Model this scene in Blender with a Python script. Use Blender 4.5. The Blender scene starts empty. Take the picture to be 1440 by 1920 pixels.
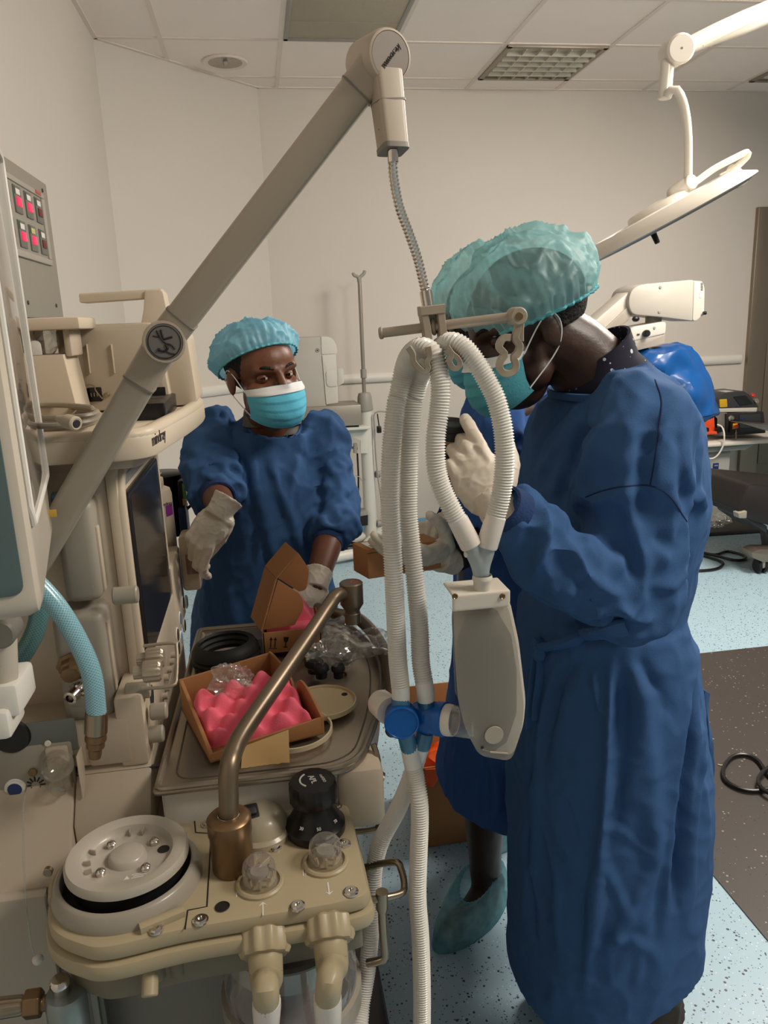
import bpy, bmesh, math, random
import numpy as np
from mathutils import Vector, Matrix, noise as mnoise
random.seed(7)
sc = bpy.context.scene
COL = sc.collection
# ------------------------------------------------------------------ camera
F = 1440.0; PITCH = math.radians(13.9); ROLL = math.radians(2.2); YAW = math.radians(8.7); CH = 1.46
fw = np.array([math.sin(YAW)*math.cos(PITCH), math.cos(YAW)*math.cos(PITCH), -math.sin(PITCH)])
_rt = np.array([math.cos(YAW), -math.sin(YAW), 0.0]); _up = np.cross(_rt, fw)
rt = math.cos(ROLL)*_rt-math.sin(ROLL)*_up; up = math.sin(ROLL)*_rt+math.cos(ROLL)*_up
cd = bpy.data.cameras.new('camera'); cam = bpy.data.objects.new('camera', cd); COL.objects.link(cam)
cam.matrix_world = Matrix(((rt[0], up[0], -fw[0], 0), (rt[1], up[1], -fw[1], 0), (rt[2], up[2], -fw[2], CH), (0, 0, 0, 1)))
cd.sensor_fit = 'VERTICAL'; cd.sensor_height = 36; cd.lens = F/1920*36; cd.clip_start = .02
sc.camera = cam
# ------------------------------------------------------------------ light and exposure
w = bpy.data.worlds.new('world'); sc.world = w; w.use_nodes = True
w.node_tree.nodes['Background'].inputs[0].default_value = (1.0, .93, .84, 1)
w.node_tree.nodes['Background'].inputs[1].default_value = .15
def area(name, loc, target, size, power, color, sy=None):
    l = bpy.data.lights.new(name, 'AREA'); l.energy = power; l.color = color; l.size = size
    if sy: l.shape = 'RECTANGLE'; l.size_y = sy
    o = bpy.data.objects.new(name, l); COL.objects.link(o); o.location = loc
    o.rotation_euler = (Vector(target)-Vector(loc)).to_track_quat('-Z', 'Y').to_euler()
    return o
area('theatre_light', (2.5, 2.6, 2.75), (1.8, 2.8, 0), .9, 66, (1, .91, .81))
area('rear_fill_light', (1.75, .35, 2.8), (.8, .9, .9), .8, 44, (1, .91, .8))  # unseen fill lamp, added to light the man's near side from the right
sp_ = bpy.data.lights.new('surgical_lamp_beam', 'SPOT'); sp_.energy = 38; sp_.color = (1, .9, .76); sp_.spot_size = 1.5; sp_.spot_blend = .6; sp_.shadow_soft_size = .2
so = bpy.data.objects.new('surgical_lamp_beam', sp_); COL.objects.link(so); so.location = (3.0, 1.9, 2.3)
so.rotation_euler = (Vector((1.6, 4.2, 2.3))-so.location).to_track_quat('-Z', 'Y').to_euler()
vs = sc.view_settings; vs.view_transform = 'Standard'; vs.look = 'None'; vs.exposure = 0.62; vs.gamma = 1.0; vs.use_curve_mapping = False
# ------------------------------------------------------------------ pixel -> place helpers
def ray(x, y): return fw+rt*(x-720)/F+up*(960-y)/F
_C = np.array([0, 0, CH])
def AZ(x, y, z): d = ray(x, y); return Vector(_C+d*(z-CH)/d[2])
def AY(x, y, Y): d = ray(x, y); return Vector(_C+d*Y/d[1])
def AX(x, y, X): d = ray(x, y); return Vector(_C+d*X/d[0])
# ------------------------------------------------------------------ materials
def lin(c):
    return tuple((v/255/12.92 if v/255 <= .04045 else ((v/255+.055)/1.055)**2.4) for v in c)
def mat(name, rgb, rough=.5, metal=0, var=.06, vscale=6, bump=0, bscale=60, alpha=1, trans=0, ior=1.45, sub=0, emit=None, es=0, coat=0, spec=.5):
    m = bpy.data.materials.new(name); m.use_nodes = True
    nt = m.node_tree; b = nt.nodes['Principled BSDF']
    c = lin(rgb)
    tc = nt.nodes.new('ShaderNodeTexCoord')
    n = nt.nodes.new('ShaderNodeTexNoise'); n.inputs['Scale'].default_value = vscale; n.inputs['Detail'].default_value = 4
    nt.links.new(tc.outputs['Object'], n.inputs['Vector'])
    mx = nt.nodes.new('ShaderNodeMix'); mx.data_type = 'RGBA'
    mx.inputs[6].default_value = tuple(v*(1-var) for v in c)+(1,); mx.inputs[7].default_value = tuple(min(1, v*(1+var)) for v in c)+(1,)
    nt.links.new(n.outputs['Fac'], mx.inputs[0]); nt.links.new(mx.outputs[2], b.inputs['Base Color'])
    b.inputs['Roughness'].default_value = rough; b.inputs['Metallic'].default_value = metal
    b.inputs['IOR'].default_value = ior; b.inputs['Alpha'].default_value = alpha
    b.inputs['Specular IOR Level'].default_value = spec
    if trans: b.inputs['Transmission Weight'].default_value = trans
    if coat: b.inputs['Coat Weight'].default_value = coat; b.inputs['Coat Roughness'].default_value = .1
    if sub:
        b.inputs['Subsurface Weight'].default_value = sub; b.inputs['Subsurface Scale'].default_value = .01
    if emit: b.inputs['Emission Color'].default_value = lin(emit)+(1,); b.inputs['Emission Strength'].default_value = es
    if bump:
        n2 = nt.nodes.new('ShaderNodeTexNoise'); n2.inputs['Scale'].default_value = bscale; n2.inputs['Detail'].default_value = 3
        nt.links.new(tc.outputs['Object'], n2.inputs['Vector'])
        bp = nt.nodes.new('ShaderNodeBump'); bp.inputs['Strength'].default_value = bump; bp.inputs['Distance'].default_value = .01
        nt.links.new(n2.outputs['Fac'], bp.inputs['Height']); nt.links.new(bp.outputs[0], b.inputs['Normal'])
    return m
def sheer(name, rgb, opacity=.6, rough=.6, trans_mix=.5, vscale=25, var=.1, streak=0):
    """thin see-through sheet: part transparent, part cloth that lets light through"""
    m = bpy.data.materials.new(name); m.use_nodes = True; nt = m.node_tree
    out = nt.nodes['Material Output']; nt.nodes.remove(nt.nodes['Principled BSDF'])
    c = lin(rgb)
    tc = nt.nodes.new('ShaderNodeTexCoord'); n = nt.nodes.new('ShaderNodeTexNoise'); n.inputs['Scale'].default_value = vscale; n.inputs['Detail'].default_value = 5
    nt.links.new(tc.outputs['Object'], n.inputs['Vector'])
    d = nt.nodes.new('ShaderNodeBsdfDiffuse'); t = nt.nodes.new('ShaderNodeBsdfTranslucent'); g = nt.nodes.new('ShaderNodeBsdfGlossy'); tr = nt.nodes.new('ShaderNodeBsdfTransparent')
    g.inputs['Roughness'].default_value = rough
    for q in (d, t): q.inputs[0].default_value = c+(1,)
    g.inputs[0].default_value = (1, 1, 1, 1); tr.inputs[0].default_value = tuple(.5+.5*v for v in c)+(1,)
    m1 = nt.nodes.new('ShaderNodeMixShader'); m1.inputs[0].default_value = trans_mix
    nt.links.new(d.outputs[0], m1.inputs[1]); nt.links.new(t.outputs[0], m1.inputs[2])
    m2 = nt.nodes.new('ShaderNodeMixShader'); m2.inputs[0].default_value = .08
    nt.links.new(m1.outputs[0], m2.inputs[1]); nt.links.new(g.outputs[0], m2.inputs[2])
    mr = nt.nodes.new('ShaderNodeMapRange'); mr.inputs[3].default_value = max(0, opacity-var); mr.inputs[4].default_value = min(1, opacity+var)
    mr.inputs[1].default_value = .3; mr.inputs[2].default_value = .7
    nt.links.new(n.outputs['Fac'], mr.inputs[0])
    m3 = nt.nodes.new('ShaderNodeMixShader'); nt.links.new(mr.outputs[0], m3.inputs[0])
    nt.links.new(tr.outputs[0], m3.inputs[1]); nt.links.new(m2.outputs[0], m3.inputs[2]); nt.links.new(m3.outputs[0], out.inputs[0])
    return m
def clearfilm(name, gl=.12, tint=(255, 255, 255), rough=.05):
    """clear plastic: see-through with glossy glints"""
    m = bpy.data.materials.new(name); m.use_nodes = True; nt = m.node_tree
    out = nt.nodes['Material Output']; nt.nodes.remove(nt.nodes['Principled BSDF'])
    tr = nt.nodes.new('ShaderNodeBsdfTransparent'); tr.inputs[0].default_value = lin(tint)+(1,)
    g = nt.nodes.new('ShaderNodeBsdfGlossy'); g.inputs['Roughness'].default_value = rough
    d = nt.nodes.new('ShaderNodeBsdfDiffuse'); d.inputs[0].default_value = (.7, .68, .64, 1)
    lw = nt.nodes.new('ShaderNodeLayerWeight'); lw.inputs[0].default_value = .35
    mr = nt.nodes.new('ShaderNodeMapRange'); mr.inputs[3].default_value = gl; mr.inputs[4].default_value = .75
    nt.links.new(lw.outputs['Facing'], mr.inputs[0])
    m0 = nt.nodes.new('ShaderNodeMixShader'); m0.inputs[0].default_value = .35
    nt.links.new(g.outputs[0], m0.inputs[1]); nt.links.new(d.outputs[0], m0.inputs[2])
    mx = nt.nodes.new('ShaderNodeMixShader'); nt.links.new(mr.outputs[0], mx.inputs[0]); nt.links.new(tr.outputs[0], mx.inputs[1]); nt.links.new(m0.outputs[0], mx.inputs[2])
    nt.links.new(mx.outputs[0], out.inputs[0])
    return m
def speckle(m, dots, scale, thr):
    """scatter small flecks over a material's base colour"""
    nt = m.node_tree; b = nt.nodes['Principled BSDF']
    src = b.inputs['Base Color'].links[0].from_socket
    tc = [n for n in nt.nodes if n.type == 'TEX_COORD'][0]
    for k, (rgb, s, t) in enumerate(dots):
        v = nt.nodes.new('ShaderNodeTexVoronoi'); v.inputs['Scale'].default_value = s; v.inputs['Randomness'].default_value = 1
        nt.links.new(tc.outputs['Object'], v.inputs['Vector'])
        # only some of the cells carry a fleck
        sep = nt.nodes.new('ShaderNodeSeparateColor'); nt.links.new(v.outputs['Color'], sep.inputs[0])
        a = nt.nodes.new('ShaderNodeMath'); a.operation = 'MULTIPLY'; a.inputs[1].default_value = t; nt.links.new(sep.outputs[k % 3], a.inputs[0])
        l = nt.nodes.new('ShaderNodeMath'); l.operation = 'LESS_THAN'; nt.links.new(v.outputs['Distance'], l.inputs[0]); nt.links.new(a.outputs[0], l.inputs[1])
        g = nt.nodes.new('ShaderNodeMath'); g.operation = 'GREATER_THAN'; g.inputs[1].default_value = thr; nt.links.new(sep.outputs[(k+1) % 3], g.inputs[0])
        mu = nt.nodes.new('ShaderNodeMath'); mu.operation = 'MULTIPLY'; nt.links.new(l.outputs[0], mu.inputs[0]); nt.links.new(g.outputs[0], mu.inputs[1])
        mx = nt.nodes.new('ShaderNodeMix'); mx.data_type = 'RGBA'; mx.inputs[7].default_value = lin(rgb)+(1,)
        nt.links.new(mu.outputs[0], mx.inputs[0]); nt.links.new(src, mx.inputs[6]); src = mx.outputs[2]
    nt.links.new(src, b.inputs['Base Color'])
    return m
WALL = mat('wall_paint', (206, 199, 190), .55, var=.015, bump=.02, bscale=200)
CEIL = mat('ceiling_tile', (246, 234, 226), .8, var=.02, bump=.05, bscale=300)
GRID = mat('ceiling_grid', (228, 216, 206), .5)
RAILM = mat('rail_vinyl', (216, 212, 203), .35)
FLOOR = speckle(mat('floor_vinyl', (162, 190, 203), .38, var=.03, vscale=1.2), [((52, 62, 76), 95, .36), ((80, 94, 108), 150, .36), ((212, 222, 228), 120, .2)], 70, .5)
MATV = speckle(mat('dark_vinyl', (66, 60, 56), .45, var=.08, vscale=2), [((150, 140, 128), 75, .25), ((30, 27, 25), 110, .35)], 70, .5)
STEEL = mat('brushed_steel', (150, 138, 122), .38, .85, var=.1, vscale=3)
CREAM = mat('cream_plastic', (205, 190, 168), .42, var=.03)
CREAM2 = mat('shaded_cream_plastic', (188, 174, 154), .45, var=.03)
GREYP = mat('grey_plastic', (148, 145, 138), .45, var=.03)
MIDG = mat('mid_grey_plastic', (120, 120, 116), .45)
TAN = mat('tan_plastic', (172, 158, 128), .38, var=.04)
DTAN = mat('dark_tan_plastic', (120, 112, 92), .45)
CHROME = mat('chrome', (215, 208, 200), .14, 1, var=.02)
NICK = mat('nickel', (160, 146, 126), .3, .95, var=.06)
BRASS = mat('brass', (132, 106, 78), .34, .75, var=.08)
BRONZE = mat('bronze_tube', (128, 112, 92), .36, .7, var=.06)
BLACK = mat('black_plastic', (22, 21, 21), .35, var=.1)
RUBBER = mat('black_rubber', (20, 20, 21), .6, var=.15)
DKG = mat('dark_grey_plastic', (52, 52, 54), .45)
WHITEP = mat('white_plastic', (225, 221, 212), .4, var=.02)
LABEL = mat('paper_label', (232, 230, 224), .6)
INK = mat('printed_ink', (58, 54, 50), .6)
DINK = mat('black_ink', (32, 27, 24), .6)
WINK = mat('white_ink', (225, 222, 215), .5)
CARD = mat('cardboard', (168, 118, 74), .8, var=.06, vscale=14, bump=.05, bscale=150)
CARDD = mat('cardboard_inside', (160, 108, 66), .8, var=.06)
PINK = mat('pink_foam', (255, 112, 134), .85, var=.06, vscale=40, bump=.15, bscale=400, sub=.2)
HOSEM = mat('corrugated_hose_plastic', (226, 223, 216), .3, var=.02)
LUNG = mat('frosted_white_plastic', (214, 207, 194), .35, var=.02, sub=.25)
BLUEP = mat('blue_filter_plastic', (6, 88, 168), .3, var=.05)
BLUEC = sheer('blue_translucent_plastic', (74, 150, 190), .8, .3, .4)
CLEAR = clearfilm('clear_plastic')
FILM = clearfilm('clear_bag_film', .1, (250, 250, 248), .12)
GLASS = clearfilm('clear_dome', .1, (245, 242, 236), .03)
GOWN = mat('blue_gown_cloth', (58, 91, 136), .85, var=.07, vscale=30, bump=.12, bscale=500, spec=.2)
GOWN2 = mat('deep_blue_gown_cloth', (56, 92, 152), .85, var=.07, vscale=30, bump=.12, bscale=500, spec=.2)
CUFF = mat('navy_knit_cuff', (30, 56, 100), .9, bump=.3, bscale=300)
GLOVE = mat('latex_glove', (214, 204, 188), .45, var=.04, vscale=20, bump=.1, bscale=60, sub=.15)
SKIN = mat('dark_skin', (108, 66, 45), .42, var=.12, vscale=18, bump=.05, bscale=200, sub=.08)
SKIN2 = mat('deep_brown_skin', (58, 38, 28), .42, var=.12, vscale=18, bump=.05, bscale=200, sub=.05)
HAIR = mat('black_hair', (20, 17, 16), .75, bump=.8, bscale=160)
CAPM = sheer('bouffant_cap_sheer', (150, 222, 246), .86, .55, .5, 30, .08)
CAPM2 = sheer('bouffant_cap_thin', (176, 224, 226), .56, .5, .45, 14, .16)
MASKB = mat('mask_blue', (92, 186, 214), .8, var=.05, bump=.1, bscale=300)
MASKT = mat('mask_teal', (84, 168, 184), .8, var=.05, bump=.1, bscale=300)
MASKW = mat('mask_white', (226, 226, 226), .8)
SHOEC = sheer('shoe_cover_sheer', (150, 206, 214), .5, .5, .4, 30, .15)
TRAYM = mat('steel_tray', (165, 154, 138), .3, .75, var=.12, vscale=8)
# ------------------------------------------------------------------ mesh builder
ORG = {}
def rotm(rx=0, ry=0, rz=0):
    return Matrix.Rotation(math.radians(rz), 4, 'Z') @ Matrix.Rotation(math.radians(ry), 4, 'Y') @ Matrix.Rotation(math.radians(rx), 4, 'X')
def frame(o, x, y, z=None):
    x = Vector(x).normalized(); y = Vector(y); y = (y-x*y.dot(x)).normalized(); z = x.cross(y)
    return Matrix(((x.x, y.x, z.x, o[0]), (x.y, y.y, z.y, o[1]), (x.z, y.z, z.z, o[2]), (0, 0, 0, 1)))
def axis_frame(o, d):
    d = Vector(d).normalized(); a = Vector((0, 0, 1)) if abs(d.z) < .9 else Vector((1, 0, 0))
    x = a.cross(d).normalized(); y = d.cross(x)
    return Matrix(((x.x, y.x, d.x, o[0]), (x.y, y.y, d.y, o[1]), (x.z, y.z, d.z, o[2]), (0, 0, 0, 1)))
def spline(pts, step=None, n=None, closed=False, lin=False):
    P = [np.array(p, float) for p in pts]; m = len(P); out = []
    segs = m if closed else m-1
    for i in range(segs):
        if closed: a, b, c, d = P[i-1], P[i], P[(i+1) % m], P[(i+2) % m]
        else:
            b, c = P[i], P[i+1]; a = P[i-1] if i else 2*b-c; d = P[i+2] if i+2 < m else 2*c-b
        for k in range(24):
            t = k/24
            if lin: out.append(b*(1-t)+c*t); continue
            out.append(.5*((2*b)+(-a+c)*t+(2*a-5*b+4*c-d)*t*t+(-a+3*b-3*c+d)*t**3))
    out.append(P[0] if closed else P[-1]); out = np.array(out)
    L = np.concatenate([[0], np.cumsum(np.linalg.norm(np.diff(out, axis=0), axis=1))])
    if n is None: n = max(3, int(L[-1]/step)+1)
    s = np.linspace(0, L[-1], n)
    R = np.stack([np.interp(s, L, out[:, k]) for k in range(out.shape[1])], 1)
    return R[:-1] if closed else R
def frames(P, up0=None):
    P = np.array(P); T = np.gradient(P, axis=0); T /= np.linalg.norm(T, axis=1)[:, None]+1e-12
    a = np.array(up0 if up0 is not None else ([0, 0, 1] if abs(T[0][2]) < .9 else [1, 0, 0]), float)
    N = []; u = np.cross(a, T[0]); u /= np.linalg.norm(u)
    for t in T:
        u = u-t*np.dot(u, t); u /= np.linalg.norm(u); N.append(u)
    N = np.array(N); return T, N, np.cross(T, N)
def roundpoly(pts, r=.01, n=5):
    """2D polygon with rounded corners; a point may carry its own radius"""
    out = []; m = len(pts)
    for i in range(m):
        p = Vector(pts[i][:2]); a = Vector(pts[i-1][:2]); b = Vector(pts[(i+1) % m][:2])
        rr = pts[i][2] if len(pts[i]) > 2 else r
        da = (a-p); db = (b-p); la = min(rr, da.length*.49); lb = min(rr, db.length*.49)
        if rr <= 0: out.append(tuple(p)); continue
        A = p+da.normalized()*la; B = p+db.normalized()*lb
        for k in range(n+1):
            t = k/n; q = A*(1-t)**2+p*2*t*(1-t)+B*t*t; out.append(tuple(q))
    return out
class MB:
    def __init__(s): s.v = []; s.f = []; s.m = []; s.X = None; s.k = 0
    def add(s, vs, fs):
        o = len(s.v)
        if s.X is not None: vs = [s.X @ Vector(v) for v in vs]
        s.v += [tuple(v) for v in vs]; s.f += [tuple(i+o for i in f) for f in fs]; s.m += [s.k]*len(fs); return s
    def bm(s, b):
        b.verts.index_update(); s.add([v.co.copy() for v in b.verts], [[v.index for v in f.verts] for f in b.faces]); b.free(); return s
    def box(s, c, size, bev=.003, R=None, seg=2):
        b = bmesh.new(); bmesh.ops.create_cube(b, size=1)
        for v in b.verts: v.co = Vector((v.co.x*size[0], v.co.y*size[1], v.co.z*size[2]))
        bev = min(bev, min(size)*.45)
        if bev > 0: bmesh.ops.bevel(b, geom=b.edges[:], offset=bev, segments=seg, profile=.5, affect='EDGES')
        if R is not None: b.transform(R if len(R) == 4 else R.to_4x4())
        b.transform(Matrix.Translation(c)); return s.bm(b)
    def bb(s, lo, hi, bev=.003, seg=2):
        return s.box([(a+b)/2 for a, b in zip(lo, hi)], [abs(b-a) for a, b in zip(lo, hi)], bev, None, seg)
    def tube(s, P, r, n=14, cap=True, closed=False, sq=None, up0=None):
        P = np.array([tuple(p) for p in P], float); T, N, B = frames(P, up0)
        if closed:
            Q = np.concatenate([P[-1:], P, P[:1]]); T = (Q[2:]-Q[:-2]); T /= np.linalg.norm(T, axis=1)[:, None]
            u = N[0]; L = []
            for t in T: u = u-t*np.dot(u, t); u /= np.linalg.norm(u); L.append(u)
            N = np.array(L); B = np.cross(T, N)
        r = np.broadcast_to(np.array(r, float), (len(P),)); m = len(P)
        vs = []
        for i in range(m):
            for k in range(n):
                a = 2*math.pi*k/n; ca, sa = math.cos(a), math.sin(a)
                if sq: # superellipse cross-section (w,h scale, exponent)
                    e = sq[2]; q = (abs(ca)**e+abs(sa)**e)**(-1/e); x, y = ca*q*sq[0], sa*q*sq[1]
                else: x, y = ca, sa
                vs.append(P[i]+r[i]*(N[i]*x+B[i]*y))
        fs = [(i*n+k, i*n+(k+1) % n, (i+1)*n+(k+1) % n, (i+1)*n+k) for i in range(m-1) for k in range(n)]
        if closed: fs += [((m-1)*n+k, (m-1)*n+(k+1) % n, (k+1) % n, k) for k in range(n)]
        elif cap: fs += [tuple(range(n-1, -1, -1)), tuple((m-1)*n+k for k in range(n))]
        return s.add([Vector(v) for v in vs], fs)
    def cyl(s, p0, p1, r0, r1=None, n=24, bev=.15):
        p0 = Vector(p0); p1 = Vector(p1); r1 = r0 if r1 is None else r1; L = (p1-p0).length
        e = min(bev*min(r0, r1), L*.3)
        return s.lathe([(0, 0), (max(r0-e, 0), 0), (r0, e), (r1, L-e), (max(r1-e, 0), L), (0, L)], p0, p1-p0, n)
    def lathe(s, prof, o, ax=(0, 0, 1), n=32, flute=None):
        X = axis_frame(o, ax); vs = []; idx = []
        for (r, z) in prof:
            if r <= 1e-7: idx.append([len(vs)]); vs.append(X @ Vector((0, 0, z)))
            else:
                idx.append(list(range(len(vs), len(vs)+n)))
                for k in range(n):
                    q = r*(1+(flute[1]*math.cos(flute[0]*2*math.pi*k/n) if flute else 0))
                    vs.append(X @ Vector((q*math.cos(2*math.pi*k/n), q*math.sin(2*math.pi*k/n), z)))
        fs = []
        for a, b in zip(idx[:-1], idx[1:]):
            if len(a) == 1 and len(b) == 1: continue
            for k in range(n):
                k2 = (k+1) % n
                if len(a) == 1: fs.append((a[0], b[k2], b[k]))
                elif len(b) == 1: fs.append((a[k], a[k2], b[0]))
                else: fs.append((a[k], a[k2], b[k2], b[k]))
        return s.add(vs, fs)
    def prism(s, poly, X, depth, bev=.002):
        """2D outline in the XY plane of frame X, raised along its Z"""
        b = bmesh.new(); n = len(poly)
        lo = [b.verts.new((p[0], p[1], 0)) for p in poly]; hi = [b.verts.new((p[0], p[1], depth)) for p in poly]
        b.faces.new(lo[::-1]); top = b.faces.new(hi)
        for i in range(n): b.faces.new((lo[i], lo[(i+1) % n], hi[(i+1) % n], hi[i]))
        bmesh.ops.recalc_face_normals(b, faces=b.faces[:])
        if bev > 0:
            ed = [e for e in b.edges if abs(e.verts[0].co.z-e.verts[1].co.z) < 1e-9]
            bmesh.ops.bevel(b, geom=ed, offset=bev, segments=2, profile=.5, affect='EDGES', clamp_overlap=True)
        b.transform(X); return s.bm(b)
    def ell(s, c, r, R=None, n=24, m=14):
        vs = []; R = R if R is not None else Matrix.Identity(4); r = (r, r, r) if isinstance(r, (int, float)) else r
        for i in range(m+1):
            th = math.pi*i/m
            for k in range(n):
                ph = 2*math.pi*k/n
                vs.append(R @ Vector((r[0]*math.sin(th)*math.cos(ph), r[1]*math.sin(th)*math.sin(ph), r[2]*math.cos(th)))+Vector(c))
        fs = [(i*n+k, (i+1)*n+k, (i+1)*n+(k+1) % n, i*n+(k+1) % n) for i in range(m) for k in range(n)]
        b = bmesh.new(); bv = [b.verts.new(v) for v in vs]
        for f in fs: b.faces.new([bv[i] for i in f])
        bmesh.ops.remove_doubles(b, verts=b.verts[:], dist=1e-6); return s.bm(b)
    def loft(s, rings, cap=True, closed=True):
        m = len(rings); n = len(rings[0]); vs = [Vector(p) for r in rings for p in r]
        kk = n if closed else n-1
        fs = [(i*n+k, i*n+(k+1) % n, (i+1)*n+(k+1) % n, (i+1)*n+k) for i in range(m-1) for k in range(kk)]
        if cap and closed: fs += [tuple(range(n-1, -1, -1)), tuple((m-1)*n+k for k in range(n))]
        return s.add(vs, fs)
    def cap2(s, a, b, ra, rb, n=16):
        """tapered capsule (limb piece)"""
        a = Vector(a); b = Vector(b); d = b-a; L = d.length; pr = []
        for k in range(7): t = math.pi/2*k/6; pr.append((ra*math.sin(t), -ra*math.cos(t)))
        for k in range(7): t = math.pi/2*k/6; pr.append((rb*math.cos(t), L+rb*math.sin(t)))
        return s.lathe(pr, a, d, n)
    def chain(s, P, r, n=16):
        for i in range(len(P)-1): s.cap2(P[i], P[i+1], r[i], r[i+1], n)
        return s
    def text(s, body, size, X, ext=.0004, align='CENTER'):
        c = bpy.data.curves.new('t', 'FONT'); c.body = body; c.size = size; c.extrude = ext; c.align_x = align; c.align_y = 'CENTER'; c.resolution_u = 3
        o = bpy.data.objects.new('t', c); COL.objects.link(o); dg = bpy.context.evaluated_depsgraph_get(); dg.update()
        me = bpy.data.meshes.new_from_object(o.evaluated_get(dg))
        s.add([X @ v.co for v in me.vertices], [tuple(p.vertices) for p in me.polygons])
        bpy.data.objects.remove(o); bpy.data.curves.remove(c); bpy.data.meshes.remove(me); return s
    def remesh(s, vox, smooth=0, fac=.5):
        me = bpy.data.meshes.new('r'); me.from_pydata([tuple(v) for v in s.v], [], s.f)
        b = bmesh.new(); b.from_mesh(me); bmesh.ops.recalc_face_normals(b, faces=b.faces[:]); b.to_mesh(me); b.free()
        o = bpy.data.objects.new('r', me); COL.objects.link(o)
        md = o.modifiers.new('r', 'REMESH'); md.mode = 'VOXEL'; md.voxel_size = vox; md.adaptivity = 0
        if smooth: m2 = o.modifiers.new('s', 'SMOOTH'); m2.iterations = smooth; m2.factor = fac
        dg = bpy.context.evaluated_depsgraph_get(); dg.update(); ev = bpy.data.meshes.new_from_object(o.evaluated_get(dg))
        s.v = [tuple(v.co) for v in ev.vertices]; s.f = [tuple(p.vertices) for p in ev.polygons]; s.m = [0]*len(s.f)
        bpy.data.objects.remove(o); bpy.data.meshes.remove(me); bpy.data.meshes.remove(ev); return s
    def normals(s):
        me = bpy.data.meshes.new('n'); me.from_pydata(s.v, [], s.f); me.update()
        N = np.empty(len(s.v)*3); me.vertices.foreach_get('normal', N); bpy.data.meshes.remove(me); return N.reshape(-1, 3)
    def displace(s, fn):
        """fn(P,N) -> height along the normal"""
        P = np.array(s.v); N = s.normals(); P = P+N*fn(P, N)[:, None]; s.v = [tuple(p) for p in P]; return s
    def build(s, name, mats, parent=None, angle=42, smooth=True, org=None):
        me = bpy.data.meshes.new(name)
        if parent is not None: o0 = ORG[parent.name]
        elif org is not None: o0 = Vector(org)
        else:
            P = np.array(s.v); o0 = Vector(((P[:, 0].min()+P[:, 0].max())/2, (P[:, 1].min()+P[:, 1].max())/2, P[:, 2].min()))
        me.from_pydata([(v[0]-o0[0], v[1]-o0[1], v[2]-o0[2]) for v in s.v], [], s.f)
        mats = mats if isinstance(mats, (list, tuple)) else [mats]
        for m in mats: me.materials.append(m)
        if len(mats) > 1: me.polygons.foreach_set('material_index', s.m)
        b = bmesh.new(); b.from_mesh(me); bmesh.ops.recalc_face_normals(b, faces=b.faces[:]); b.to_mesh(me); b.free()
        if smooth:
            me.polygons.foreach_set('use_smooth', [True]*len(me.polygons)); me.set_sharp_from_angle(angle=math.radians(angle))
        me.update(); o = bpy.data.objects.new(name, me); COL.objects.link(o)
        if parent is not None: o.parent = parent; ORG[o.name] = o0
        else: o.location = o0; ORG[o.name] = o0
        return o
def thing(name, label, cat, loc=(0, 0, 0), group=None):
    o = bpy.data.objects.new(name, None); COL.objects.link(o); o.location = loc; o.empty_display_size = .05
    o['label'] = label; o['category'] = cat
    if group: o['group'] = group
    ORG[o.name] = Vector(loc); return o
def tag(o, label, cat, group=None):
    o['label'] = label; o['category'] = cat
    if group: o['group'] = group
    return o
def struct(mb, name, m, **k):
    o = mb.build(name, m, **k); o['kind'] = 'structure'; return o
def copy_tree(o, parent=None):
    c = o.copy(); COL.objects.link(c); ORG[c.name] = ORG[o.name]
    if parent: c.parent = parent
    for ch in list(o.children): copy_tree(ch, c)
    return c
def hose_mesh(pts, r0, pitch=.0034, amp=.0011, n=18, smooth_ends=0):
    P = spline(pts, step=pitch/4); i = np.arange(len(P)); r = r0+amp*np.cos(i*math.pi/2)
    if smooth_ends:
        k = int(smooth_ends/(pitch/4)); r[:k] = r0+amp*.6; r[-k:] = r0+amp*.6
    return MB().tube(P, r, n)
# ================================================================== setting
H = 2.88; WY = 5.24; LX = -.69
b = MB(); b.bb((LX-1.5, -3.0, -.06), (5.5, WY+.3, 0), 0); struct(b, 'floor', FLOOR, org=(0, 0, 0))
b = MB(); b.prism([(LX, -3), (5.5, -3), (5.5, WY), (.117, WY), (LX, 4.43)], Matrix.Translation((0, 0, H)), .05, 0); struct(b, 'ceiling', CEIL, org=(0, 0, H))
b = MB(); b.bb((.1, WY, 0), (3.53, WY+.1, H), 0); b.bb((3.53, WY, 2.12), (5.5, WY+.1, H), 0); struct(b, 'wall_back', WALL)
b = MB(); b.bb((LX-.1, -3, 0), (LX, 4.45, H), 0); struct(b, 'wall_left', WALL)
X = frame((LX, 4.43, 0), (.807, .81, 0), (-.81, .807, 0)); b = MB(); b.prism([(-.05, 0), (1.18, 0), (1.18, .1), (-.05, .1)], X, H, 0); struct(b, 'wall_corner', WALL)
# ceiling grid bars and wall angle
b = MB()
for k in range(-2, 10):
    x = .235+.6*k
    if LX < x < 5.4:
        y1 = WY if x > .12 else 4.43+(x-LX)*1.0
        b.bb((x-.012, -3, H-.004), (x+.012, y1, H), 0)
for k in range(-2, 13):
    y = 5.025-.61*k
    x0 = LX if y < 4.43 else LX+(y-4.43)
    b.bb((x0, y-.012, H-.0045), (5.5, y+.012, H), 0)
b.bb((.117, WY-.022, H-.006), (5.5, WY, H), 0); b.bb((LX, -3, H-.006), (LX+.022, 4.43, H), 0)
b.prism([(0, -.022), (1.14, -.022), (1.14, 0), (0, 0)], frame((LX, 4.43, H-.006), (.807, .81, 0), (-.81, .807, 0)), .006, 0)
struct(b, 'trim_1', GRID)
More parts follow.
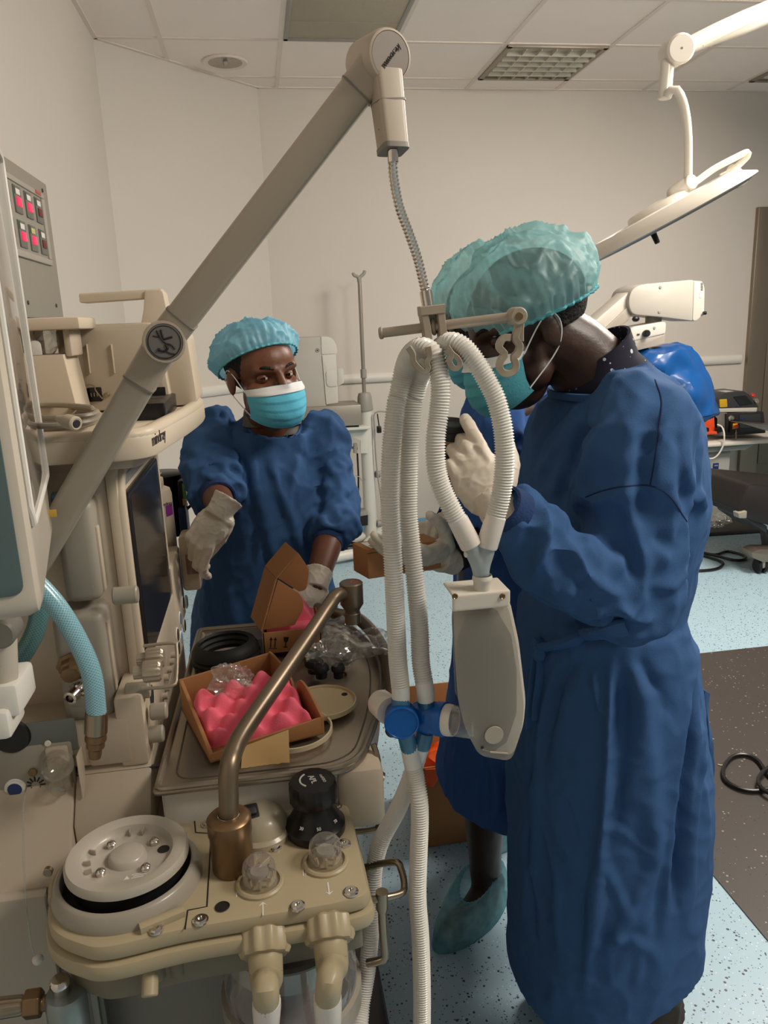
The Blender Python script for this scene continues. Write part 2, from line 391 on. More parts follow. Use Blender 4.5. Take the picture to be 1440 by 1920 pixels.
# bumper rails
prof = [(0, -.03), (.018, -.03), (.03, -.018), (.034, 0), (.03, .018), (.018, .03), (0, .03)]
def rail(p0, p1, name):
    p0 = Vector(p0); p1 = Vector(p1); d = (p1-p0).normalized(); nrm = Vector((d.y, -d.x, 0)); m = MB()
    m.loft([[p0+nrm*a*.3+Vector((0, 0, z*.3)) for a, z in prof], [p0+d*.02+nrm*a+Vector((0, 0, z)) for a, z in prof], [p1-d*.02+nrm*a+Vector((0, 0, z)) for a, z in prof], [p1+nrm*a*.3+Vector((0, 0, z*.3)) for a, z in prof]])
    return struct(m, name, RAILM)
rail((.13, WY, 1.093), (3.5, WY, 1.1), 'trim_2')
rail((LX+.02, 4.45, 1.09), (.11, WY-.005, 1.093), 'trim_3')
COVE = mat('blue_coving', (112, 160, 190), .4)
b = MB(); b.bb((.117, WY-.012, 0), (3.5, WY, .085), .003); struct(b, 'baseboard_back', COVE)
b = MB(); b.prism([(0, -.012), (1.14, -.012), (1.14, 0), (0, 0)], frame((LX, 4.43, 0), (.807, .81, 0), (-.81, .807, 0)), .085, 0); struct(b, 'baseboard_corner', COVE)
# steel door with frame
d = MB(); d.bb((3.52, WY-.035, 0), (3.66, WY+.09, 2.14), .006); d.bb((3.66, WY-.035, 2.02), (5.2, WY+.09, 2.14), .006)
d = struct(d, 'door_1', STEEL)
m = MB(); m.bb((3.66, WY+.02, .01), (5.2, WY+.06, 2.02), .002); m.bb((3.7, WY+.012, .3), (5.1, WY+.021, 1.2), .004); m.build('door_panel', mat('dull_steel_panel', (128, 118, 104), .45, .7), d)
# ceiling fittings
FLUO = mat('prismatic_diffuser', (168, 156, 136), .35, var=.1, vscale=90, bump=.4, bscale=260)
t = thing('ceiling_light', 'large unlit prismatic ceiling light panel beside the arm joint', 'light', (.535, 4.1, H-.02))
m = MB()
for a, c in (((.247, 3.80), (.823, 3.83)), ((.247, 4.37), (.823, 4.398)), ((.247, 3.80), (.27, 4.398)), ((.80, 3.80), (.823, 4.398))): m.bb(a+(H-.012,), c+(H+.0,), .002)
m.build('frame', GREYP, t); m = MB(); m.bb((.27, 3.83, H-.008), (.80, 4.37, H-.001), .001); m.bb((.27, 4.14, H-.0095), (.80, 4.155, H-.004), .001); m.build('diffuser', FLUO, t)
def louvre(x0, y0, label):
    t = thing('louvre_light', label, 'light', (x0+.3, y0+.3, H-.01)); x1 = x0+.576; y1 = y0+.585
    m = MB()
    for a, c in (((x0, y0), (x1, y0+.03)), ((x0, y1-.03), (x1, y1)), ((x0, y0), (x0+.03, y1)), ((x1-.03, y0), (x1, y1))): m.bb(a+(H-.014,), c+(H,), .002)
    m.build('frame', mat('louvre_frame', (150, 140, 126), .4, .4), t)
    m = MB(); m.bb((x0+.03, y0+.03, H-.003), (x1-.03, y1-.03, H-.001), 0); m.build('reflector', mat('louvre_reflector', (186, 176, 160), .3, .3), t)
    m = MB()
    for k in range(1, 6): y = y0+.03+k*(y1-y0-.06)/6; m.prism([(-.012, 0), (.012, 0), (0, .02)], frame((x0+.03, y, H-.003), (0, -1, 0), (0, 0, -1)), (x1-x0-.06), 0)
    for k in range(1, 6): x = x0+.03+k*(x1-x0-.06)/6; m.bb((x-.002, y0+.03, H-.02), (x+.002, y1-.03, H-.003), 0)
    m.build('louvre', mat('louvre_fin', (205, 197, 182), .3, .2), t)
louvre(1.447, 4.424, 'square louvred ceiling light near the centre of the back wall')
louvre(3.247, 4.424, 'louvred ceiling light at far right edge above the surgical lamp arm')
c = AZ(422, 115, H); t = thing('downlight', 'small round recessed downlight in the ceiling over the corner wall', 'light', c)
m = MB(); m.lathe([(.092, 0), (.122, 0), (.126, -.006), (.118, -.012), (.092, -.008)], c, (0, 0, 1), 40); m.build('rim', GRID, t)
m = MB(); m.lathe([(0, -.002), (.05, -.003), (.085, -.008), (.093, -.009)], c, (0, 0, 1), 32); m.tube([c+Vector((.0, 0, -.004)), c+Vector((.0, 0, -.012)), c+Vector((.004, -.03, -.014))], .012, 10); m.build('reflector', mat('downlight_reflector', (170, 160, 145), .25, .4), t)
# dark vinyl mat on the floor
m = MB(); pts = [AZ(1290, 1228, 0), AZ(1620, 1190, 0), AZ(1900, 2100, 0), AZ(1560, 1935, 0), AZ(1325, 1618, 0)]
q = [(p.x, p.y) for p in (AZ(1268, 1229, 0), AZ(1325, 1618, 0), AZ(1500, 1855, 0))]
x0 = (q[1][0]+q[2][0])/2
m.prism([(1.09, .2), (3.8, .2), (3.8, 2.85), (1.09, 2.86)], Matrix.Identity(4), .003, 0); tag(m.build('floor_mat', MATV), 'large dark grey speckled mat covering the blue floor at right', 'mat')
# gas panel on the left wall
t = thing('gas_alarm_panel', 'grey wall cabinet with two rows of red lit indicator modules', 'panel', (-.69, 2.3, 1.5))
CAB = mat('grey_cabinet_paint', (150, 143, 130), .5, var=.03)
m = MB(); m.bb((-.69, 1.75, 1.0), (-.632, 2.79, 1.505), .004); m.bb((-.69, 1.75, 1.508), (-.63, 2.785, 1.93), .006); m.build('cabinet', CAB, t)
m = MB()
for lo, hi in (((1.80, 1.672), (2.70, 1.69)), ((1.80, 1.87), (2.70, 1.885)), ((2.668, 1.6905), (2.70, 1.8695))): m.bb((-.632, lo[0], lo[1]), (-.622, hi[0], hi[1]), .002)
m.build('frame', mat('panel_frame_paint', (172, 165, 152), .45), t)
m = MB(); m.bb((-.632, 1.8, 1.69), (-.626, 2.665, 1.87), .001); m.build('face_plate', mat('panel_plate', (160, 154, 142), .45), t)
MODG = mat('module_grey', (112, 110, 104), .45); REDL = mat('red_indicator', (255, 40, 80), .4, emit=(255, 30, 70), es=.9); REDD = mat('unlit_red_indicator', (110, 48, 42), .5); GRN = mat('module_green', (60, 84, 64), .5); YEL = mat('yellow_label', (205, 200, 130), .6)
for row, zc in enumerate((1.826, 1.735)):
    for k in range(5):
        yc = 2.62-.108*k; on = k in (1, 2)
        f = MB(); f.bb((-.627, yc-.033, zc-.036), (-.622, yc+.033, zc+.036), .001); f = f.build('indicator_module', MODG, t)
        g = MB(); g.bb((-.623, yc-.018, zc-.017), (-.619, yc+.022, zc+.006), .001); g.build('indicator_light', REDL if on else REDD, f)
        g = MB(); g.bb((-.6225, yc-.02, zc+.013), (-.6205, yc+.018, zc+.028), .0004); g.build('module_label', YEL if (row and k == 1) else LABEL, f)
        g = MB(); g.bb((-.6225, yc-.031, zc+.012), (-.621, yc-.022, zc+.032), .0003); g.build('colour_tab', GRN, f)
m = MB(); m.bb((-.6225, 2.60, 1.874), (-.6205, 2.66, 1.884), .0004); m.build('red_sticker', mat('red_sticker_paper', (190, 92, 74), .6), t)
for y, z in ((2.72, 1.90), (2.3, 1.90), (2.38, 1.55), (2.7, 1.55), (2.38, 1.45), (2.72, 1.45)):
    m = MB(); m.cyl((-.633, y, z), (-.627, y, z), .006, n=12); m.build('screw', DKG, t)
# ================================================================== anaesthesia machine
SF = -.215                                    # X of the screen face
def rectY(x0, y0, x1, y1, Y):
    a = AY(x0, y0, Y); c = AY(x1, y1, Y); return min(a.x, c.x), max(a.x, c.x), min(a.z, c.z), max(a.z, c.z)
def rectX(x0, y0, x1, y1, X):
    a = AX(x0, y0, X); c = AX(x1, y1, X); return min(a.y, c.y), max(a.y, c.y), min(a.z, c.z), max(a.z, c.z)
def one(name, m, parent, fn, *a, **k):
    q = MB(); getattr(q, fn)(*a, **k); return q.build(name, m, parent)
am = thing('anaesthesia_machine', 'cream anaesthesia machine with a side screen and steel worktop', 'machine', (-.3, 1.3, 0))
m = MB(); m.bb((-.64, 1.13, .84), (SF-.012, 1.55, 1.31), .012)
m.build('console', CREAM, am)
# lower body: raked ledge on the near side, then the cabinet
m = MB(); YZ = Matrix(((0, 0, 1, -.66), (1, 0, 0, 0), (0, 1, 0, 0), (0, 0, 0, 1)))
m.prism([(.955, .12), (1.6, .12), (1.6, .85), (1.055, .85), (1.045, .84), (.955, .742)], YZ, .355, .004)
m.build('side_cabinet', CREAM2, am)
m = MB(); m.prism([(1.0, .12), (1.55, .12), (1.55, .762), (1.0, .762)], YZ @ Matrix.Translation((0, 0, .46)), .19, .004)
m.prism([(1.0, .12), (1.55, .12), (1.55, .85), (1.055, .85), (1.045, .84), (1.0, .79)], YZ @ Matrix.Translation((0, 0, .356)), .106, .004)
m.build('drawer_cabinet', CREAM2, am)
one('base', BLACK, am, 'bb', (-.66, .70, .06), (.16, 1.6, .118), .02)
one('foot_plate', mat('black_rubber_mat', (30, 30, 31), .7), am, 'bb', (.02, .72, .117), (.14, .95, .122), .004)
for x, y in ((-.6, .76), (.1, .76), (-.6, 1.54), (.1, 1.54)):
    q = MB(); q.cyl((x-.015, y, .035), (x+.015, y, .035), .035, n=24); q.build('wheel', RUBBER, am)
# cabinet side details low on the left
WPAN = mat('white_side_panel', (176, 166, 150), .5, var=.03)
xp1, xp2 = AY(100, 1750, .945).x, AY(176, 1750, .945).x; one('side_panel', WPAN, am, 'bb', (-.66, .936, .14), (xp1, .957, .735), .004)
one('side_channel', mat('grey_green_channel', (110, 110, 102), .4, .3), am, 'bb', (xp1, .945, .14), (xp2, .957, .735), .002)
one('channel_rib', mat('channel_rib_metal', (130, 128, 120), .35, .4), am, 'bb', (xp1+.012, .938, .14), (xp1+.02, .948, .72), .003)
one('channel_rib', mat('channel_rib_metal', (130, 128, 120), .35, .4), am, 'bb', (xp2-.016, .938, .14), (xp2-.006, .948, .72), .003)
one('back_panel', mat('grey_back_panel', (138, 134, 126), .5), am, 'bb', (-.30, .985, .14), (-.02, 1.001, .69), .006)
c = AY(92, 1630, .945); one('screw', NICK, am, 'cyl', c, c+Vector((0, -.008, 0)), .006)
# ledge line + seam
one('seam', DKG, am, 'bb', (-.66, 1.046, .838), (-.02, 1.052, .8415), 0)
# ---- top shelf with raised rim
ZS = 1.333
nc = AZ(278, 805, ZS); fc = AZ(372, 742, ZS)
out = roundpoly([(-.64, nc.y), (nc.x, nc.y, .05), (-.105, 1.42, .2), (fc.x+.01, fc.y+.03, .08), (-.64, fc.y+.05)], .02, 7)
m = MB(); m.prism(out, Matrix.Translation((0, 0, ZS-.042)), .034, .006)
def inset(poly, d):
    n = len(poly); o = []
    for i in range(n):
        a = Vector(poly[i-1]); c = Vector(poly[(i+1) % n]); t = (c-a).normalized(); nn = Vector((-t.y, t.x)); o.append((poly[i][0]+nn.x*d, poly[i][1]+nn.y*d))
    return o
m.tube([(p[0], p[1], ZS-.01) for p in spline(inset(out, .012), step=.008, closed=True, lin=True)], .011, 12, closed=True, sq=(1, .95, 3))
m.build('top_shelf', CREAM, am)
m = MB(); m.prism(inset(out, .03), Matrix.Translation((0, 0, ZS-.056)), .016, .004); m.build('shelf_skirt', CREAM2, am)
p = AX(302, 822, -.136); p2 = AX(330, 806, -.131)
m = MB(); m.text('mindray', .021, frame((p.x+.0085, p.y-.085, p.z+.013), (.12, 1, 0), (0, 0, 1))); m.build('brand_lettering', INK, am)
# ---- screen with its round-cornered surround
y0, y1, z0, z1 = 1.135, 1.515, .925, 1.265
m = MB(); YF = Matrix(((0, 0, 1, SF-.014), (1, 0, 0, 0), (0, 1, 0, 0), (0, 0, 0, 1)))
m.prism(roundpoly([(y0-.01, .855), (y1+.02, .855), (y1+.02, z1+.02), (y0-.01, z1+.02)], .035, 6), YF, .016, .004); m.build('screen_surround', CREAM, am)
m = MB(); m.tube([(SF+.002, p[0], p[1]) for p in spline(roundpoly([(y0, z0), (y1, z0), (y1, z1), (y0, z1)], .05, 6), step=.008, closed=True, lin=True)], .009, 10, closed=True); m.build('surround_lip', CREAM, am)
BEZ = mat('screen_bezel', (34, 32, 31), .3)
m = MB(); m.prism(roundpoly([(1.155, .945), (1.49, .945), (1.49, 1.228), (1.155, 1.228)], .012), YF @ Matrix.Translation((0, 0, .014)), .012, .003); sb = m.build('screen', BEZ, am)
m = MB(); m.prism([(1.163, .955), (1.458, .955), (1.458, 1.222), (1.163, 1.222)], YF @ Matrix.Translation((0, 0, .0255)), .0012, 0); m.build('screen_glass', mat('dark_screen_glass', (44, 42, 42), .12, spec=.9), sb)
m = MB(); m.prism([(1.14, 1.235), (1.50, 1.235), (1.50, 1.25), (1.14, 1.25)], YF @ Matrix.Translation((0, 0, .014)), .004, .001); m.build('status_strip', GREYP, am)
# ---- control panel under / beyond the screen: sticker ovals, small holes, flow knobs
for (px, py, col) in ((336, 1190, INK), (341, 1160, mat('blue_tube_sticker', (96, 120, 160), .5)), (346, 1130, INK), (338, 1215, INK), (343, 1196, mat('pale_blue_tube_sticker', (120, 150, 180), .5)), (349, 1172, INK), (353, 1128, GREYP)):
    c = AX(px, py, -.196); q = MB(); q.cyl((-.202, c.y, c.z), (-.1985, c.y, c.z), .0155, n=24); q.build('gas_gauge', LABEL, am); q = MB(); q.lathe([(0, 0), (.012, 0), (.012, .0015), (0, .0015)], (-.1989, c.y, c.z), (1, 0, 0), 24); q.build('gauge_dial', col, am)
for (px, py) in ((323, 1240), (318, 1255), (312, 1270), (325, 1228), (314, 1290), (310, 1305)):
    c = AX(px, py, -.196); q = MB(); q.cyl((-.205, c.y, c.z), (-.192, c.y, c.z), .006, n=14); q.build('button', CREAM2, am)
one('control_panel', CREAM, am, 'bb', (-.24, 1.046, .845), (-.2, 1.494, .955), .006); one('gauge_panel', CREAM, am, 'bb', (-.30, 1.495, .846), (-.2, 1.66, 1.005), .006)
KN = mat('silver_knob', (178, 165, 144), .35, .4)
for (px, py) in ((264, 1236), (258, 1261)):
    c = AX(px, py, -.195); q = MB(); q.lathe([(0, 0), (.009, 0), (.009, .012), (.014, .013), (.015, .016), (.015, .034), (.012, .037), (0, .037)], (-.2, c.y, c.z), (1, 0, 0), 40, (14, .05)); q.build('flow_knob', KN, am)
c = AX(274, 1250, -.195); q = MB(); q.tube(spline([(-.2, c.y-.026, c.z-.022), (-.158, c.y-.026, c.z-.022), (-.152, c.y-.012, c.z-.014), (-.152, c.y+.02, c.z+.016), (-.158, c.y+.026, c.z+.022), (-.2, c.y+.026, c.z+.022)], step=.004), .0026, 10); q.build('knob_guard', KN, am)
one('control_recess', DKG, am, 'cyl', AX(283, 1305, -.201), AX(283, 1305, -.201)+Vector((.002, 0, 0)), .017)
# rubber stops (short pegs pointing to the right)
PEG = mat('grey_peg', (168, 160, 144), .4)
for (px, py, X) in ((212, 1118, -.235), (236, 1297, -.235), (282, 1335, -.21), (276, 1378, -.21)):
    c = AY(px, py, 1.07); L = .034 if X == -.235 else .024
    q = MB(); q.cyl((c.x, c.y, c.z), (c.x+L, c.y, c.z), .0125, n=28); q.build('peg', PEG, am)
# ---- side pods (left of the screen, facing us)
def pod(x0, y0, x1, y1, Y, name, m_):
    a = rectY(x0, y0, x1, y1, Y); q = MB(); q.bb((a[0], Y, a[2]), (a[1], 1.14, a[3]), .012, 3); return q.build(name, m_, am), a
PODM = mat('pod_grey_plastic', (156, 149, 136), .45)
pa, a = pod(95, 945, 192, 1128, 1.075, 'upper_pod', PODM)
one('pod_groove', CREAM2, pa, 'bb', (a[1]-.002, 1.09, a[2]+.01), (a[1]+.003, 1.105, a[3]-.04), .002)
pb, a = pod(92, 1160, 216, 1350, 1.06, 'gas_inlet_pod', PODM)
one('pod_groove', CREAM2, pb, 'bb', (a[1]-.002, 1.08, a[2]+.02), (a[1]+.003, 1.095, a[3]-.02), .002)
c = AY(135, 1245, 1.06); q = MB(); q.lathe([(0, 0), (.02, 0), (.021, .004), (.016, .006), (.016, .016), (.013, .018), (.013, .026), (.008, .028), (0, .026)], c, (.1, -1, -.25), 8); q.build('gas_inlet', BRASS, pb)
c = AY(150, 1290, 1.06); q = MB(); q.lathe([(0, 0), (.012, 0), (.012, .01), (.0095, .012), (.0095, .026), (.006, .027), (.005, .015), (0, .015)], c, (-.35, -1, -.12), 24); q.build('gas_inlet', CHROME, pb)
a = rectY(125, 1262, 170, 1322, 1.058); q = MB(); q.bb((a[0], 1.0585, a[2]), (a[1], 1.062, a[3]), .0005); q.build('inlet_label', GREYP, pb)
m = MB(); X = frame(AY(143, 1271, 1.0578), (1, 0, 0), (0, 0, 1))
for k in range(4): m.add([X @ Vector(v) for v in ((-.014+.008*k, -.002, 0), (-.009+.008*k, -.002, 0), (-.009+.008*k, .002, 0), (-.014+.008*k, .002, 0))], [(0, 1, 2, 3)])
m.build('label_marks', INK, pb)
# near side face under the pods: side plate and suction recess
a = rectY(0, 1365, 165, 1505, 1.05)
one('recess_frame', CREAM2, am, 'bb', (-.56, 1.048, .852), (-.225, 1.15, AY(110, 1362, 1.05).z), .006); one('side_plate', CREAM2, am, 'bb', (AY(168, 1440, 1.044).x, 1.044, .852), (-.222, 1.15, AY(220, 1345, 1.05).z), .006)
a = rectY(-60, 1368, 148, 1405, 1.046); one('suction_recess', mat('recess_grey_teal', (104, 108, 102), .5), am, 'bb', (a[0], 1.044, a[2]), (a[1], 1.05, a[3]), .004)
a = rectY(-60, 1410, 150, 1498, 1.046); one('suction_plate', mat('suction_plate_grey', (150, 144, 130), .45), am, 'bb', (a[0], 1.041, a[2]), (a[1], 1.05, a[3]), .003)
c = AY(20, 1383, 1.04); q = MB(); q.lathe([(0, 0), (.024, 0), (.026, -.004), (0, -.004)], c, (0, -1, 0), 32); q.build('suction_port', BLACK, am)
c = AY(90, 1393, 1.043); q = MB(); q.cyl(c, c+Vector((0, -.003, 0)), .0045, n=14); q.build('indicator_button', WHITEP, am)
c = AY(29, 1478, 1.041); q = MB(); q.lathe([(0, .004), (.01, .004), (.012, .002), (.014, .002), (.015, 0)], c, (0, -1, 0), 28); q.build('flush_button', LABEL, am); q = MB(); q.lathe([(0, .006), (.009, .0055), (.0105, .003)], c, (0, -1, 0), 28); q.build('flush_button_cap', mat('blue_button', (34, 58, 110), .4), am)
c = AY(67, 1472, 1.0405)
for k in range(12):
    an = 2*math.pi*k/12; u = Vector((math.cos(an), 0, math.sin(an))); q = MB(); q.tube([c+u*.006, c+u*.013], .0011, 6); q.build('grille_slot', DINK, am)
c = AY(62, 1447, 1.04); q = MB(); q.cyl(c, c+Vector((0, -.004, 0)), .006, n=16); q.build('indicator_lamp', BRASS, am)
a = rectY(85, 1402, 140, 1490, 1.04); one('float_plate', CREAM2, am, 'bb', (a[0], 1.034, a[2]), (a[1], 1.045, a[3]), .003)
c = AY(110, 1430, 1.03); q = MB(); q.lathe([(0, .03), (.012, .029), (.02, .02), (.022, .008), (.016, .004), (.012, 0), (0, 0)], c, (.1, -1, .15), 28); q.build('flow_float', GLASS, am)
c = AY(112, 1466, 1.03); q = MB(); q.lathe([(0, .02), (.01, .018), (.0145, .008), (.0145, 0), (0, 0)], c, (.1, -1, -.25), 28); q.build('flow_float', GLASS, am)
a = rectY(148, 1405, 162, 1482, 1.04); one('recess_edge', CREAM, am, 'bb', (a[0], 1.02, a[2]), (a[1], 1.05, a[3]), .003)
# ---- steel worktop tray
ZT = .85
tr = [tuple(AZ(*q, ZT))[:2] for q in ((284, 1478), (690, 1432))]
outl = roundpoly([(-.188, .972), (.10, .968, .05), (.165, 1.15, .15), (.192, 1.31, .12), (.175, 1.44, .1), (.13, 1.555, .05), (-.17, 1.56, .02)], .012, 8)
wb = MB(); wb.prism(inset(outl, .012), Matrix.Translation((0, 0, .765)), .075, .008); wb.build('worktop_base', WHITEP, am)
wb = MB(); a = AZ(640, 1470, .80); wb.bb((.065, .975, .74), (.135, 1.05, .838), .012); wb.build('worktop_corner', CREAM, am)
m = MB(); m.prism(outl, Matrix.Translation((0, 0, .838)), .007, .002); m.tube([(p[0], p[1], .8465) for p in spline(inset(outl, .006), step=.01, closed=True, lin=True)], .0048, 8, closed=True)
m.build('worktop_tray', TRAYM, am)
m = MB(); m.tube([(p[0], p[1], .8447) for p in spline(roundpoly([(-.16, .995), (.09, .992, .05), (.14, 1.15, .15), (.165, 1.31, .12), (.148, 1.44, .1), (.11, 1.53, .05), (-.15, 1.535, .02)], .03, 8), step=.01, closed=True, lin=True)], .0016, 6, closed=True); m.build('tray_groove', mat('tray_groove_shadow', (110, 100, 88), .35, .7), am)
m = MB(); c = AZ(250, 1500, .80); one('drawer_gap', DINK, am, 'bb', (.055, .9655, .775), (.06, .975, .835), .0005)
# tubular rail round the far right of the worktop, with the swivel that carries the bag arm
q = MB(); q.tube(spline([AZ(590, 1140, .88), AZ(635, 1152, .88), AZ(668, 1158, .875), AZ(700, 1188, .87), AZ(724, 1235, .86), AZ(737, 1300, .85), AZ(742, 1345, .82), AZ(735, 1370, .76)], step=.01), .0125, 16); q.build('worktop_rail', BRONZE, am)
# thin rod brackets low on the right
q = MB(); q.tube(spline([AY(640, 1470, .99)+Vector((0, .05, 0)), AY(680, 1462, 1.0), AY(703, 1458, 1.0), AY(714, 1462, 1.0)], step=.006), .012, 16); q.build('bracket_boss', NICK, am)
q = MB(); q.tube(spline([AY(700, 1395, 1.02), AY(709, 1430, 1.01), AY(712, 1500, 1.0), AY(711, 1545, 1.0), AY(700, 1556, 1.0), AY(660, 1560, 1.0)], step=.006), .0045, 12); q.build('side_bracket', NICK, am)
q = MB(); q.tube(spline([AY(690, 1480, 1.02), AY(705, 1530, 1.02), AY(718, 1580, 1.02), AY(712, 1640, 1.02)], step=.006), .0045, 12); q.build('side_bracket', NICK, am)
q = MB(); q.tube(spline([AY(660, 1632, .95), AY(690, 1625, .93), AY(740, 1616, .90), AY(752, 1630, .89), AY(758, 1660, .88), AY(752, 1675, .87), AY(716, 1684, .86), AY(680, 1692, .86)], step=.005), .0048, 12); q.build('rod_handle', NICK, am)
q = MB(); q.tube(spline([AY(716, 1672, .86), AY(716, 1690, .86), AY(718, 1740, .86), AY(722, 1790, .86), AY(716, 1800, .86), AY(690, 1806, .87)], step=.005), [.0085]*6+[.006]*(len(spline([AY(716, 1672, .86), AY(716, 1690, .86), AY(718, 1740, .86), AY(722, 1790, .86), AY(716, 1800, .86), AY(690, 1806, .87)], step=.005))-6), 12); q.build('rod_handle', NICK, am)
# ================================================================== breathing block
ZB = .785
bs = thing('breathing_block', 'tan absorber block with black dial, clear valve domes and round grey bellows base', 'medical equipment', (-.1, .87, .70))
edge = [(90, 1692), (97, 1741), (146, 1768), (204, 1774), (347, 1741), (520, 1712), (640, 1690), (690, 1672), (686, 1640), (660, 1530), (640, 1494), (600, 1500), (408, 1532), (364, 1538), (300, 1549), (187, 1580), (117, 1637)]
E0 = [tuple(AZ(*e, ZB))[:2] for e in edge]
E1 = [tuple(p[:2]) for p in spline([e+(0,) for e in E0], step=.006, closed=True)]
def grow(poly, d):
    a = sum(poly[i-1][0]*poly[i][1]-poly[i][0]*poly[i-1][1] for i in range(len(poly)))
    return inset(poly, -d if a > 0 else d)
def T(z): return Matrix.Translation((0, 0, z))
m = MB(); m.prism(E1, T(ZB-.022), .022, .006); bp = m.build('top_plate', TAN, bs)
m = MB(); m.prism(grow(E1, .005), T(ZB-.046), .022, .006); m.build('lower_plate', TAN, bs)
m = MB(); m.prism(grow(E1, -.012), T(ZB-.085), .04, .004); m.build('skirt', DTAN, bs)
m = MB(); m.tube([AZ(*q, ZB+.0002) for q in ((365, 1540), (367, 1561), (396, 1563), (388, 1700), (352, 1707), (347, 1742))], .0009, 6); m.build('seam', DINK, bs)
def disc(x0, x1, y, z):
    a = AZ(x0, y, z); c = AZ(x1, y, z); return (a+c)/2, (c-a).length/2
c, r = disc(100, 380, 1636, ZB+.012); c.z = ZB
LG = mat('light_grey_plastic', (158, 150, 136), .35, coat=.2)
rg = .084; cg = Vector((c.x, c.y, ZB))
m = MB(); m.lathe([(.0915, -.004), (.0915, .006), (.089, .012), (.086, .0185), (.083, .021), (.0795, .021), (.078, .019), (.078, .0), (.0915, -.004)], cg, (0, 0, 1), 64); ring = m.build('bellows_ring', LG, bs)
m = MB(); m.lathe([(0, .004), (.078, .004)], cg, (0, 0, 1), 48); m.build('ring_gap', DINK, bs)
ct = cg+Vector((.002, .002, .030)); rt_ = .0752
m = MB(); m.lathe([(0, -.029), (.066, -.029), (.069, -.003), (0, -.003)], ct, (0, 0, 1), 48); m.build('bellows_neck', RUBBER, bs)
m = MB(); m.lathe([(0, -.002), (rt_-.004, -.002), (rt_, .001), (rt_, .008), (rt_-.003, .012), (rt_-.012, .012), (rt_-.019, .010), (rt_-.022, .003), (rt_-.025, .001), (.024, .001), (.022, .008), (.019, .0105), (0, .011)], ct, (0, 0, 1), 64); tp = m.build('bellows_disc', mat('disc_grey_plastic', (178, 170, 156), .32, coat=.25), bs)
for an in (38, 130, 222, 312):
    p = ct+Vector((.038*math.cos(math.radians(an)), .036*math.sin(math.radians(an)), .001)); q = MB(); q.lathe([(0, .008), (.004, .0075), (.0062, .005), (.0058, 0), (0, 0)], p, (0, 0, 1), 20); q.build('disc_screw', CHROME, tp)
p = ct+Vector((.043, .008, .0012)); q = MB(); q.cyl(p, p+Vector((0, 0, .0008)), .0075, n=20); q.build('disc_hole', DINK, tp)
for an in (95, 75, 160, 185, 205):
    u = Vector((math.cos(math.radians(an)), math.sin(math.radians(an)), 0)); q = MB(); q.box(ct+u*(rt_-.027)+Vector((0, 0, .004)), (.009, .002, .008), .0005, Matrix.Rotation(math.radians(an), 4, 'Z')); q.build('disc_rib', LG, tp)
m = MB(); X = frame(ct+Vector((.014, -.036, .0012)), (1, .12, 0), (-.1, 1, 0))
for x0_, x1_, y_ in ((-.004, .012, .003), (-.002, .014, 0), (-.004, .01, -.003)): m.add([X @ Vector(v) for v in ((x0_, y_, 0), (x1_, y_, 0), (x1_, y_+.0012, 0), (x0_, y_+.0012, 0))], [(0, 1, 2, 3)])
m.add([X @ Vector(v) for v in ((-.013, -.003, 0), (-.006, -.003, 0), (-.0095, .004, 0))], [(0, 1, 2)]); m.build('embossed_marks', WINK, tp)
# clamp lugs beside the ring
a = AZ(118, 1640, ZB); m = MB(); m.tube(spline([AZ(100, 1690, ZB+.006), AZ(103, 1662, ZB+.006), AZ(118, 1636, ZB+.006)], step=.004), .006, 10, sq=(1, 1.3, 4)); m.build('clamp_lug', TAN, bs)
m = MB(); m.tube([AZ(262, 1742, ZB+.004), AZ(345, 1708, ZB+.004)], .006, 10, sq=(1, 1, 4)); m.build('clamp_lug', TAN, bs)
m = MB(); m.tube([AZ(300, 1553, ZB+.004), AZ(355, 1562, ZB+.004)], .006, 10, sq=(1, 1, 4)); m.build('clamp_lug', TAN, bs)
# cap screws
for (px, py) in ((390, 1546), (376, 1726), (515, 1590), (645, 1583), (658, 1673), (558, 1700), (630, 1512), (293, 1743)):
    c = AZ(px, py, ZB); q = MB(); q.lathe([(.0095, 0), (.0095, .0015), (.0075, .002), (.0065, .004), (.003, .004), (.003, .001), (0, .001)], c, (0, 0, 1), 20); q.build('cap_screw', CHROME, bs)
c = AZ(417, 1701, ZB); q = MB(); q.lathe([(.009, .0012), (.0085, .0016), (.008, .0004), (0, .0003)], c, (0, 0, 1), 24); q.build('screw_hole', DINK, bs)
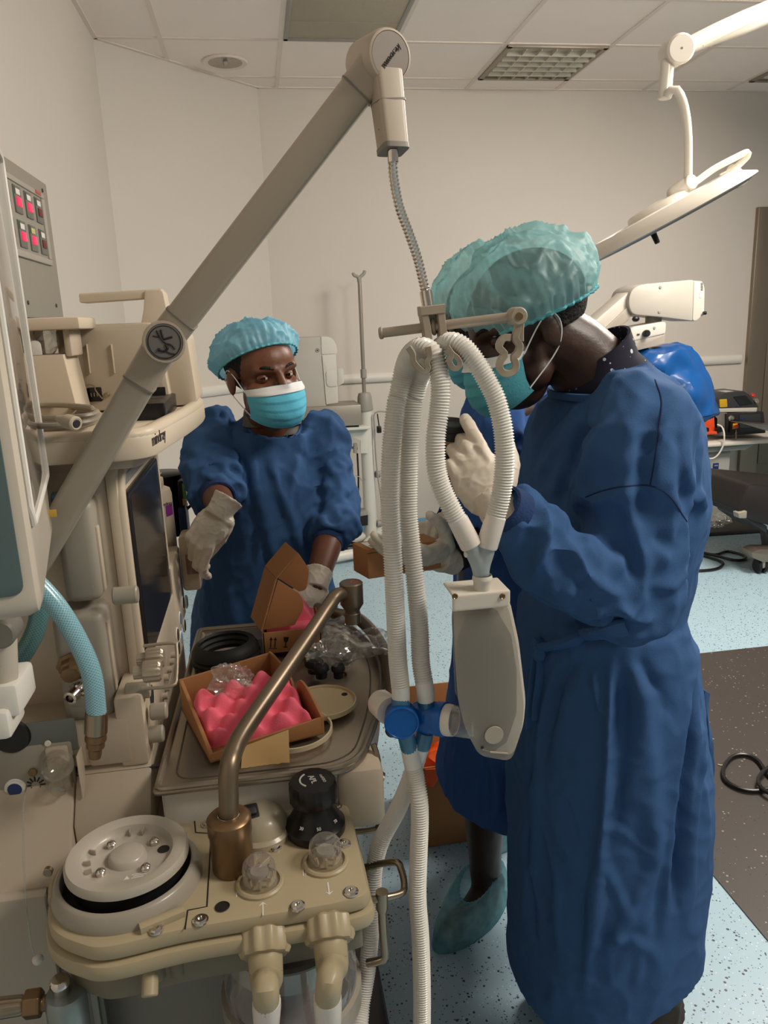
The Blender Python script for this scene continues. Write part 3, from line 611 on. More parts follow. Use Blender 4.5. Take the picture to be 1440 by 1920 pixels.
# clear check valve domes
for (px, py) in ((488, 1657), (611, 1617)):
    c = AZ(px, py, ZB)
    q = MB(); q.lathe([(.03, 0), (.03, .003), (.028, .005), (.025, .005), (.025, .001), (0, .001)], c, (0, 0, 1), 40); dm = q.build('check_valve', TAN, bs)
    q = MB(); q.lathe([(.021, .001), (.021, .022), (.0195, .03), (.015, .035), (.008, .0355), (0, .0355)], c, (0, 0, 1), 36); q.build('valve_dome', GLASS, dm)
    q = MB(); q.lathe([(0, .02), (.011, .02), (.012, .018), (.012, .016), (0, .016)], c, (0, 0, 1), 28); q.build('valve_disc', mat('valve_disc_grey', (150, 146, 140), .3), dm)
    for k in range(8):
        an = 2*math.pi*k/8; u = Vector((math.cos(an), math.sin(an), 0)); q = MB(); q.tube([c+u*.013+Vector((0, 0, .002)), c+u*.017+Vector((0, 0, .017))], .0018, 6); q.build('valve_cage', CHROME, dm)
    s_ = 1 if px > 550 else -1
    a = AZ(px+(5 if px > 550 else 5), py+48, ZB); u = Vector((0, s_*-1, 0))
    q = MB(); q.bb((a.x-.0008, a.y-.01, ZB), (a.x+.0008, a.y+.01, ZB+.0004), 0); tip = a.y-.012 if s_ > 0 else a.y+.012; bk = -s_*-.006
    q.prism([(a.x-.005, tip+s_*.006), (a.x, tip), (a.x+.005, tip+s_*.006), (a.x, tip+s_*.003)], T(ZB), .0004, 0); q.build('flow_arrow', WINK, bs)
for px, py in ((448, 1668), (572, 1630)):
    m = MB(); X = frame(AZ(px, py, ZB+.0003), (0, 1, 0), (-1, 0, 0))
    for x0_, x1_, y_ in ((-.012, .010, .002), (-.010, .012, -.001)): m.add([X @ Vector(v) for v in ((x0_, y_, 0), (x1_, y_, 0), (x1_, y_+.0012, 0), (x0_, y_+.0012, 0))], [(0, 1, 2, 3)])
    m.build('plate_marks', WINK, bs)
# pressure-limiting valve dial
c = AZ(592, 1556, ZB)
q = MB(); q.lathe([(0, 0), (.039, 0), (.041, .003), (.041, .013), (.037, .017), (.036, .02), (.029, .032), (.026, .04), (.026, .047), (.029, .05)], c, (0, 0, 1), 72, None); dial = q.build('limit_valve', BLACK, bs)
q = MB(); q.lathe([(0, .047), (.030, .047), (.0325, .05), (.0325, .073), (.030, .077), (.026, .078), (0, .078)], c, (0, 0, 1), 72, (18, .012)); kn = q.build('dial_knob', BLACK, dial)
m = MB(); m.text('APL', .0115, frame(c+Vector((.0, 0, .0785)), (.25, -1, 0), (1, .25, 0))); m.text('cmH2O', .006, frame(c+Vector((.014, .0, .0785)), (.25, -1, 0), (1, .25, 0)))
m.tube([c+Vector((.017*math.cos(t_), .017*math.sin(t_), .0785)) for t_ in np.linspace(2.2, 4.1, 14)], .0012, 6); m.build('dial_lettering', WINK, dial)
for an, s in ((-125, '30'), (-85, '50'), (-40, '70')):
    u = Vector((math.cos(math.radians(an)), math.sin(math.radians(an)), 0)); q = MB(); q.text(s, .006, frame(c+u*.0345+Vector((0, 0, .025)), Vector((0, 0, 1)).cross(u), u*-.5+Vector((0, 0, .6)))); q.build('dial_number', WINK, dial)
# bag / ventilator switch
c = AZ(488, 1560, ZB)
q = MB(); q.lathe([(.045, 0), (.045, .008), (.041, .012), (.039, .012), (.034, .026), (.022, .036), (0, .038)], c, (0, 0, 1), 48); sw = q.build('mode_switch', mat('switch_grey_plastic', (170, 160, 136), .35, coat=.2), bs)
q = MB(); q.box(c+Vector((-.012, -.008, .036)), (.026, .026, .01), .003, rotm(20, 0, 10)); q.build('switch_window', BLACK, sw)
q = MB(); q.box(c+Vector((-.008, -.012, .042)), (.012, .01, .006), .002, rotm(20, 0, 10)); q.build('switch_lever', DKG, sw)
# bag arm: brass socket, bent tube, swivel cylinder at its far end
c = AZ(438, 1626, ZB); cz = c+Vector((0, 0, .001))
q = MB(); q.lathe([(.026, 0), (.0265, .002), (.0265, .05), (.028, .053), (.028, .072), (.024, .076), (.014, .077)], cz, (0, 0, 1), 36); sk = q.build('arm_socket', BRASS, bs)
top = c+Vector((0, 0, .075)); Yt = top.y
path = [top, AY(429, 1500, Yt), AY(428, 1455, Yt+.005), AY(434, 1420, Yt+.02), AY(455, 1375, Yt+.07), AY(520, 1280, Yt+.19), AY(580, 1192, Yt+.30), AY(618, 1134, Yt+.38), AY(632, 1116, Yt+.40), AY(652, 1112, Yt+.42)]
q = MB(); q.tube(spline(path, step=.008), .0125, 20); q.build('bag_arm', BRONZE, bs)
q = MB(); q.lathe([(.0145, .0), (.0155, .003), (.013, .004)], cz+Vector((0, 0, .073)), (0, 0, 1), 28); q.build('seal_ring', CHROME, bs)
e = AY(659, 1112, Yt+.42); q = MB(); q.lathe([(0, .021), (.019, .021), (.021, .019), (.021, -.02), (.017, -.026), (.0135, -.032), (.0135, -.036), (.0145, -.037), (.0145, -.056), (0, -.057)], e, (0, 0, 1), 36); q.build('swivel_joint', BRONZE, bs)
q = MB(); q.tube(spline([e+Vector((.006+.006*math.cos(a_), .006*math.sin(a_), .0212)) for a_ in np.linspace(0, 6.28, 20)], step=.002), .0006, 5); q.build('swivel_mark', mat('red_orange_mark', (190, 96, 66), .5), bs)
# ports with ribbed nuts on the near edge
for (px, py, ex, ey, cx, cy) in ((497, 1800, 498, 1850, 500, 1885), (620, 1775, 618, 1835, 614, 1876)):
    c = AY(px, py, .765); q = MB()
    b0 = c+Vector((0, .035, .012)); ax = Vector((0, -.8, -.55)).normalized()
    q.lathe([(0, -.01), (.023, -.01), (.024, .0), (.029, .004), (.0295, .024), (.027, .029), (.02, .030), (0, .03)], b0, ax, 60, (10, .06)); nut = q.build('port_nut', TAN, bs)
    p1 = b0+ax*.028; e1 = AY(ex, ey, .715); e2 = AY(cx, cy, .715)
    q = MB(); P = spline([b0+ax*.02, p1+ax*.006, p1+ax*.022+Vector((0, 0, -.004)), e1, e2], step=.004); rr = np.interp(np.arange(len(P)), [0, len(P)*.3, len(P)*.45, len(P)-1], [.021, .0195, .0155, .0145]); q.tube(P, rr, 24); q.build('port_elbow', TAN, nut)
for (px, py, r) in ((283, 1800, .02), (330, 1795, .012)):
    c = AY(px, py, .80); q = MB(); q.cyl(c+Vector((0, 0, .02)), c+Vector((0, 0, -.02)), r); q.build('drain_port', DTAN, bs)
c = AY(283, 1822, .79); q = MB(); q.cyl(c+Vector((0, 0, .005)), c+Vector((0, -.022, -.014)), .0095); q.build('drain_cap', TAN, bs)
# clear absorber canister underneath
c = AY(548, 1850, .86); cc = Vector((c.x, .87, .30))
q = MB(); q.lathe([(0, 0), (.082, 0), (.086, .01), (.086, .30), (.088, .302), (.088, .33), (.084, .336), (.084, .39), (0, .392)], cc, (0, 0, 1), 48); q.build('absorber_canister', CLEAR, bs)
q = MB(); q.lathe([(0, .01), (.076, .01), (.076, .27), (.05, .285), (0, .29)], cc, (0, 0, 1), 40); q.build('absorber_granules', mat('purple_grey_granules', (104, 92, 90), .8, var=.3, vscale=200), bs)
q = MB(); q.lathe([(.075, .36), (.083, .36), (.083, .392), (.075, .392)], cc, (0, 0, 1), 40); q.build('canister_collar', mat('grey_green_collar', (120, 122, 112), .4), bs)
q = MB(); q.lathe([(.088, .27), (.094, .272), (.094, .30), (.088, .302)], cc, (0, 0, 1), 40); q.build('canister_ring', LG, bs)
# ================================================================== on and around the machine
def ribbon(P, w, dpt, name, m_, parent, step=.003):
    q = MB(); q.tube(spline(P, step=step), 1.0, 12, sq=(w, dpt, 5), up0=None); return q.build(name, m_, parent)
def flatribbon(P, wid, dpt, ax, n=None):
    """band of rectangular section: wid across the path in its own plane, dpt along ax"""
    P = [Vector(p) for p in spline(P, step=.003)]; ax = Vector(ax).normalized(); R = []
    for i, p in enumerate(P):
        t = (P[min(i+1, len(P)-1)]-P[max(i-1, 0)]).normalized(); u = t.cross(ax).normalized()*wid/2; v = ax*dpt/2; e = .82
        R.append([p+u*e+v, p+u+v*e, p+u-v*e, p+u*e-v, p-u*e-v, p-u-v*e, p-u+v*e, p-u*e+v])
    q = MB(); q.loft(R); return q
# ---- monitor on the shelf, seen from the back, with its carrying handle
YM = 1.40
t = thing('patient_monitor', 'cream monitor unit with carrying handle, seen from its back on the shelf', 'monitor', (-.3, YM+.06, ZS-.008))
x0 = AY(118, 740, YM).x; x1 = AY(314, 735, YM).x; zt = AY(230, 606, YM).z; z0 = ZS-.006
m = MB(); m.prism(roundpoly([(x0, z0), (x1+.006, z0), (x1-.006, zt+.0, .02), (x0, zt)], .012), Matrix(((1, 0, 0, 0), (0, 0, 1, YM), (0, 1, 0, 0), (0, 0, 0, 1))), .17, .008); m.build('housing', CREAM2, t)
m = MB(); m.prism(roundpoly([(x1-.008, z0), (x1+.048, z0), (x1+.04, AY(345, 625, YM).z), (x1-.01, zt+.005)], .014), Matrix(((1, 0, 0, 0), (0, 0, 1, YM+.03), (0, 1, 0, 0), (0, 0, 0, 1))), .15, .009); fr_ = m.build('front_bezel', CREAM, t)
hz = AY(200, 556, YM).z
P = [AY(q[0], q[1], YM+.03) for q in ((148, 563), (200, 560), (258, 557), (268, 557))]
m = MB(); m.prism(roundpoly([(AY(141, 560, YM).x, hz-.008), (AY(298, 560, YM).x, hz-.003), (AY(300, 545, YM).x, hz+.012), (AY(141, 560, YM).x, hz+.008)], .004), Matrix(((1, 0, 0, 0), (0, 0, 1, YM+.03), (0, 1, 0, 0), (0, 0, 0, 1))), .05, .004); m.build('handle', CREAM, t)
m = MB(); m.prism(roundpoly([(AY(258, 612, YM).x, zt-.01), (AY(316, 612, YM).x, zt-.01), (AY(302, 548, YM).x, hz+.01, .008), (AY(268, 548, YM).x, hz+.01), (AY(266, 590, YM).x, zt+.02, .01)], .004), Matrix(((1, 0, 0, 0), (0, 0, 1, YM+.025), (0, 1, 0, 0), (0, 0, 0, 1))), .07, .005); m.build('handle_post', CREAM, t)
for px in (166, 212):
    a = rectY(px-4, 645, px+5, 700, YM); one('guide_rib', CREAM, t, 'bb', (a[0], YM-.006, a[2]), (a[1], YM+.002, a[3]), .002)
a = rectY(163, 727, 193, 752, YM); sk_ = one('power_socket', BLACK, t, 'bb', (a[0], YM-.003, a[2]), (a[1], YM+.004, a[3]), .002)
for dx in (-.005, 0, .005): one('socket_pin', NICK, sk_, 'bb', ((a[0]+a[1])/2+dx-.0008, YM-.006, (a[2]+a[3])/2-.003), ((a[0]+a[1])/2+dx+.0008, YM-.002, (a[2]+a[3])/2+.003), 0)
q = MB(); q.tube(spline([AY(*p, YM-.008) for p in ((158, 752), (152, 735), (162, 722), (176, 724), (180, 733), (192, 748))], step=.002), .0012, 8); q.build('cord_clip', NICK, t)
c = AY(201, 740, YM); one('earth_terminal', NICK, t, 'cyl', c, c+Vector((0, -.006, 0)), .004)
a = rectY(273, 727, 312, 748, YM); us = one('usb_port', BLACK, t, 'bb', (a[0], YM-.004, a[2]), (a[1], YM+.004, a[3]), .001)
for k in (0, 1): one('usb_slot', CHROME, us, 'bb', (a[0]+.002, YM-.005, a[2]+.002+k*.0075), (a[0]+.013, YM-.003, a[2]+.007+k*.0075), .0005)
a = rectY(258, 744, 270, 750, YM); one('video_port', DKG, t, 'bb', (a[0], YM-.004, a[2]), (a[1], YM+.002, a[3]), .001)
q = MB(); q.tube([(p[0], YM-.0005, p[1]) for p in spline(roundpoly([tuple(AY(*e, YM).xz) for e in ((240, 690), (296, 690), (295, 720), (240, 722))], .008), step=.004, closed=True, lin=True)], .0006, 6, closed=True); q.build('battery_cover_seam', DKG, t)
# side speaker cover ring on the right bezel
# ---- second bracket unit at the far left with a flat top
YB = 1.28
t = thing('shelf_bracket_unit', 'cream flat-topped bracket unit at left of the shelf, holding a clear bag', 'equipment', (-.45, YB, ZS-.008))
a = rectY(-80, 604, 150, 617, YB); one('flat_top', CREAM, t, 'bb', (a[0], YB, a[2]), (a[1], YB+.13, a[3]+.002), .004)
a = rectY(40, 668, 130, 770, YB); q = MB(); q.prism([(a[0]-.12, z0), (a[1]+.012, z0), (a[1], a[3]), (a[0]-.12, a[3])], Matrix(((1, 0, 0, 0), (0, 0, 1, YB+.01), (0, 1, 0, 0), (0, 0, 0, 1))), .1, .004); q.build('pedestal', CREAM, t)
a2 = rectY(110, 617, 128, 668, YB); one('column', CREAM2, t, 'bb', (a2[0], YB+.02, a[3]-.004), (a2[1]+.002, YB+.10, a2[3]+.004), .003)
a2 = rectY(-60, 617, 52, 668, YB); one('column', CREAM2, t, 'bb', (a2[0], YB+.05, a[3]-.004), (a2[1], YB+.11, a2[3]+.004), .003)
zb_ = a[3]
c = AY(85, 655, YB+.04); q = MB(); q.ell((c.x, YB+.045, zb_+.02), (.022, .02, .022), None, 28, 20); q.displace(lambda P, N: np.array([.008*mnoise.noise(Vector(p)*90) for p in P])); tag(q.build('plastic_bag', FILM, None, 180), 'crumpled clear bag tucked in the cream bracket under the flat top', 'plastic bag')
c = AY(68, 662, YB+.015); q = MB(); q.prism(roundpoly([(-.009, 0), (.009, 0), (.009, .022, .009), (-.009, .022, .009)], .001), Matrix(((1, 0, 0, c.x), (0, 0, 1, YB+.013), (0, 1, 0, zb_+.0005), (0, 0, 0, 1))), .002, .0004); tag(q.build('paper_tag', LABEL), 'small round-topped white tag in the bracket beside the clear bag', 'tag')
# ---- black power adaptor and coiled cable on the shelf
zs = ZS-.008
q = [AZ(*p, zs) for p in ((240, 790), (312, 787), (332, 765), (262, 760))]
t = thing('power_adaptor', 'black power adaptor box lying on the machine top shelf', 'adaptor', q[0])
m = MB(); m.prism(roundpoly([tuple(p.xy) for p in q], .004), Matrix.Translation((0, 0, zs)), .026, .003); m.build('case', BLACK, t)
a = (q[0]+q[1])/2; one('rating_label', INK, t, 'box', ((q[0]+q[1]+q[2]+q[3])/4)+Vector((.0, .0, .0262)), (.04, .03, .0006), .0001)
CABM = mat('grey_beige_cable', (152, 142, 124), .45)
cab = []
for (cx, cy, rx, ry, dz) in ((92, 790, 95, 26, .006), (98, 782, 92, 24, .014), (85, 786, 105, 30, .021), (100, 778, 86, 20, .027), (70, 792, 110, 28, .012)):
    for k in range(14):
        an = 2*math.pi*k/14; cab.append(AZ(cx+rx*math.cos(an)*.95, cy+ry*math.sin(an)*.62-6, zs+dz))
q = MB(); q.tube([p for p in spline([c_ for c_ in cab], step=.006) if True], .0042, 8); tag(q.build('coiled_cable', CABM), 'coiled grey-beige patient cable heaped on the machine top shelf', 'cable')
for (p0, p1, lab) in (((108, 785), (138, 793), 'cream cable connector lying on the coil nearer the arm'), ((58, 792), (32, 797), 'cream cable connector lying at the left of the coil')):
    a = AZ(*p0, zs+.034); c = AZ(*p1, zs+.03); d = (c-a).normalized(); t = thing('cable_connector', lab, 'connector', a, 'cream connectors on the coiled cable')
    q = MB(); q.lathe([(0, 0), (.004, 0), (.006, .01), (.009, .02), (.009, .036), (.007, .038), (0, .036)], a, d, 24); q.build('shell', CREAM, t); q = MB(); q.cyl(a+d*.036, a+d*.039, .005); q.build('pin_face', DKG, t)
# ---- gooseneck support arm
t = thing('support_arm', 'long jointed beige arm reaching up over the machine with gooseneck end', 'support arm', AY(70, 1040, 1.07))
A0 = AY(52, 1082, 1.065); A1 = AY(307, 640, 1.03); A2 = AY(714, 112, .95)
ARMM = mat('arm_beige', (178, 164, 146), .4, var=.02); ARMS = mat('arm_band_grey', (128, 120, 110), .45)
def link(a, c, s0, s1, w0, w1, name, m_):
    d = (c-a); L = d.length; d = d.normalized(); u = Vector((0, -1, 0)); u = (u-d*u.dot(d)).normalized(); v = d.cross(u)
    R = []
    for s, w_ in ((s0, w0), (s1, w1)):
        p = a+d*L*s; R.append([p+v*x*w_+u*y*w_*.95 for x, y in roundpoly([(-1, -1), (1, -1), (1, 1), (-1, 1)], .45, 4)])
    q = MB(); q.loft(R); return q.build(name, m_, t)
link(A0, A1, .0, .84, .0195, .0195, 'lower_link', mat('arm_grey_lower', (166, 156, 140), .4)); link(A0, A1, .835, .99, .0205, .0205, 'lower_sleeve', ARMM); link(A0, A1, .832, .838, .021, .021, 'band', ARMS)
link(A1, A2, .02, .095, .0205, .0205, 'upper_sleeve', ARMM); link(A1, A2, .095, .9, .0195, .0195, 'upper_link', ARMM); link(A1, A2, .092, .0965, .021, .021, 'band', ARMS)
link(A1, A2, .9, .985, .0205, .0215, 'upper_sleeve', ARMM); link(A1, A2, .897, .902, .0212, .0212, 'band', ARMS)
ax1 = Vector((.14, -1, -.02)).normalized()
q = MB(); q.lathe([(0, -.03), (.024, -.03), (.0255, -.028), (.0265, .02), (.025, .0295), (.0225, .0298), (.0222, .0285), (0, .0285)], A1, ax1, 48); ej = q.build('elbow_joint', ARMM, t)
q = MB(); q.lathe([(0, .0294), (.0215, .0294), (.0222, .0286)], A1, ax1, 40); q.build('badge', mat('grey_badge', (112, 108, 102), .45), ej)
X = frame(A1+ax1*.0297, (1, .14, 0), (0, 0, 1))
q = MB()
q.tube([X @ Vector((.0195*math.cos(a), .0195*math.sin(a), 0)) for a in np.linspace(0, 6.283, 40)[:-1]], .0006, 5, closed=True)
def mark(pts, r): q.tube([X @ Vector((a*.001, c_*.001, 0)) for a, c_ in spline([p+(0,) for p in pts], step=.6)[:, :2]], r, 6)
mark([(-8, 14), (-5, 7), (-2, 2), (2, -2)], .0012); mark([(-3, 15), (-2, 9), (0, 4), (6, 5), (10, 6)], .0013); mark([(2, -2), (8, -4), (12, -9)], .0012); mark([(1, -3), (3, -8), (-2, -11), (-7, -9)], .0016); mark([(-9, -9), (-6, -9)], .0022); mark([(0, -11), (6, -14), (11, -15)], .0009); mark([(-13, 8), (-6, 6), (0, 3)], .0008)
q.build('badge_drawing', DINK, ej)
ax2 = Vector((.42, -1, -.06)).normalized(); C2 = A2+Vector((0, .0, 0))
q = MB(); q.lathe([(0, -.035), (.026, -.035), (.028, -.03), (.0285, .015), (.027, .02), (.0245, .021), (.0242, .0195), (0, .0195)], C2, ax2, 48); tj = q.build('top_joint', ARMM, t)
q = MB(); q.lathe([(0, .0206), (.0238, .0206), (.0243, .0196)], C2, ax2, 40); q.build('joint_cover', mat('joint_cover_grey', (136, 126, 116), .4), tj)
X = frame(C2+ax2*.0208, (1, .42, .75), (-.5, 0, 1)); q = MB(); q.text('mindray', .0105, frame(C2+ax2*.0208, Vector((.8, .3, 1)), Vector((-1, 0, .8)))); q.build('joint_lettering', DINK, tj)
N0 = AY(722, 150, .945); N1 = AY(737, 281, .93)
def link2(a, c, w0, w1, name, m_):
    d = (c-a).normalized(); u = Vector((.25, -1, 0)); u = (u-d*u.dot(d)).normalized(); v = d.cross(u); q = MB()
    q.loft([[p+v*x*w_+u*y*w_ for x, y in roundpoly([(-1, -1), (1, -1), (1, 1), (-1, 1)], .4, 4)] for p, w_ in ((a, w0), (c, w1))]); return q.build(name, m_, t)
link2(AY(721, 140, .945), N1, .0165, .0148, 'neck', ARMM); link2(AY(727.5, 191, .94), AY(728, 195, .94), .0166, .0166, 'band', ARMS); link2(AY(736, 275, .931), N1+Vector((0, 0, -.002)), .0154, .0154, 'neck_cap', ARMS)
for py in (222, 243): c = AY(713, py, .93); one('neck_screw', DKG, t, 'ell', c, .0022)
GN = [AY(*p, .925) for p in ((736, 283), (738, 330), (748, 385), (766, 435), (783, 485), (794, 530), (800, 556))]
P = spline(GN, step=.0011); i = np.arange(len(P)); q = MB(); q.tube(P, .0054+.0006*np.cos(i*math.pi/2), 14); q.build('gooseneck', CHROME, t)
q = MB(); q.cyl(AY(736, 280, .925), AY(737, 306, .925), .0062); q.build('ferrule', CHROME, t)
q = MB(); q.cyl(AY(798, 545, .925), AY(804, 582, .92), .0075); q.build('ferrule', CHROME, t)
# hose holder at the end of the gooseneck
HOLD = mat('holder_beige', (158, 146, 128), .42)
h_ = thing('hose_holder', 'beige plastic hose holder bar with loop clips hanging from the gooseneck', 'holder', AY(812, 580, .92))
for P, w_ in ((((793, 587), (799, 618), (803, 652)), .009), (((824, 585), (828, 620), (831, 655)), .009)):
    q = flatribbon([AY(*p, .91) for p in P], w_, .018, (0, 1, 0)); q.build('bracket_leg', HOLD, h_)
q = flatribbon([AY(786, 584, .91), AY(831, 579, .91)], .011, .0205, (0, 1, 0)); q.build('bracket_top', HOLD, h_)
q = flatribbon([AY(797, 604, .915), AY(826, 600, .915)], .02, .006, (0, 1, 0)); q.build('bracket_web', HOLD, h_)
B0 = AY(711, 625, .935); B1 = AY(968, 593, .885)
q = MB(); q.cyl(B0, B0+(B1-B0)*.03, .0072); q.build('end_cap', HOLD, h_)
q = MB(); q.cyl(B0, B1, .0058); q.build('bar', mat('bar_beige_metal', (172, 160, 144), .35, .3), h_)
q = MB(); q.cyl(B0+(B1-B0)*.39, B0+(B1-B0)*.42, .0105); q.build('collar', HOLD, h_)
def clip(pts, Y, wid=.0045, dep=.016, name='loop_clip'):
    q = flatribbon([AY(*p, Y) for p in pts], wid, dep, (.25, 1, 0)); return q.build(name, HOLD, h_)
q = MB(); q.cyl(B1+Vector((0, .011, 0)), B1+Vector((0, -.011, 0)), .0105); q.build('pivot', HOLD, h_); q = MB(); q.cyl(B1+Vector((0, -.010, 0)), B1+Vector((0, -.0125, 0)), .0045, n=16); q.build('pivot_screw', BRASS, h_)
clip([(972, 602), (970, 618), (966, 634), (974, 648), (970, 662), (963, 670), (967, 682), (964, 694), (953, 700), (941, 697), (936, 686), (940, 673), (946, 664), (936, 652), (938, 641), (946, 633), (957, 633)], .885, .0085)
clip([(975, 600), (974, 622), (974, 640)], .885, .009)
clip([(766, 651), (774, 664), (776, 678), (787, 691), (797, 697), (803, 690), (800, 680), (806, 668), (803, 650)], .880, .007)
clip([(836, 655), (846, 665), (842, 676), (848, 688), (857, 690), (862, 681), (857, 671), (848, 664), (838, 650)], .876, .007)
# ---- breathing circuit
bc = thing('breathing_circuit', 'white corrugated breathing hoses hung on the holder with blue water-trap discs', 'breathing hoses', AY(790, 1340, .9))
def HP(L): return [AY(x, y, Y) for x, y, Y in L]
ha = HP([(876, 1010, .862), (866, 990, .864), (853, 966, .866), (830, 919, .87), (818, 876, .872), (817, 824, .874), (822, 780, .878), (826, 735, .88), (823, 698, .883), (812, 664, .89), (795, 652, .90), (779, 656, .912), (765, 672, .925), (755, 702, .935), (747, 740, .935), (742, 765, .932), (733, 850, .92), (731, 940, .91), (735, 1017, .905), (739, 1094, .90), (743, 1180, .90), (746, 1240, .90), (751, 1290, .90), (752, 1322, .90)])
hose_mesh(ha, .0112, smooth_ends=.028).build('hose', HOSEM, bc)
hb = HP([(918, 1008, .862), (923, 988, .862), (938, 935, .862), (946, 876, .862), (944, 811, .864), (931, 752, .868), (912, 712, .872), (890, 676, .877), (868, 651, .885), (847, 642, .895), (826, 652, .912), (805, 678, .93), (788, 708, .945), (779, 740, .95), (774, 760, .95), (768, 837, .945), (766, 914, .94), (766, 966, .935), (771, 1017, .93), (779, 1094, .92), (786, 1170, .915), (789, 1240, .91), (796, 1285, .905), (799, 1312, .905)])
hose_mesh(hb, .0112, smooth_ends=.028).build('hose', HOSEM, bc)
hc = HP([(766, 1396, .905), (772, 1425, .905), (780, 1460, .90), (786, 1500, .89), (787, 1545, .885), (785, 1600, .88), (783, 1682, .87), (788, 1753, .86), (791, 1842, .85), (791, 1930, .84), (788, 2010, .83), (740, 2110, .81), (610, 2120, .79), (520, 2060, .76), (503, 1980, .735), (500, 1905, .717)])
hose_mesh(hc, .0112, smooth_ends=.035).build('hose', HOSEM, bc)
hd = HP([(791, 1392, .91), (781, 1425, .92), (766, 1470, .925), (743, 1523, .93), (715, 1576, .935), (702, 1629, .93), (697, 1718, .91), (690, 1806, .89), (679, 1877, .87), (672, 1935, .84), (660, 2010, .80), (640, 2050, .77), (622, 2010, .745), (616, 1950, .728), (614, 1897, .717)])
hose_mesh(hd, .0112, smooth_ends=.03).build('hose', HOSEM, bc)
CUFFM = mat('white_hose_cuff', (224, 216, 206), .35, sub=.2)
def cuff(a, c, r0, r1, name='cuff', m_=None, fl=None):
    d = c-a; L = d.length; q = MB(); q.lathe([(r0*.7, 0), (r0, .0005), (r0*1.02, L*.2), (r1, L*.95), (r1*.95, L), (r1*.6, L)], a, d, 48, fl); return q.build(name, m_ or CUFFM, bc)
cuff(AY(858, 974, .866), AY(884, 1024, .862), .0124, .0132); cuff(AY(930, 968, .862), AY(912, 1026, .862), .0124, .0132)
cuff(AY(500, 1875, .715), AY(500, 1945, .725), .0155, .0135, fl=(24, .015)); cuff(AY(614, 1868, .715), AY(617, 1945, .727), .0155, .0135, fl=(24, .015))
# Y piece
YPM = sheer('y_piece_plastic', (205, 214, 216), .62, .2, .4)
q = MB(); e0 = AY(902, 1078, .862)
q.tube(spline([AY(878, 1012, .862), AY(887, 1035, .862), AY(897, 1058, .862), e0], step=.004), .0098, 18); q.tube(spline([AY(916, 1010, .862), AY(912, 1035, .862), AY(905, 1058, .862), e0], step=.004), .0098, 18)
q.remesh(.0018, 3); q.build('y_piece', YPM, bc)
cuff(AY(902, 1060, .862), AY(903, 1078, .862), .0095, .0095, 'y_outlet', YPM)
q = MB(); q.ell(AY(874, 1038, .86), (.003, .003, .005)); q.build('y_piece_tab', CUFFM, bc)
# water traps
c = AY(752, 1348, .895); ax = Vector((-.12, -1, .05)).normalized()
q = MB(); q.lathe([(0, -.02), (.018, -.02), (.0205, -.014), (.0215, .004), (.0225, .006), (.0225, .012), (.0205, .0135), (.0195, .012), (0, .0125)], c, ax, 48); q.build('water_trap', BLUEP, bc)
q = MB(); q.lathe([(0, -.05), (.016, -.05), (.018, -.046), (.019, -.018), (0, -.018)], c+Vector((-.006, 0, .004)), Vector((.35, -1, 0)), 36); q.build('trap_cup', CUFFM, bc)
c2 = AY(806, 1345, .905); ax = Vector((1, -.75, .1)).normalized()
q = MB(); q.lathe([(0, -.022), (.018, -.022), (.021, -.016), (.0215, .006), (.0205, .009), (.0205, .011), (.0228, .012), (.0228, .022), (.021, .023), (0, .023)], c2, ax, 48); q.build('water_trap', BLUEP, bc)
q = MB(); q.lathe([(.0205, .0), (.021, .004), (.020, .012), (.018, .012)], c2+ax*.023, ax, 40); q.build('trap_ring', CUFFM, bc)
q = MB(); q.lathe([(.0195, .0), (.0195, .03), (.017, .036), (0, .037)], c2+ax*.03, ax, 40); q.build('trap_cup', CLEAR, bc)
cuff(AY(751, 1308, .90), AY(752.5, 1338, .897), .0118, .0118, 'trap_port', BLUEC, (18, .02)); cuff(AY(797, 1296, .907), AY(799, 1326, .905), .0108, .0108, 'trap_port', BLUEC, (18, .02))
cuff(AY(768, 1406, .905), AY(760, 1374, .90), .0112, .0112, 'trap_port', BLUEC, (18, .02)); cuff(AY(790, 1402, .908), AY(798, 1372, .907), .0112, .0112, 'trap_port', BLUEC, (18, .02))
# ---- test lung hanging from the Y piece
YL = .855
tl = thing('test_lung', 'frosted white test lung with grey bladder hanging below the hose Y piece', 'test lung', AY(905, 1260, YL))
fp = [(848, 1124), (852, 1213), (859, 1313), (874, 1371), (899, 1418), (959, 1428), (979, 1369), (983, 1324), (970, 1213), (952, 1131)]
XZ = lambda Y: Matrix(((1, 0, 0, 0), (0, 0, 1, Y), (0, 1, 0, 0), (0, 0, 0, 1)))
pp = roundpoly([tuple(AY(*p, YL).xz) for p in fp], .012, 5)
m = MB(); m.prism(pp, XZ(YL), .003, .001); m.build('front_plate', sheer('frosted_front_plate', (214, 208, 196), .3, .3, .3, 4, .02), tl)
bp_ = roundpoly([tuple(AY(x+(6 if x > 900 else 4), y-6, YL+.03).xz) for x, y in fp], .012, 5)
m = MB(); m.prism(bp_, XZ(YL+.036), .003, .001); m.build('back_plate', LUNG, tl)
c = AY(912, 1265, YL+.02); m = MB(); m.lathe([(0, -.112), (.02, -.10), (.036, -.06), (.04, 0), (.036, .05), (.02, .085), (0, .10)], (c.x, YL+.0195, c.z), (-.07, 0, 1), 36); m.v = [(v[0], YL+.0195+(v[1]-YL-.0195)*.40, v[2]) for v in m.v]; m.build('bladder', mat('grey_silicone_bladder', (80, 76, 68), .5), tl)
m = MB(); a0 = AY(846, 1106, YL); a1 = AY(966, 1102, YL); zt_ = AY(905, 1097, YL+.02).z
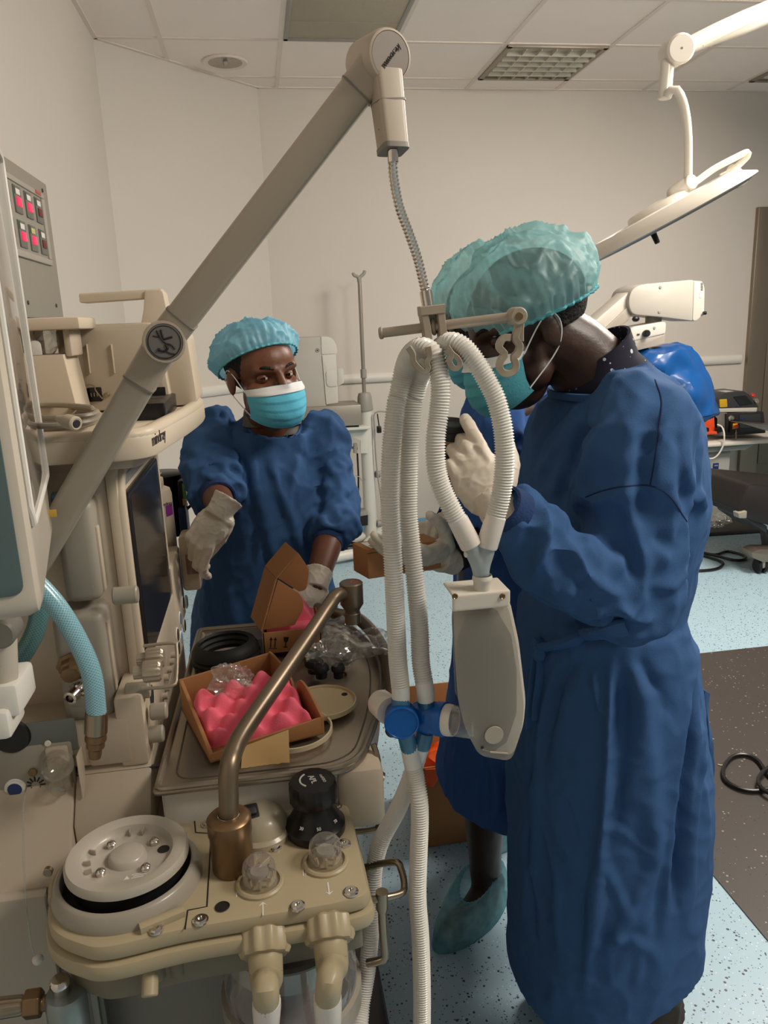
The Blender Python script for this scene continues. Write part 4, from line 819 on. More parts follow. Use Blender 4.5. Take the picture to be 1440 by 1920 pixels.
m.bb((a0.x, YL-.006, zt_-.004), (a1.x-.008, YL+.045, zt_), .002); m.bb((a0.x, YL-.006, zt_-.022), (a1.x-.008, YL-.001, zt_), .002); m.bb((a1.x-.012, YL-.006, zt_-.016), (a1.x-.008, YL+.045, zt_), .001)
m.remesh(.0014, 2); m.build('top_clamp', LUNG, tl)
for px in (853, 942): c = AY(px, 1118, YL-.006); q = MB(); q.lathe([(0, .001), (.002, .001), (.003, .002), (.0038, 0)], c, (0, -1, 0), 18); q.build('clamp_screw', BRASS, tl)
c0 = AY(903, 1076, YL+.01); q = MB(); q.lathe([(.0115, 0), (.0125, -.004), (.0125, -.006), (.011, -.008), (.011, -.03), (.013, -.034)], (c0.x, .862, c0.z), (0, 0, 1), 32); q.build('neck', LUNG, tl)
c = AY(926, 1378, YL-.001); q = MB(); q.cyl(c, c+Vector((0, -.0012, 0)), .0125, n=30); q.build('adjusting_disc', mat('frosted_disc', (170, 162, 148), .4), tl)
c = AY(904, 1401, YL-.001); q = MB(); q.cyl(c, c+Vector((0, -.0012, 0)), .0022, n=16); q.build('rivet', DINK, tl)
q = MB(); q.tube([AY(918, 1410, YL-.0015), AY(952, 1413, YL-.0015)], .0014, 8); q.build('spring_catch', LG, tl)
# ---- vaporisers mounted past the screen
YV = 1.70
cv = AY(301, 1117, YV); one('vaporizer_bar', STEEL, am, 'bb', (cv.x-.045, 1.5, cv.z+.06), (cv.x-.02, 1.9, cv.z+.09), .003)
t = thing('vaporizer', 'cream vaporizer bottle with purple label beside the screen', 'vaporizer', AY(306, 1110, YV))
c = AY(301, 1117, YV); zt = AY(301, 912, YV).z
q = MB(); R_ = .048; L = zt-c.z
q.lathe([(0, 0), (R_*.94, 0), (R_, .006), (R_, L*.42), (R_*1.0, L*.425), (R_*.985, L*.43), (R_, L*.44), (R_, L-.018), (R_*.94, L-.006), (R_*.7, L), (0, L)], c, (0, 0, 1), 48); q.build('body', CREAM, t)
q = MB(); q.lathe([(0, 0), (.026, 0), (.026, .02), (.023, .026), (0, .027)], (c.x, c.y, zt), (0, 0, 1), 40, (20, .02)); q.build('dial', mat('pale_grey_dial', (190, 184, 174), .4), t)
q = MB(); q.box((c.x+.028, c.y-.01, zt+.012), (.012, .02, .022), .004); q.build('dial_lock', CREAM, t)
a_ = lambda an, r: Vector((c.x+r*math.cos(an), c.y+r*math.sin(an), 0))
def curved(x0p, x1p, y0p, y1p, mat_, name, parent, r):
    z1 = AY(320, y0p, YV-.03).z; z0_ = AY(320, y1p, YV-.03).z; q = MB(); R = []
    for an in np.linspace(math.radians(x0p), math.radians(x1p), 10): p = a_(an, r); R.append([Vector((p.x, p.y, z0_)), Vector((p.x, p.y, z1))])
    q.loft(R, cap=False, closed=False); f_ = list(q.f); q.build(name, mat_, parent)
curved(-42, -12, 948, 968, mat('purple_label', (140, 50, 140), .5), 'purple_label', t, R_+.0008)
p = a_(math.radians(-42), R_+.0026); q = MB(); q.text('mindray', .0105, frame((p.x, p.y, AY(326, 938, YV).z), (1, 1, 0), (0, 0, 1))); q.build('brand_lettering', DINK, t)
a = rectY(334, 1003, 379, 1103, YV-.06); hb_ = one('locking_block', CREAM, t, 'bb', (a[0], YV-.075, a[2]), (a[1], YV-.01, a[3]), .008)
a = rectY(347, 1040, 373, 1076, YV-.077); one('sight_window', mat('pinkish_sight_glass', (140, 112, 100), .12), hb_, 'bb', (a[0], YV-.078, a[2]), (a[1], YV-.07, a[3]), .002)
t = thing('vaporizer', 'black topped vaporizer with green and blue label behind the cream one', 'vaporizer', AY(322, 1000, 1.86))
c = AY(313, 1000, 1.86); z1 = AY(313, 885, 1.86).z
q = MB(); q.lathe([(0, 0), (.05, 0), (.05, z1-c.z-.035), (.053, z1-c.z-.03), (.053, z1-c.z-.004), (.048, z1-c.z), (0, z1-c.z+.001)], c, (0, 0, 1), 48); q.build('body', BLACK, t)
q = MB(); q.box((c.x-.005, c.y-.02, z1+.001), (.02, .02, .0015), .0003); q.build('dial_label', LABEL, t)
a = rectY(333, 897, 351, 946, 1.83); blk = one('filler_block', BLACK, t, 'bb', (a[0], 1.80, a[2]), (a[1], 1.86, a[3]), .006)
a = rectY(341, 907, 350, 935, 1.80); one('green_label', mat('green_label', (110, 160, 90), .5), blk, 'bb', (a[0], 1.799, a[2]), (a[1], 1.801, a[3]), .0003)
a = rectY(342, 935, 349, 947, 1.80); one('yellow_label', mat('amber_label', (190, 150, 70), .5), blk, 'bb', (a[0], 1.799, a[2]), (a[1], 1.801, a[3]), .0003)
a = rectY(335, 947, 355, 1003, 1.83); one('blue_filler', mat('navy_filler', (38, 58, 96), .4), t, 'bb', (a[0], 1.80, a[2]), (a[1], 1.87, a[3]), .005)
q = MB(); q.tube(spline([AY(350, 955, 1.86), AY(362, 945, 1.86), AY(380, 940, 1.95), AY(400, 950, 2.1)], step=.01), .0035, 8); q.build('lead', BLACK, t)
# ---- tilted display at the far left edge
t = thing('side_display', 'tall white-rimmed display at the left edge with glossy glass side', 'display', (-.33, .9, 1.0))
Fp = AY(84, 885, 1.05); d = Vector((-.2, .98, 0)).normalized(); L = .30
Np = Fp-d*L; zb = AY(60, 1065, .93).z; ztop = AY(2, 300, 1.05).z+.03
nrm = Vector((d.y, -d.x, 0)) # towards the right
SIDE = Matrix(((d.x, 0, -nrm.x, Np.x), (d.y, 0, -nrm.y, Np.y), (0, 1, 0, 0), (0, 0, 0, 1)))
RIM = mat('display_rim_white', (196, 186, 170), .4)
m = MB(); m.prism(roundpoly([(-.015, zb), (L+.02, zb+.01), (L+.02, ztop), (-.015, ztop)], .03, 6), SIDE, .12, .012); m.build('housing', RIM, t)
m = MB(); m.prism(roundpoly([(.012, Fp.z), (L, Fp.z), (L, ztop-.03), (.012, ztop-.03)], .008), SIDE @ Matrix.Translation((0, 0, -.001)), .002, .0005); m.build('glass_pane', mat('glossy_pane', (118, 110, 100), .06, spec=1.0, coat=1), t)
m = MB(); m.tube([SIDE @ Vector((p[0], p[1], -.002)) for p in spline(roundpoly([(.008, Fp.z-.004), (L+.006, Fp.z-.004), (L+.006, ztop-.026), (.008, ztop-.026)], .01), step=.01, closed=True, lin=True)], .0035, 8, closed=True); m.build('pane_trim', WHITEP, t)
c = AY(98, 935, 1.06); q = MB(); q.cyl(c, c+Vector((.016, 0, 0)), .0085); q.build('blue_knob', mat('dusty_blue_knob', (84, 128, 150), .4), t)
e = SIDE @ Vector((-.016, zb+.03, .02)); q = MB(); q.prism(roundpoly([(.012, zb+.03), (.108, zb+.03), (.108, ztop-.04), (.012, ztop-.04)], .012), frame((Np.x-d.x*.017, Np.y-d.y*.017, 0), -nrm, (0, 0, 1)), .004, .001); q.build('front_panel', mat('teal_grey_panel', (84, 100, 100), .4), t)
c = SIDE @ Vector((L-.03, Fp.z-.05, -.001)); q = MB(); q.box(c, (.002, .01, .016), .0005, SIDE.to_3x3() @ rotm().to_3x3()); q.build('yellow_sticker', mat('yellow_sticker_paper', (200, 160, 60), .6), t)
c = AY(18, 1200, .9); q = MB(); q.cyl(AY(5, 1135, .88), AY(12, 1330, .88), .014); q.build('mounting_stem', RIM, t)
q = MB(); c = AY(6, 1182, .87); q.cyl(c+Vector((0, .02, 0)), c+Vector((0, -.015, 0)), .017); q.build('stem_pivot', mat('pivot_grey', (120, 116, 106), .4), t)
for (x0_, y0_, x1_, y1_, Y0, Y1) in ((-30, 1290, 40, 1345, .86, .93), (-30, 1340, 22, 1388, .85, .91)):
    a = rectY(x0_, y0_, x1_, y1_, Y0); one('clamp_block', WHITEP, t, 'bb', (a[0], Y0, a[2]), (a[1], Y1, a[3]), .006)
# ---- blue braided gas hoses
BR = mat('braided_blue_hose', (122, 176, 190), .25, var=.05, coat=.3)
nt = BR.node_tree; bs_ = nt.nodes['Principled BSDF']; tcn = [n for n in nt.nodes if n.type == 'TEX_COORD'][0]
def braid(mm, dark, light):
    nt = mm.node_tree; b_ = nt.nodes['Principled BSDF']; tc_ = [n for n in nt.nodes if n.type == 'TEX_COORD'][0]
    uv = tc_.outputs['UV']; sp = nt.nodes.new('ShaderNodeSeparateXYZ'); nt.links.new(uv, sp.inputs[0]); outs = []
    for s in (1, -1):
        a = nt.nodes.new('ShaderNodeMath'); a.operation = 'MULTIPLY_ADD'; a.inputs[1].default_value = s; nt.links.new(sp.outputs[0], a.inputs[0]); nt.links.new(sp.outputs[1], a.inputs[2])
        f = nt.nodes.new('ShaderNodeMath'); f.operation = 'FRACT'; nt.links.new(a.outputs[0], f.inputs[0])
        g = nt.nodes.new('ShaderNodeMath'); g.operation = 'LESS_THAN'; g.inputs[1].default_value = .28; nt.links.new(f.outputs[0], g.inputs[0]); outs.append(g)
    mxm = nt.nodes.new('ShaderNodeMath'); mxm.operation = 'MAXIMUM'; nt.links.new(outs[0].outputs[0], mxm.inputs[0]); nt.links.new(outs[1].outputs[0], mxm.inputs[1])
    mx = nt.nodes.new('ShaderNodeMix'); mx.data_type = 'RGBA'; mx.inputs[6].default_value = lin(dark)+(1,); mx.inputs[7].default_value = lin(light)+(1,)
    nt.links.new(mxm.outputs[0], mx.inputs[0]); nt.links.new(mx.outputs[2], b_.inputs['Base Color'])
    bp = nt.nodes.new('ShaderNodeBump'); bp.inputs['Strength'].default_value = .35; bp.inputs['Distance'].default_value = .001; nt.links.new(mxm.outputs[0], bp.inputs['Height']); nt.links.new(bp.outputs[0], b_.inputs['Normal'])
braid(BR, (104, 164, 182), (164, 200, 208))
BR2 = mat('braided_teal_hose', (70, 110, 112), .3, coat=.3); braid(BR2, (62, 104, 108), (98, 134, 134))
def uvhose(P, r, name, m_, parent, n=20):
    q = MB(); q.tube(P, r, n); o = q.build(name, m_, parent); me = o.data; uvl = me.uv_layers.new(name='u'); k = len(P)
    for po in me.polygons:
        vi = list(po.vertices); cols = [v % n for v in vi]; wrap = max(cols)-min(cols) > 1
        for li, v in zip(po.loop_indices, vi):
            c_ = v % n; c_ = c_+n if (wrap and c_ == 0) else c_
            uvl.data[li].uv = (c_/n*16, (v//n)*.9)
    return o
t = thing('gas_hose', 'light blue braided gas hose hanging with brass end fitting', 'hose', AY(180, 1350, .96))
P = spline([AY(20, 1060, .98), AY(58, 1085, .975), AY(105, 1135, .97), AY(145, 1200, .965), AY(172, 1265, .96), AY(181, 1338, .96)], step=.0035); uvhose(P, .0128, 'hose', BR, t)
q = MB(); q.lathe([(.0128, 0), (.014, 0), (.0142, .03), (.012, .031)], AY(181, 1334, .96), AY(180, 1376, .96)-AY(181, 1334, .96), 40, (20, .02)); q.build('crimp_sleeve', NICK, t)
q = MB(); dd = AY(178, 1424, .96)-AY(180, 1376, .96); q.lathe([(.009, 0), (.0125, .001), (.0138, .006), (.0138, .010), (.0115, .012), (.0118, .02), (.0085, .023), (.0085, .03), (.0075, .036), (.004, .037), (0, .03)], AY(180, 1374, .96), dd, 36); q.build('end_fitting', BRASS, t)
t = thing('gas_hose', 'darker teal braided hose curling behind the light blue one', 'hose', AY(40, 1220, 1.02))
P = spline([AY(30, 1050, 1.03), AY(66, 1100, 1.03), AY(72, 1160, 1.02), AY(50, 1215, 1.01), AY(14, 1258, 1.0), AY(-40, 1290, 1.0)], step=.0035); uvhose(P, .0125, 'hose', BR2, t)
# ---- thin cord with white ball end, and suction fitting at the bottom left corner
t = thing('pull_cord', 'thin clear cord ending in a small white ball hanging at left', 'cord', AY(68, 1800, .9))
q = MB(); q.tube(spline([AY(50, 1470, 1.025), AY(44, 1520, .93), AY(46, 1650, .91), AY(56, 1760, .9), AY(66, 1797, .9)], step=.01), .0012, 6); q.build('cord', FILM, t)
q = MB(); q.ell(AY(71, 1799, .9), .007); q.build('ball', WHITEP, t)
t = thing('suction_regulator', 'grey metal regulator with brass nut in the bottom left corner', 'regulator', AY(120, 1920, .8))
c = AY(124, 1870, .8); q = MB(); q.lathe([(0, 0), (.021, 0), (.0235, -.004), (.0235, -.07), (.02, -.075), (0, -.075)], c+Vector((0, 0, .008)), (.03, 0, 1), 40); q.build('body', mat('satin_grey_metal', (140, 150, 148), .35, .6), t)
q = MB(); q.lathe([(0, .02), (.009, .02), (.0115, .017), (.0115, .012), (.0095, .011), (.0095, 0)], c+Vector((-.004, 0, .008)), (0, 0, 1), 36, (18, .02)); q.build('adjuster', CHROME, t)
q = MB(); q.lathe([(0, 0), (.009, 0), (.009, .012), (0, .012)], AY(100, 1878, .8), (-1, 0, 0), 24); q.lathe([(0, .01), (.0155, .011), (.0165, .013), (.0165, .028), (.0155, .03), (0, .031)], AY(97, 1877, .8), (-1, 0, .03), 6); q.remesh(.0012, 1); q.build('hex_nut', BRASS, t)
q = MB(); q.lathe([(0, .03), (.009, .03), (.011, .034), (.012, .07), (.012, .14), (0, .14)], AY(97, 1877, .8), (-1, 0, .03), 36, (18, .03)); q.build('hose_tail', NICK, t)
# ================================================================== things lying on the worktop
ZW = .8555
# open carton with pink egg-crate foam
zr = .918
ZK = dict(bl=.912, br=.912, fr=.884, fl=.868)
K = {k: AZ(*v, ZK[k]) for k, v in dict(bl=(335, 1274), br=(507, 1222), fr=(607, 1344), fl=(393, 1416)).items()}
t = thing('foam_carton', 'open brown carton lined with bumpy pink foam, in front on the steel worktop', 'carton', ((K['bl']+K['fr'])/2).xy.to_3d()+Vector((0, 0, ZW)))
def wall(a, c, th, name, m_, parent, shape=None):
    za, zc = a.z, c.z; d = (c-a); d.z = 0; L = d.length; d.normalize(); X = Matrix(((d.x, 0, d.y, a.x), (d.y, 0, -d.x, a.y), (0, 1, 0, 0), (0, 0, 0, 1))); q = MB()
    q.prism(shape(L, za, zc) if shape else [(0, ZW), (L, ZW), (L, zc), (0, za)], X, th, .0006); return q.build(name, m_, parent)
wall(K['bl'], K['br'], .005, 'back_wall', CARD, t); wall(K['fl'], K['bl'], .006, 'side_wall', CARD, t); wall(K['fr'], K['fl'], .004, 'front_wall', CARD, t)
wall(K['br'], K['fr'], .004, 'side_wall', CARD, t, lambda L, za, zc: roundpoly([(0, ZW), (L, ZW), (L, zc, .002), (L*.74, zc+.03, .02), (L*.58, zc+.03, .03), (L*.54, zc-.008, .004), (L*.5, zc-.008, .004), (L*.44, za-.004, .03), (L*.1, za+.002), (0, za+.002)], .002, 5))
q = MB(); q.prism([tuple(K[k].xy) for k in ('bl', 'br', 'fr', 'fl')], Matrix.Translation((0, 0, ZW)), .003, .0005); q.build('bottom', CARDD, t)
fl = [AZ(455, 1400, .88), AZ(541, 1368, .885), AZ(543, 1428, ZW+.002), AZ(452, 1440, ZW+.002)]
rag = [fl[3]+(fl[2]-fl[3])*s+Vector((0, -.003*random.random(), 0)) for s in np.linspace(0, 1, 18)]
q = MB(); q.add([tuple(p) for p in [fl[0], fl[1]]+rag[::-1]]+[tuple(p+Vector((0, .001, -.0015))) for p in [fl[0], fl[1]]+rag[::-1]], [tuple(range(20)), tuple(range(39, 19, -1))]+[(i, (i+1) % 20, 20+(i+1) % 20, 20+i) for i in range(20)]); q.build('torn_flap', mat('pale_torn_card', (196, 160, 108), .85, var=.08, vscale=30), t)
fc_ = [AZ(358, 1308, .908), AZ(536, 1252, .910), AZ(586, 1342, .888), AZ(394, 1388, .872)]
nu, nv = 60, 44; vs_ = []; fs_ = []
for j in range(nv+1):
    for i in range(nu+1):
        u, v = i/nu, j/nv; p = (fc_[0]*(1-u)+fc_[1]*u)*(1-v)+(fc_[3]*(1-u)+fc_[2]*u)*v
        bmp = .0105*math.sin(u*3.3*2*math.pi-.6)*math.sin(v*2.3*2*math.pi+.6)
        e = min(u, 1-u, v*1.0, 1-v); dr = -.02*max(0, 1-e/.06)**2 if e < .06 else 0
        vs_.append(p+Vector((0, 0, bmp+dr+.004*(1-v))))
fs_ = [(j*(nu+1)+i, j*(nu+1)+i+1, (j+1)*(nu+1)+i+1, (j+1)*(nu+1)+i) for j in range(nv) for i in range(nu)]
n0 = len(vs_); ed = [i for i in range(nu+1)]+[(j+1)*(nu+1)+nu for j in range(nv)]+[nv*(nu+1)+nu-1-i for i in range(nu)]+[(nv-1-j)*(nu+1) for j in range(nv-1)]
q = MB(); bot = [Vector((vs_[i].x, vs_[i].y, ZW+.004)) for i in ed]; ne = len(ed)
q.add(vs_+bot, fs_+[(ed[k], ed[(k+1) % ne], n0+(k+1) % ne, n0+k) for k in range(ne)]+[tuple(n0+k for k in range(ne))[::-1]]); q.build('foam_lining', PINK, t, angle=70)
def crumple(c, r, name, label, amp=.4, fr=40, rot=None, seed=0, parent=None, m_=FILM, cat='plastic bag'):
    q = MB(); q.ell((0, 0, 0), r, None, 64, 40); P = np.array(q.v); out = []
    for p in P:
        v = Vector(p); s = Vector((seed*3.1, seed*1.7, 0))
        h = (1-min(1, abs(mnoise.noise(v*fr*.55+s))*2.2))**2*.7+(1-min(1, abs(mnoise.noise(v*fr*1.1+s))*2.2))**2*.4+.5*mnoise.noise(v*fr*.4-s); k = 1-amp*.7+amp*h; out.append(v*k)
    zmin = min(v.z for v in out); R = rotm(0, 0, rot or 0); q.v = [tuple(R @ v+Vector(c)-Vector((0, 0, zmin))) for v in out]
    return q
c = AZ(436, 1288, zr-.005); c.z = zr-.03
q = crumple(c, (.036, .026, .034), '', '', .5, 55, 20, 2); tag(q.build('plastic_wrap', FILM, None, 20), 'crumpled clear wrap lying on pink foam inside the open carton', 'plastic wrap')
# second carton with its lid standing open
Y0 = 1.37
t = thing('small_carton', 'brown carton with tall lid standing open, behind the black rubber ring', 'carton', (AY(545, 1230, Y0).x, Y0, ZW))
xl, xr = AY(493, 1200, Y0).x, AY(603, 1200, Y0).x; zt = AY(545, 1182, Y0).z; th = .003; Y1 = Y0+.11
for lo, hi in (((xl, Y0), (xr, Y0+th)), ((xl, Y1-th), (xr, Y1)), ((xr-th, Y0), (xr, Y1))): one('side_wall', CARD, t, 'bb', lo+(ZW,), hi+(zt,), .0005)
one('hinge_wall', CARD, t, 'bb', (xl-.001, Y0, ZW), (xl+th, Y1, zt), .0005); one('bottom', CARDD, t, 'bb', (xl, Y0, ZW), (xr, Y1, ZW+.003), .0005)
P1, P2, P3 = AY(492, 1184, Y0), AY(520, 1085, Y0), AY(560, 1038, Y0); dY = AY(471, 1138, 1.45)-P1; dY.z = 0
def slab(a, c, name, m_, n_=.003):
    nn = (c-a).cross(dY).normalized()*n_; q = MB(); v = [a, c, c+dY, a+dY]; q.add(v+[p+nn for p in v], [(0, 1, 2, 3), (7, 6, 5, 4), (0, 4, 5, 1), (1, 5, 6, 2), (2, 6, 7, 3), (3, 7, 4, 0)]); return q.build(name, m_, t)
lid = slab(P1, P2, 'lid', CARD); slab(P2, P3, 'tuck_flap', CARD)
def wing(px, name):
    q = MB(); q.prism(roundpoly([tuple(AY(*p, Y0).xz)+((.012,) if k in (1, 2) else (.002,)) for k, p in enumerate(px)], .004, 6), XZ(Y0-.001), .003, .0006); return q.build(name, CARDD, t)
wing([(560, 1038), (580, 1068), (575, 1106), (561, 1109), (521, 1084)], 'tuck_wing'); wing([(521, 1087), (566, 1116), (570, 1140), (552, 1172), (493, 1181)], 'lid_wing')
a = (P1*.42+P2*.58)+dY*.6; nn = (P2-P1).cross(dY).normalized()*-.0008; u = (P2-P1).normalized(); q = MB(); q.add([a-u*.013-dY*.2+nn, a+u*.013-dY*.2+nn, a+u*.013+dY*.2+nn, a-u*.013+dY*.2+nn], [(0, 1, 2, 3)]); q.build('lid_sticker', LABEL, lid)
fq = MB(); fq.bb((xl+.008, Y0+.008, ZW+.01), (xr-.006, Y1-.008, zt+.006), .006, 3); fq.prism([tuple(AY(*p, 1.42).xz) for p in ((535, 1180), (568, 1131), (590, 1160), (588, 1185))], XZ(Y0+.03), .06, .003); fq.build('foam_lining', PINK, t)
q = MB(); X = frame((AY(512, 1203, Y0).x, Y0-.0003, AY(512, 1203, Y0).z), (1, 0, -.13), (0, 0, 1))
def icon_arrow(dx):
    q.add([X @ Vector((dx-.001, -.012, .0)), X @ Vector((dx+.001, -.012, 0)), X @ Vector((dx+.001, .004, 0)), X @ Vector((dx-.001, .004, 0))], [(0, 1, 2, 3)]); q.add([X @ Vector((dx-.0035, .003, 0)), X @ Vector((dx+.0035, .003, 0)), X @ Vector((dx, .009, 0))], [(0, 1, 2)])
icon_arrow(-.004); icon_arrow(.004); q.add([X @ Vector(p+(0,)) for p in ((-.008, -.0145), (.008, -.0145), (.008, -.0132), (-.008, -.0132))], [(0, 1, 2, 3)])
q.add([X @ Vector((a_+.024, b_, 0)) for a_, b_ in ((-.005, .010), (-.004, .002), (-.001, -.001), (-.001, -.009), (-.004, -.010), (-.004, -.0115), (.004, -.0115), (.004, -.010), (.001, -.009), (.001, -.001), (.004, .002), (.005, .010))], [tuple(range(12))])
q.build('handling_symbols', DINK, t)
# black rubber ring
c = (AZ(360, 1240, ZW+.012)+AZ(492, 1222, ZW+.012))/2; c = AZ(425, 1234, ZW); r = .064
q = MB(); q.lathe([(r, .0), (r+.001, .008), (r-.004, .011), (r-.001, .015), (r-.002, .022), (r-.008, .032), (r-.015, .036), (r-.018, .032), (r-.016, .026), (r-.02, .021), (r-.017, .016), (r-.021, .011), (r-.018, .004), (r-.012, 0), (r, 0)], c, (-.05, .02, 1), 64); tag(q.build('rubber_ring', RUBBER), 'black ribbed rubber ring lying behind the open foam carton', 'rubber ring')
# beige lid, white band ring
c = AZ(606, 1322, ZW); r = (AZ(667, 1310, ZW+.006)-AZ(545, 1335, ZW+.006)).length/2
t = thing('round_lid', 'flat round beige lid lying right of the foam carton', 'lid', c)
q = MB(); q.lathe([(0, 0), (r-.002, 0), (r, .002), (r, .009), (r-.0015, .0102), (r-.003, .009), (r-.0035, .006), (0, .0058)], c, (0, 0, 1), 64); q.build('disc', mat('beige_lid_plastic', (196, 178, 140), .45), t)
p = AZ(646, 1302, ZW+.006); q = MB(); q.lathe([(0, .0003), (.0035, .0005), (.0048, .001), (.0052, 0)], p, (0, 0, 1), 20); q.build('hole', DINK, t)
c = AZ(548, 1382, ZW); q = MB(); r = .062
q.lathe([(r-.003, 0), (r, 0), (r, .007), (r-.003, .007), (r-.003, 0)], AZ(548, 1372, ZW), (0, 0, 1), 64); tag(q.build('retaining_ring', mat('ivory_ring_plastic', (214, 200, 168), .4)), 'thin ivory plastic ring half hidden under the front of the foam carton', 'ring')
# clear bag with black parts
c = AZ(590, 1262, ZW)
tbag = crumple(AZ(612, 1262, ZW), (.05, .035, .032), '', '', .55, 38, -10, 5); tag(tbag.build('plastic_bag', FILM, None, 20), 'clear plastic bag holding black parts, beside the beige lid', 'plastic bag')
q = crumple(AZ(668, 1236, ZW+.002), (.062, .045, .026), '', '', .55, 32, 10, 9); tag(q.build('plastic_bag', FILM, None, 20), 'crumpled empty clear bag at the right rim of the worktop', 'plastic bag')
q = crumple(AZ(628, 1200, ZW), (.045, .05, .02), '', '', .5, 36, 30, 12); tag(q.build('plastic_bag', FILM, None, 20), 'clear bag lying flat behind the others under the bag arm', 'plastic bag')
for k, (px, py, rx, lab) in enumerate(((590, 1262, .017, 'black rubber connector in the clear bag, nearest the foam carton'), (603, 1272, .014, 'black rubber connector in the clear bag, frontmost piece'), (635, 1272, .012, 'black rubber connector under the bag near the beige lid'))):
    p = AZ(px, py, ZW+.002); q = MB(); q.lathe([(0, 0), (rx*.7, 0), (rx*.75, .012), (rx, .014), (rx, .02), (rx*.8, .024), (0, .024)], p+Vector((0, 0, .002+.0*k)), (0, 0, 1), 28); tag(q.build('rubber_connector', RUBBER), lab, 'connector', 'black rubber parts in the bag')
p = AZ(641, 1252, ZW+.016); q = MB(); q.lathe([(.003, 0), (.006, .001), (.007, .006), (.004, .009), (.003, .006)], p-Vector((0, 0, .014)), (.3, -.8, .5), 24); tag(q.build('brass_fitting', BRASS), 'tiny brass fitting among the clear bags', 'fitting')
q = MB(); q.tube(spline([AZ(575, 1240, ZW+.012), AZ(600, 1226, ZW+.014), AZ(628, 1232, ZW+.012), AZ(655, 1242, ZW+.008)], step=.004), .0055, 12); tag(q.build('black_tube', RUBBER), 'short black rubber tube lying across behind the black connectors', 'tube')
# ================================================================== people
from mathutils.bvhtree import BVHTree
def nz(P, f, s=(1, 1, 1), o=0.0):
    S = np.array(s)*f; return np.array([mnoise.noise(Vector((p[0]*S[0]+o, p[1]*S[1]+o*1.7, p[2]*S[2]-o))) for p in P])
def ridge(P, f, s=(1, 1, 1), o=0.0, k=3): return (1-np.minimum(1, np.abs(nz(P, f, s, o))*1.8))**k
CAMV = Vector((0, 0, CH))
def cast(bvh, px):
    out = []
    for x, y in px:
        d = Vector(ray(x, y)).normalized(); hit = bvh.ray_cast(CAMV, d)
        if hit[0] is not None: out.append(hit[0])
    return out
def hemfade(P, N):
    z0 = P[:, 2].min(); return np.clip((P[:, 2]-z0-.004)/.05, .0, 1)*(N[:, 2] > -.75)
def strokes(mb, L):
    """cloth folds: each entry is a line on the cloth with a height (negative = valley) and a width"""
    bvh = BVHTree.FromPolygons([Vector(v) for v in mb.v], mb.f); S = []
    for px, h_, w_ in L:
        q = [(p[0], p[1]) for p in spline([p+(0,) for p in px], step=14)]; pts = cast(bvh, q)
        if len(pts) > 1: S.append((np.array([tuple(p) for p in pts]), h_, w_))
    def fn(P, N):
        H_ = np.zeros(len(P))
        for pts, h_, w_ in S:
            lo = pts.min(0)-3*w_; hi = pts.max(0)+3*w_; idx = np.where(((P > lo) & (P < hi)).all(1))[0]
            if not len(idx): continue
            Q = P[idx]; best = np.full(len(Q), 9.0); tt = np.zeros(len(Q)); n = len(pts)-1
            for i in range(n):
                a, c = pts[i], pts[i+1]
                if np.linalg.norm(c-a) > .12: continue
                ab = c-a; t = np.clip(((Q-a) @ ab)/(ab @ ab+1e-12), 0, 1); d = np.linalg.norm(Q-(a+t[:, None]*ab), axis=1); m_ = d < best; best[m_] = d[m_]; tt[m_] = (i+t[m_])/n
            env = np.clip(np.minimum(tt, 1-tt)*5+.15, 0, 1); H_[idx] += 1.3*h_*env*(np.exp(-(best/w_)**2)-.35*np.exp(-(best/(2.2*w_))**2))
        return H_
    return mb.displace(lambda P, N: fn(P, N)*hemfade(P, N))
def smoothmb(mb, it):
    P = np.array(mb.v); E = np.array(sorted({tuple(sorted((f[i], f[(i+1) % len(f)]))) for f in mb.f for i in range(len(f))}))
    dg = np.bincount(E.ravel(), minlength=len(P))[:, None]+1e-9
    for _ in range(it):
        A = np.zeros_like(P)
        for k in range(3): A[:, k] = np.bincount(E[:, 0], P[E[:, 1], k], len(P))+np.bincount(E[:, 1], P[E[:, 0], k], len(P))
        P = .5*P+.5*A/dg
    mb.v = [tuple(p) for p in P]; return mb
def ringpx(xl, yl, xr, yr, Yc, ry, n=40, ex=2.3):
    a = AY(xl, yl, Yc); c = AY(xr, yr, Yc); m_ = (a+c)/2; h_ = (c-a)/2; R = []
    for k in range(n):
        an = 2*math.pi*k/n; ca, sa = math.cos(an), math.sin(an); q = (abs(ca)**ex+abs(sa)**ex)**(-1/ex); R.append(m_+h_*ca*q+Vector((0, ry*sa*q, 0)))
    return R
def headframe(o, f, u):
    f = Vector(f).normalized(); u = Vector(u); u = (u-f*u.dot(f)).normalized(); r = f.cross(u)
    return Matrix(((r.x, f.x, u.x, o[0]), (r.y, f.y, u.y, o[1]), (r.z, f.z, u.z, o[2]), (0, 0, 0, 1)))
def head_into(b, Hm, s=1.0):
    def e(c, r): b.X = Hm @ Matrix.Scale(s, 4); b.ell(c, r, None, 24, 16); b.X = None
    def c2(a, c, ra, rb): b.X = Hm @ Matrix.Scale(s, 4); b.cap2(a, c, ra, rb); b.X = None
    e((0, -.012, .03), (.073, .093, .078)); e((0, .034, .028), (.061, .051, .055)); e((0, .028, -.03), (.058, .054, .058)); e((0, .034, -.08), (.04, .047, .038))
    for x in (-1, 1):
        e((x*.041, .045, -.026), (.024, .028, .022)); e((x*.0125, .090, -.041), (.0088, .010, .008)); e((x*.077, -.006, -.008), (.0075, .019, .031)); c2((x*.045, .064, .019), (x*.008, .079, .017), .009, .010); e((x*.040, .018, -.066), (.016, .026, .024))
    c2((0, .084, .006), (0, .103, -.034), .0085, .0125); e((0, .079, -.071), (.022, .012, .0095)); e((0, .076, -.1), (.017, .014, .013))
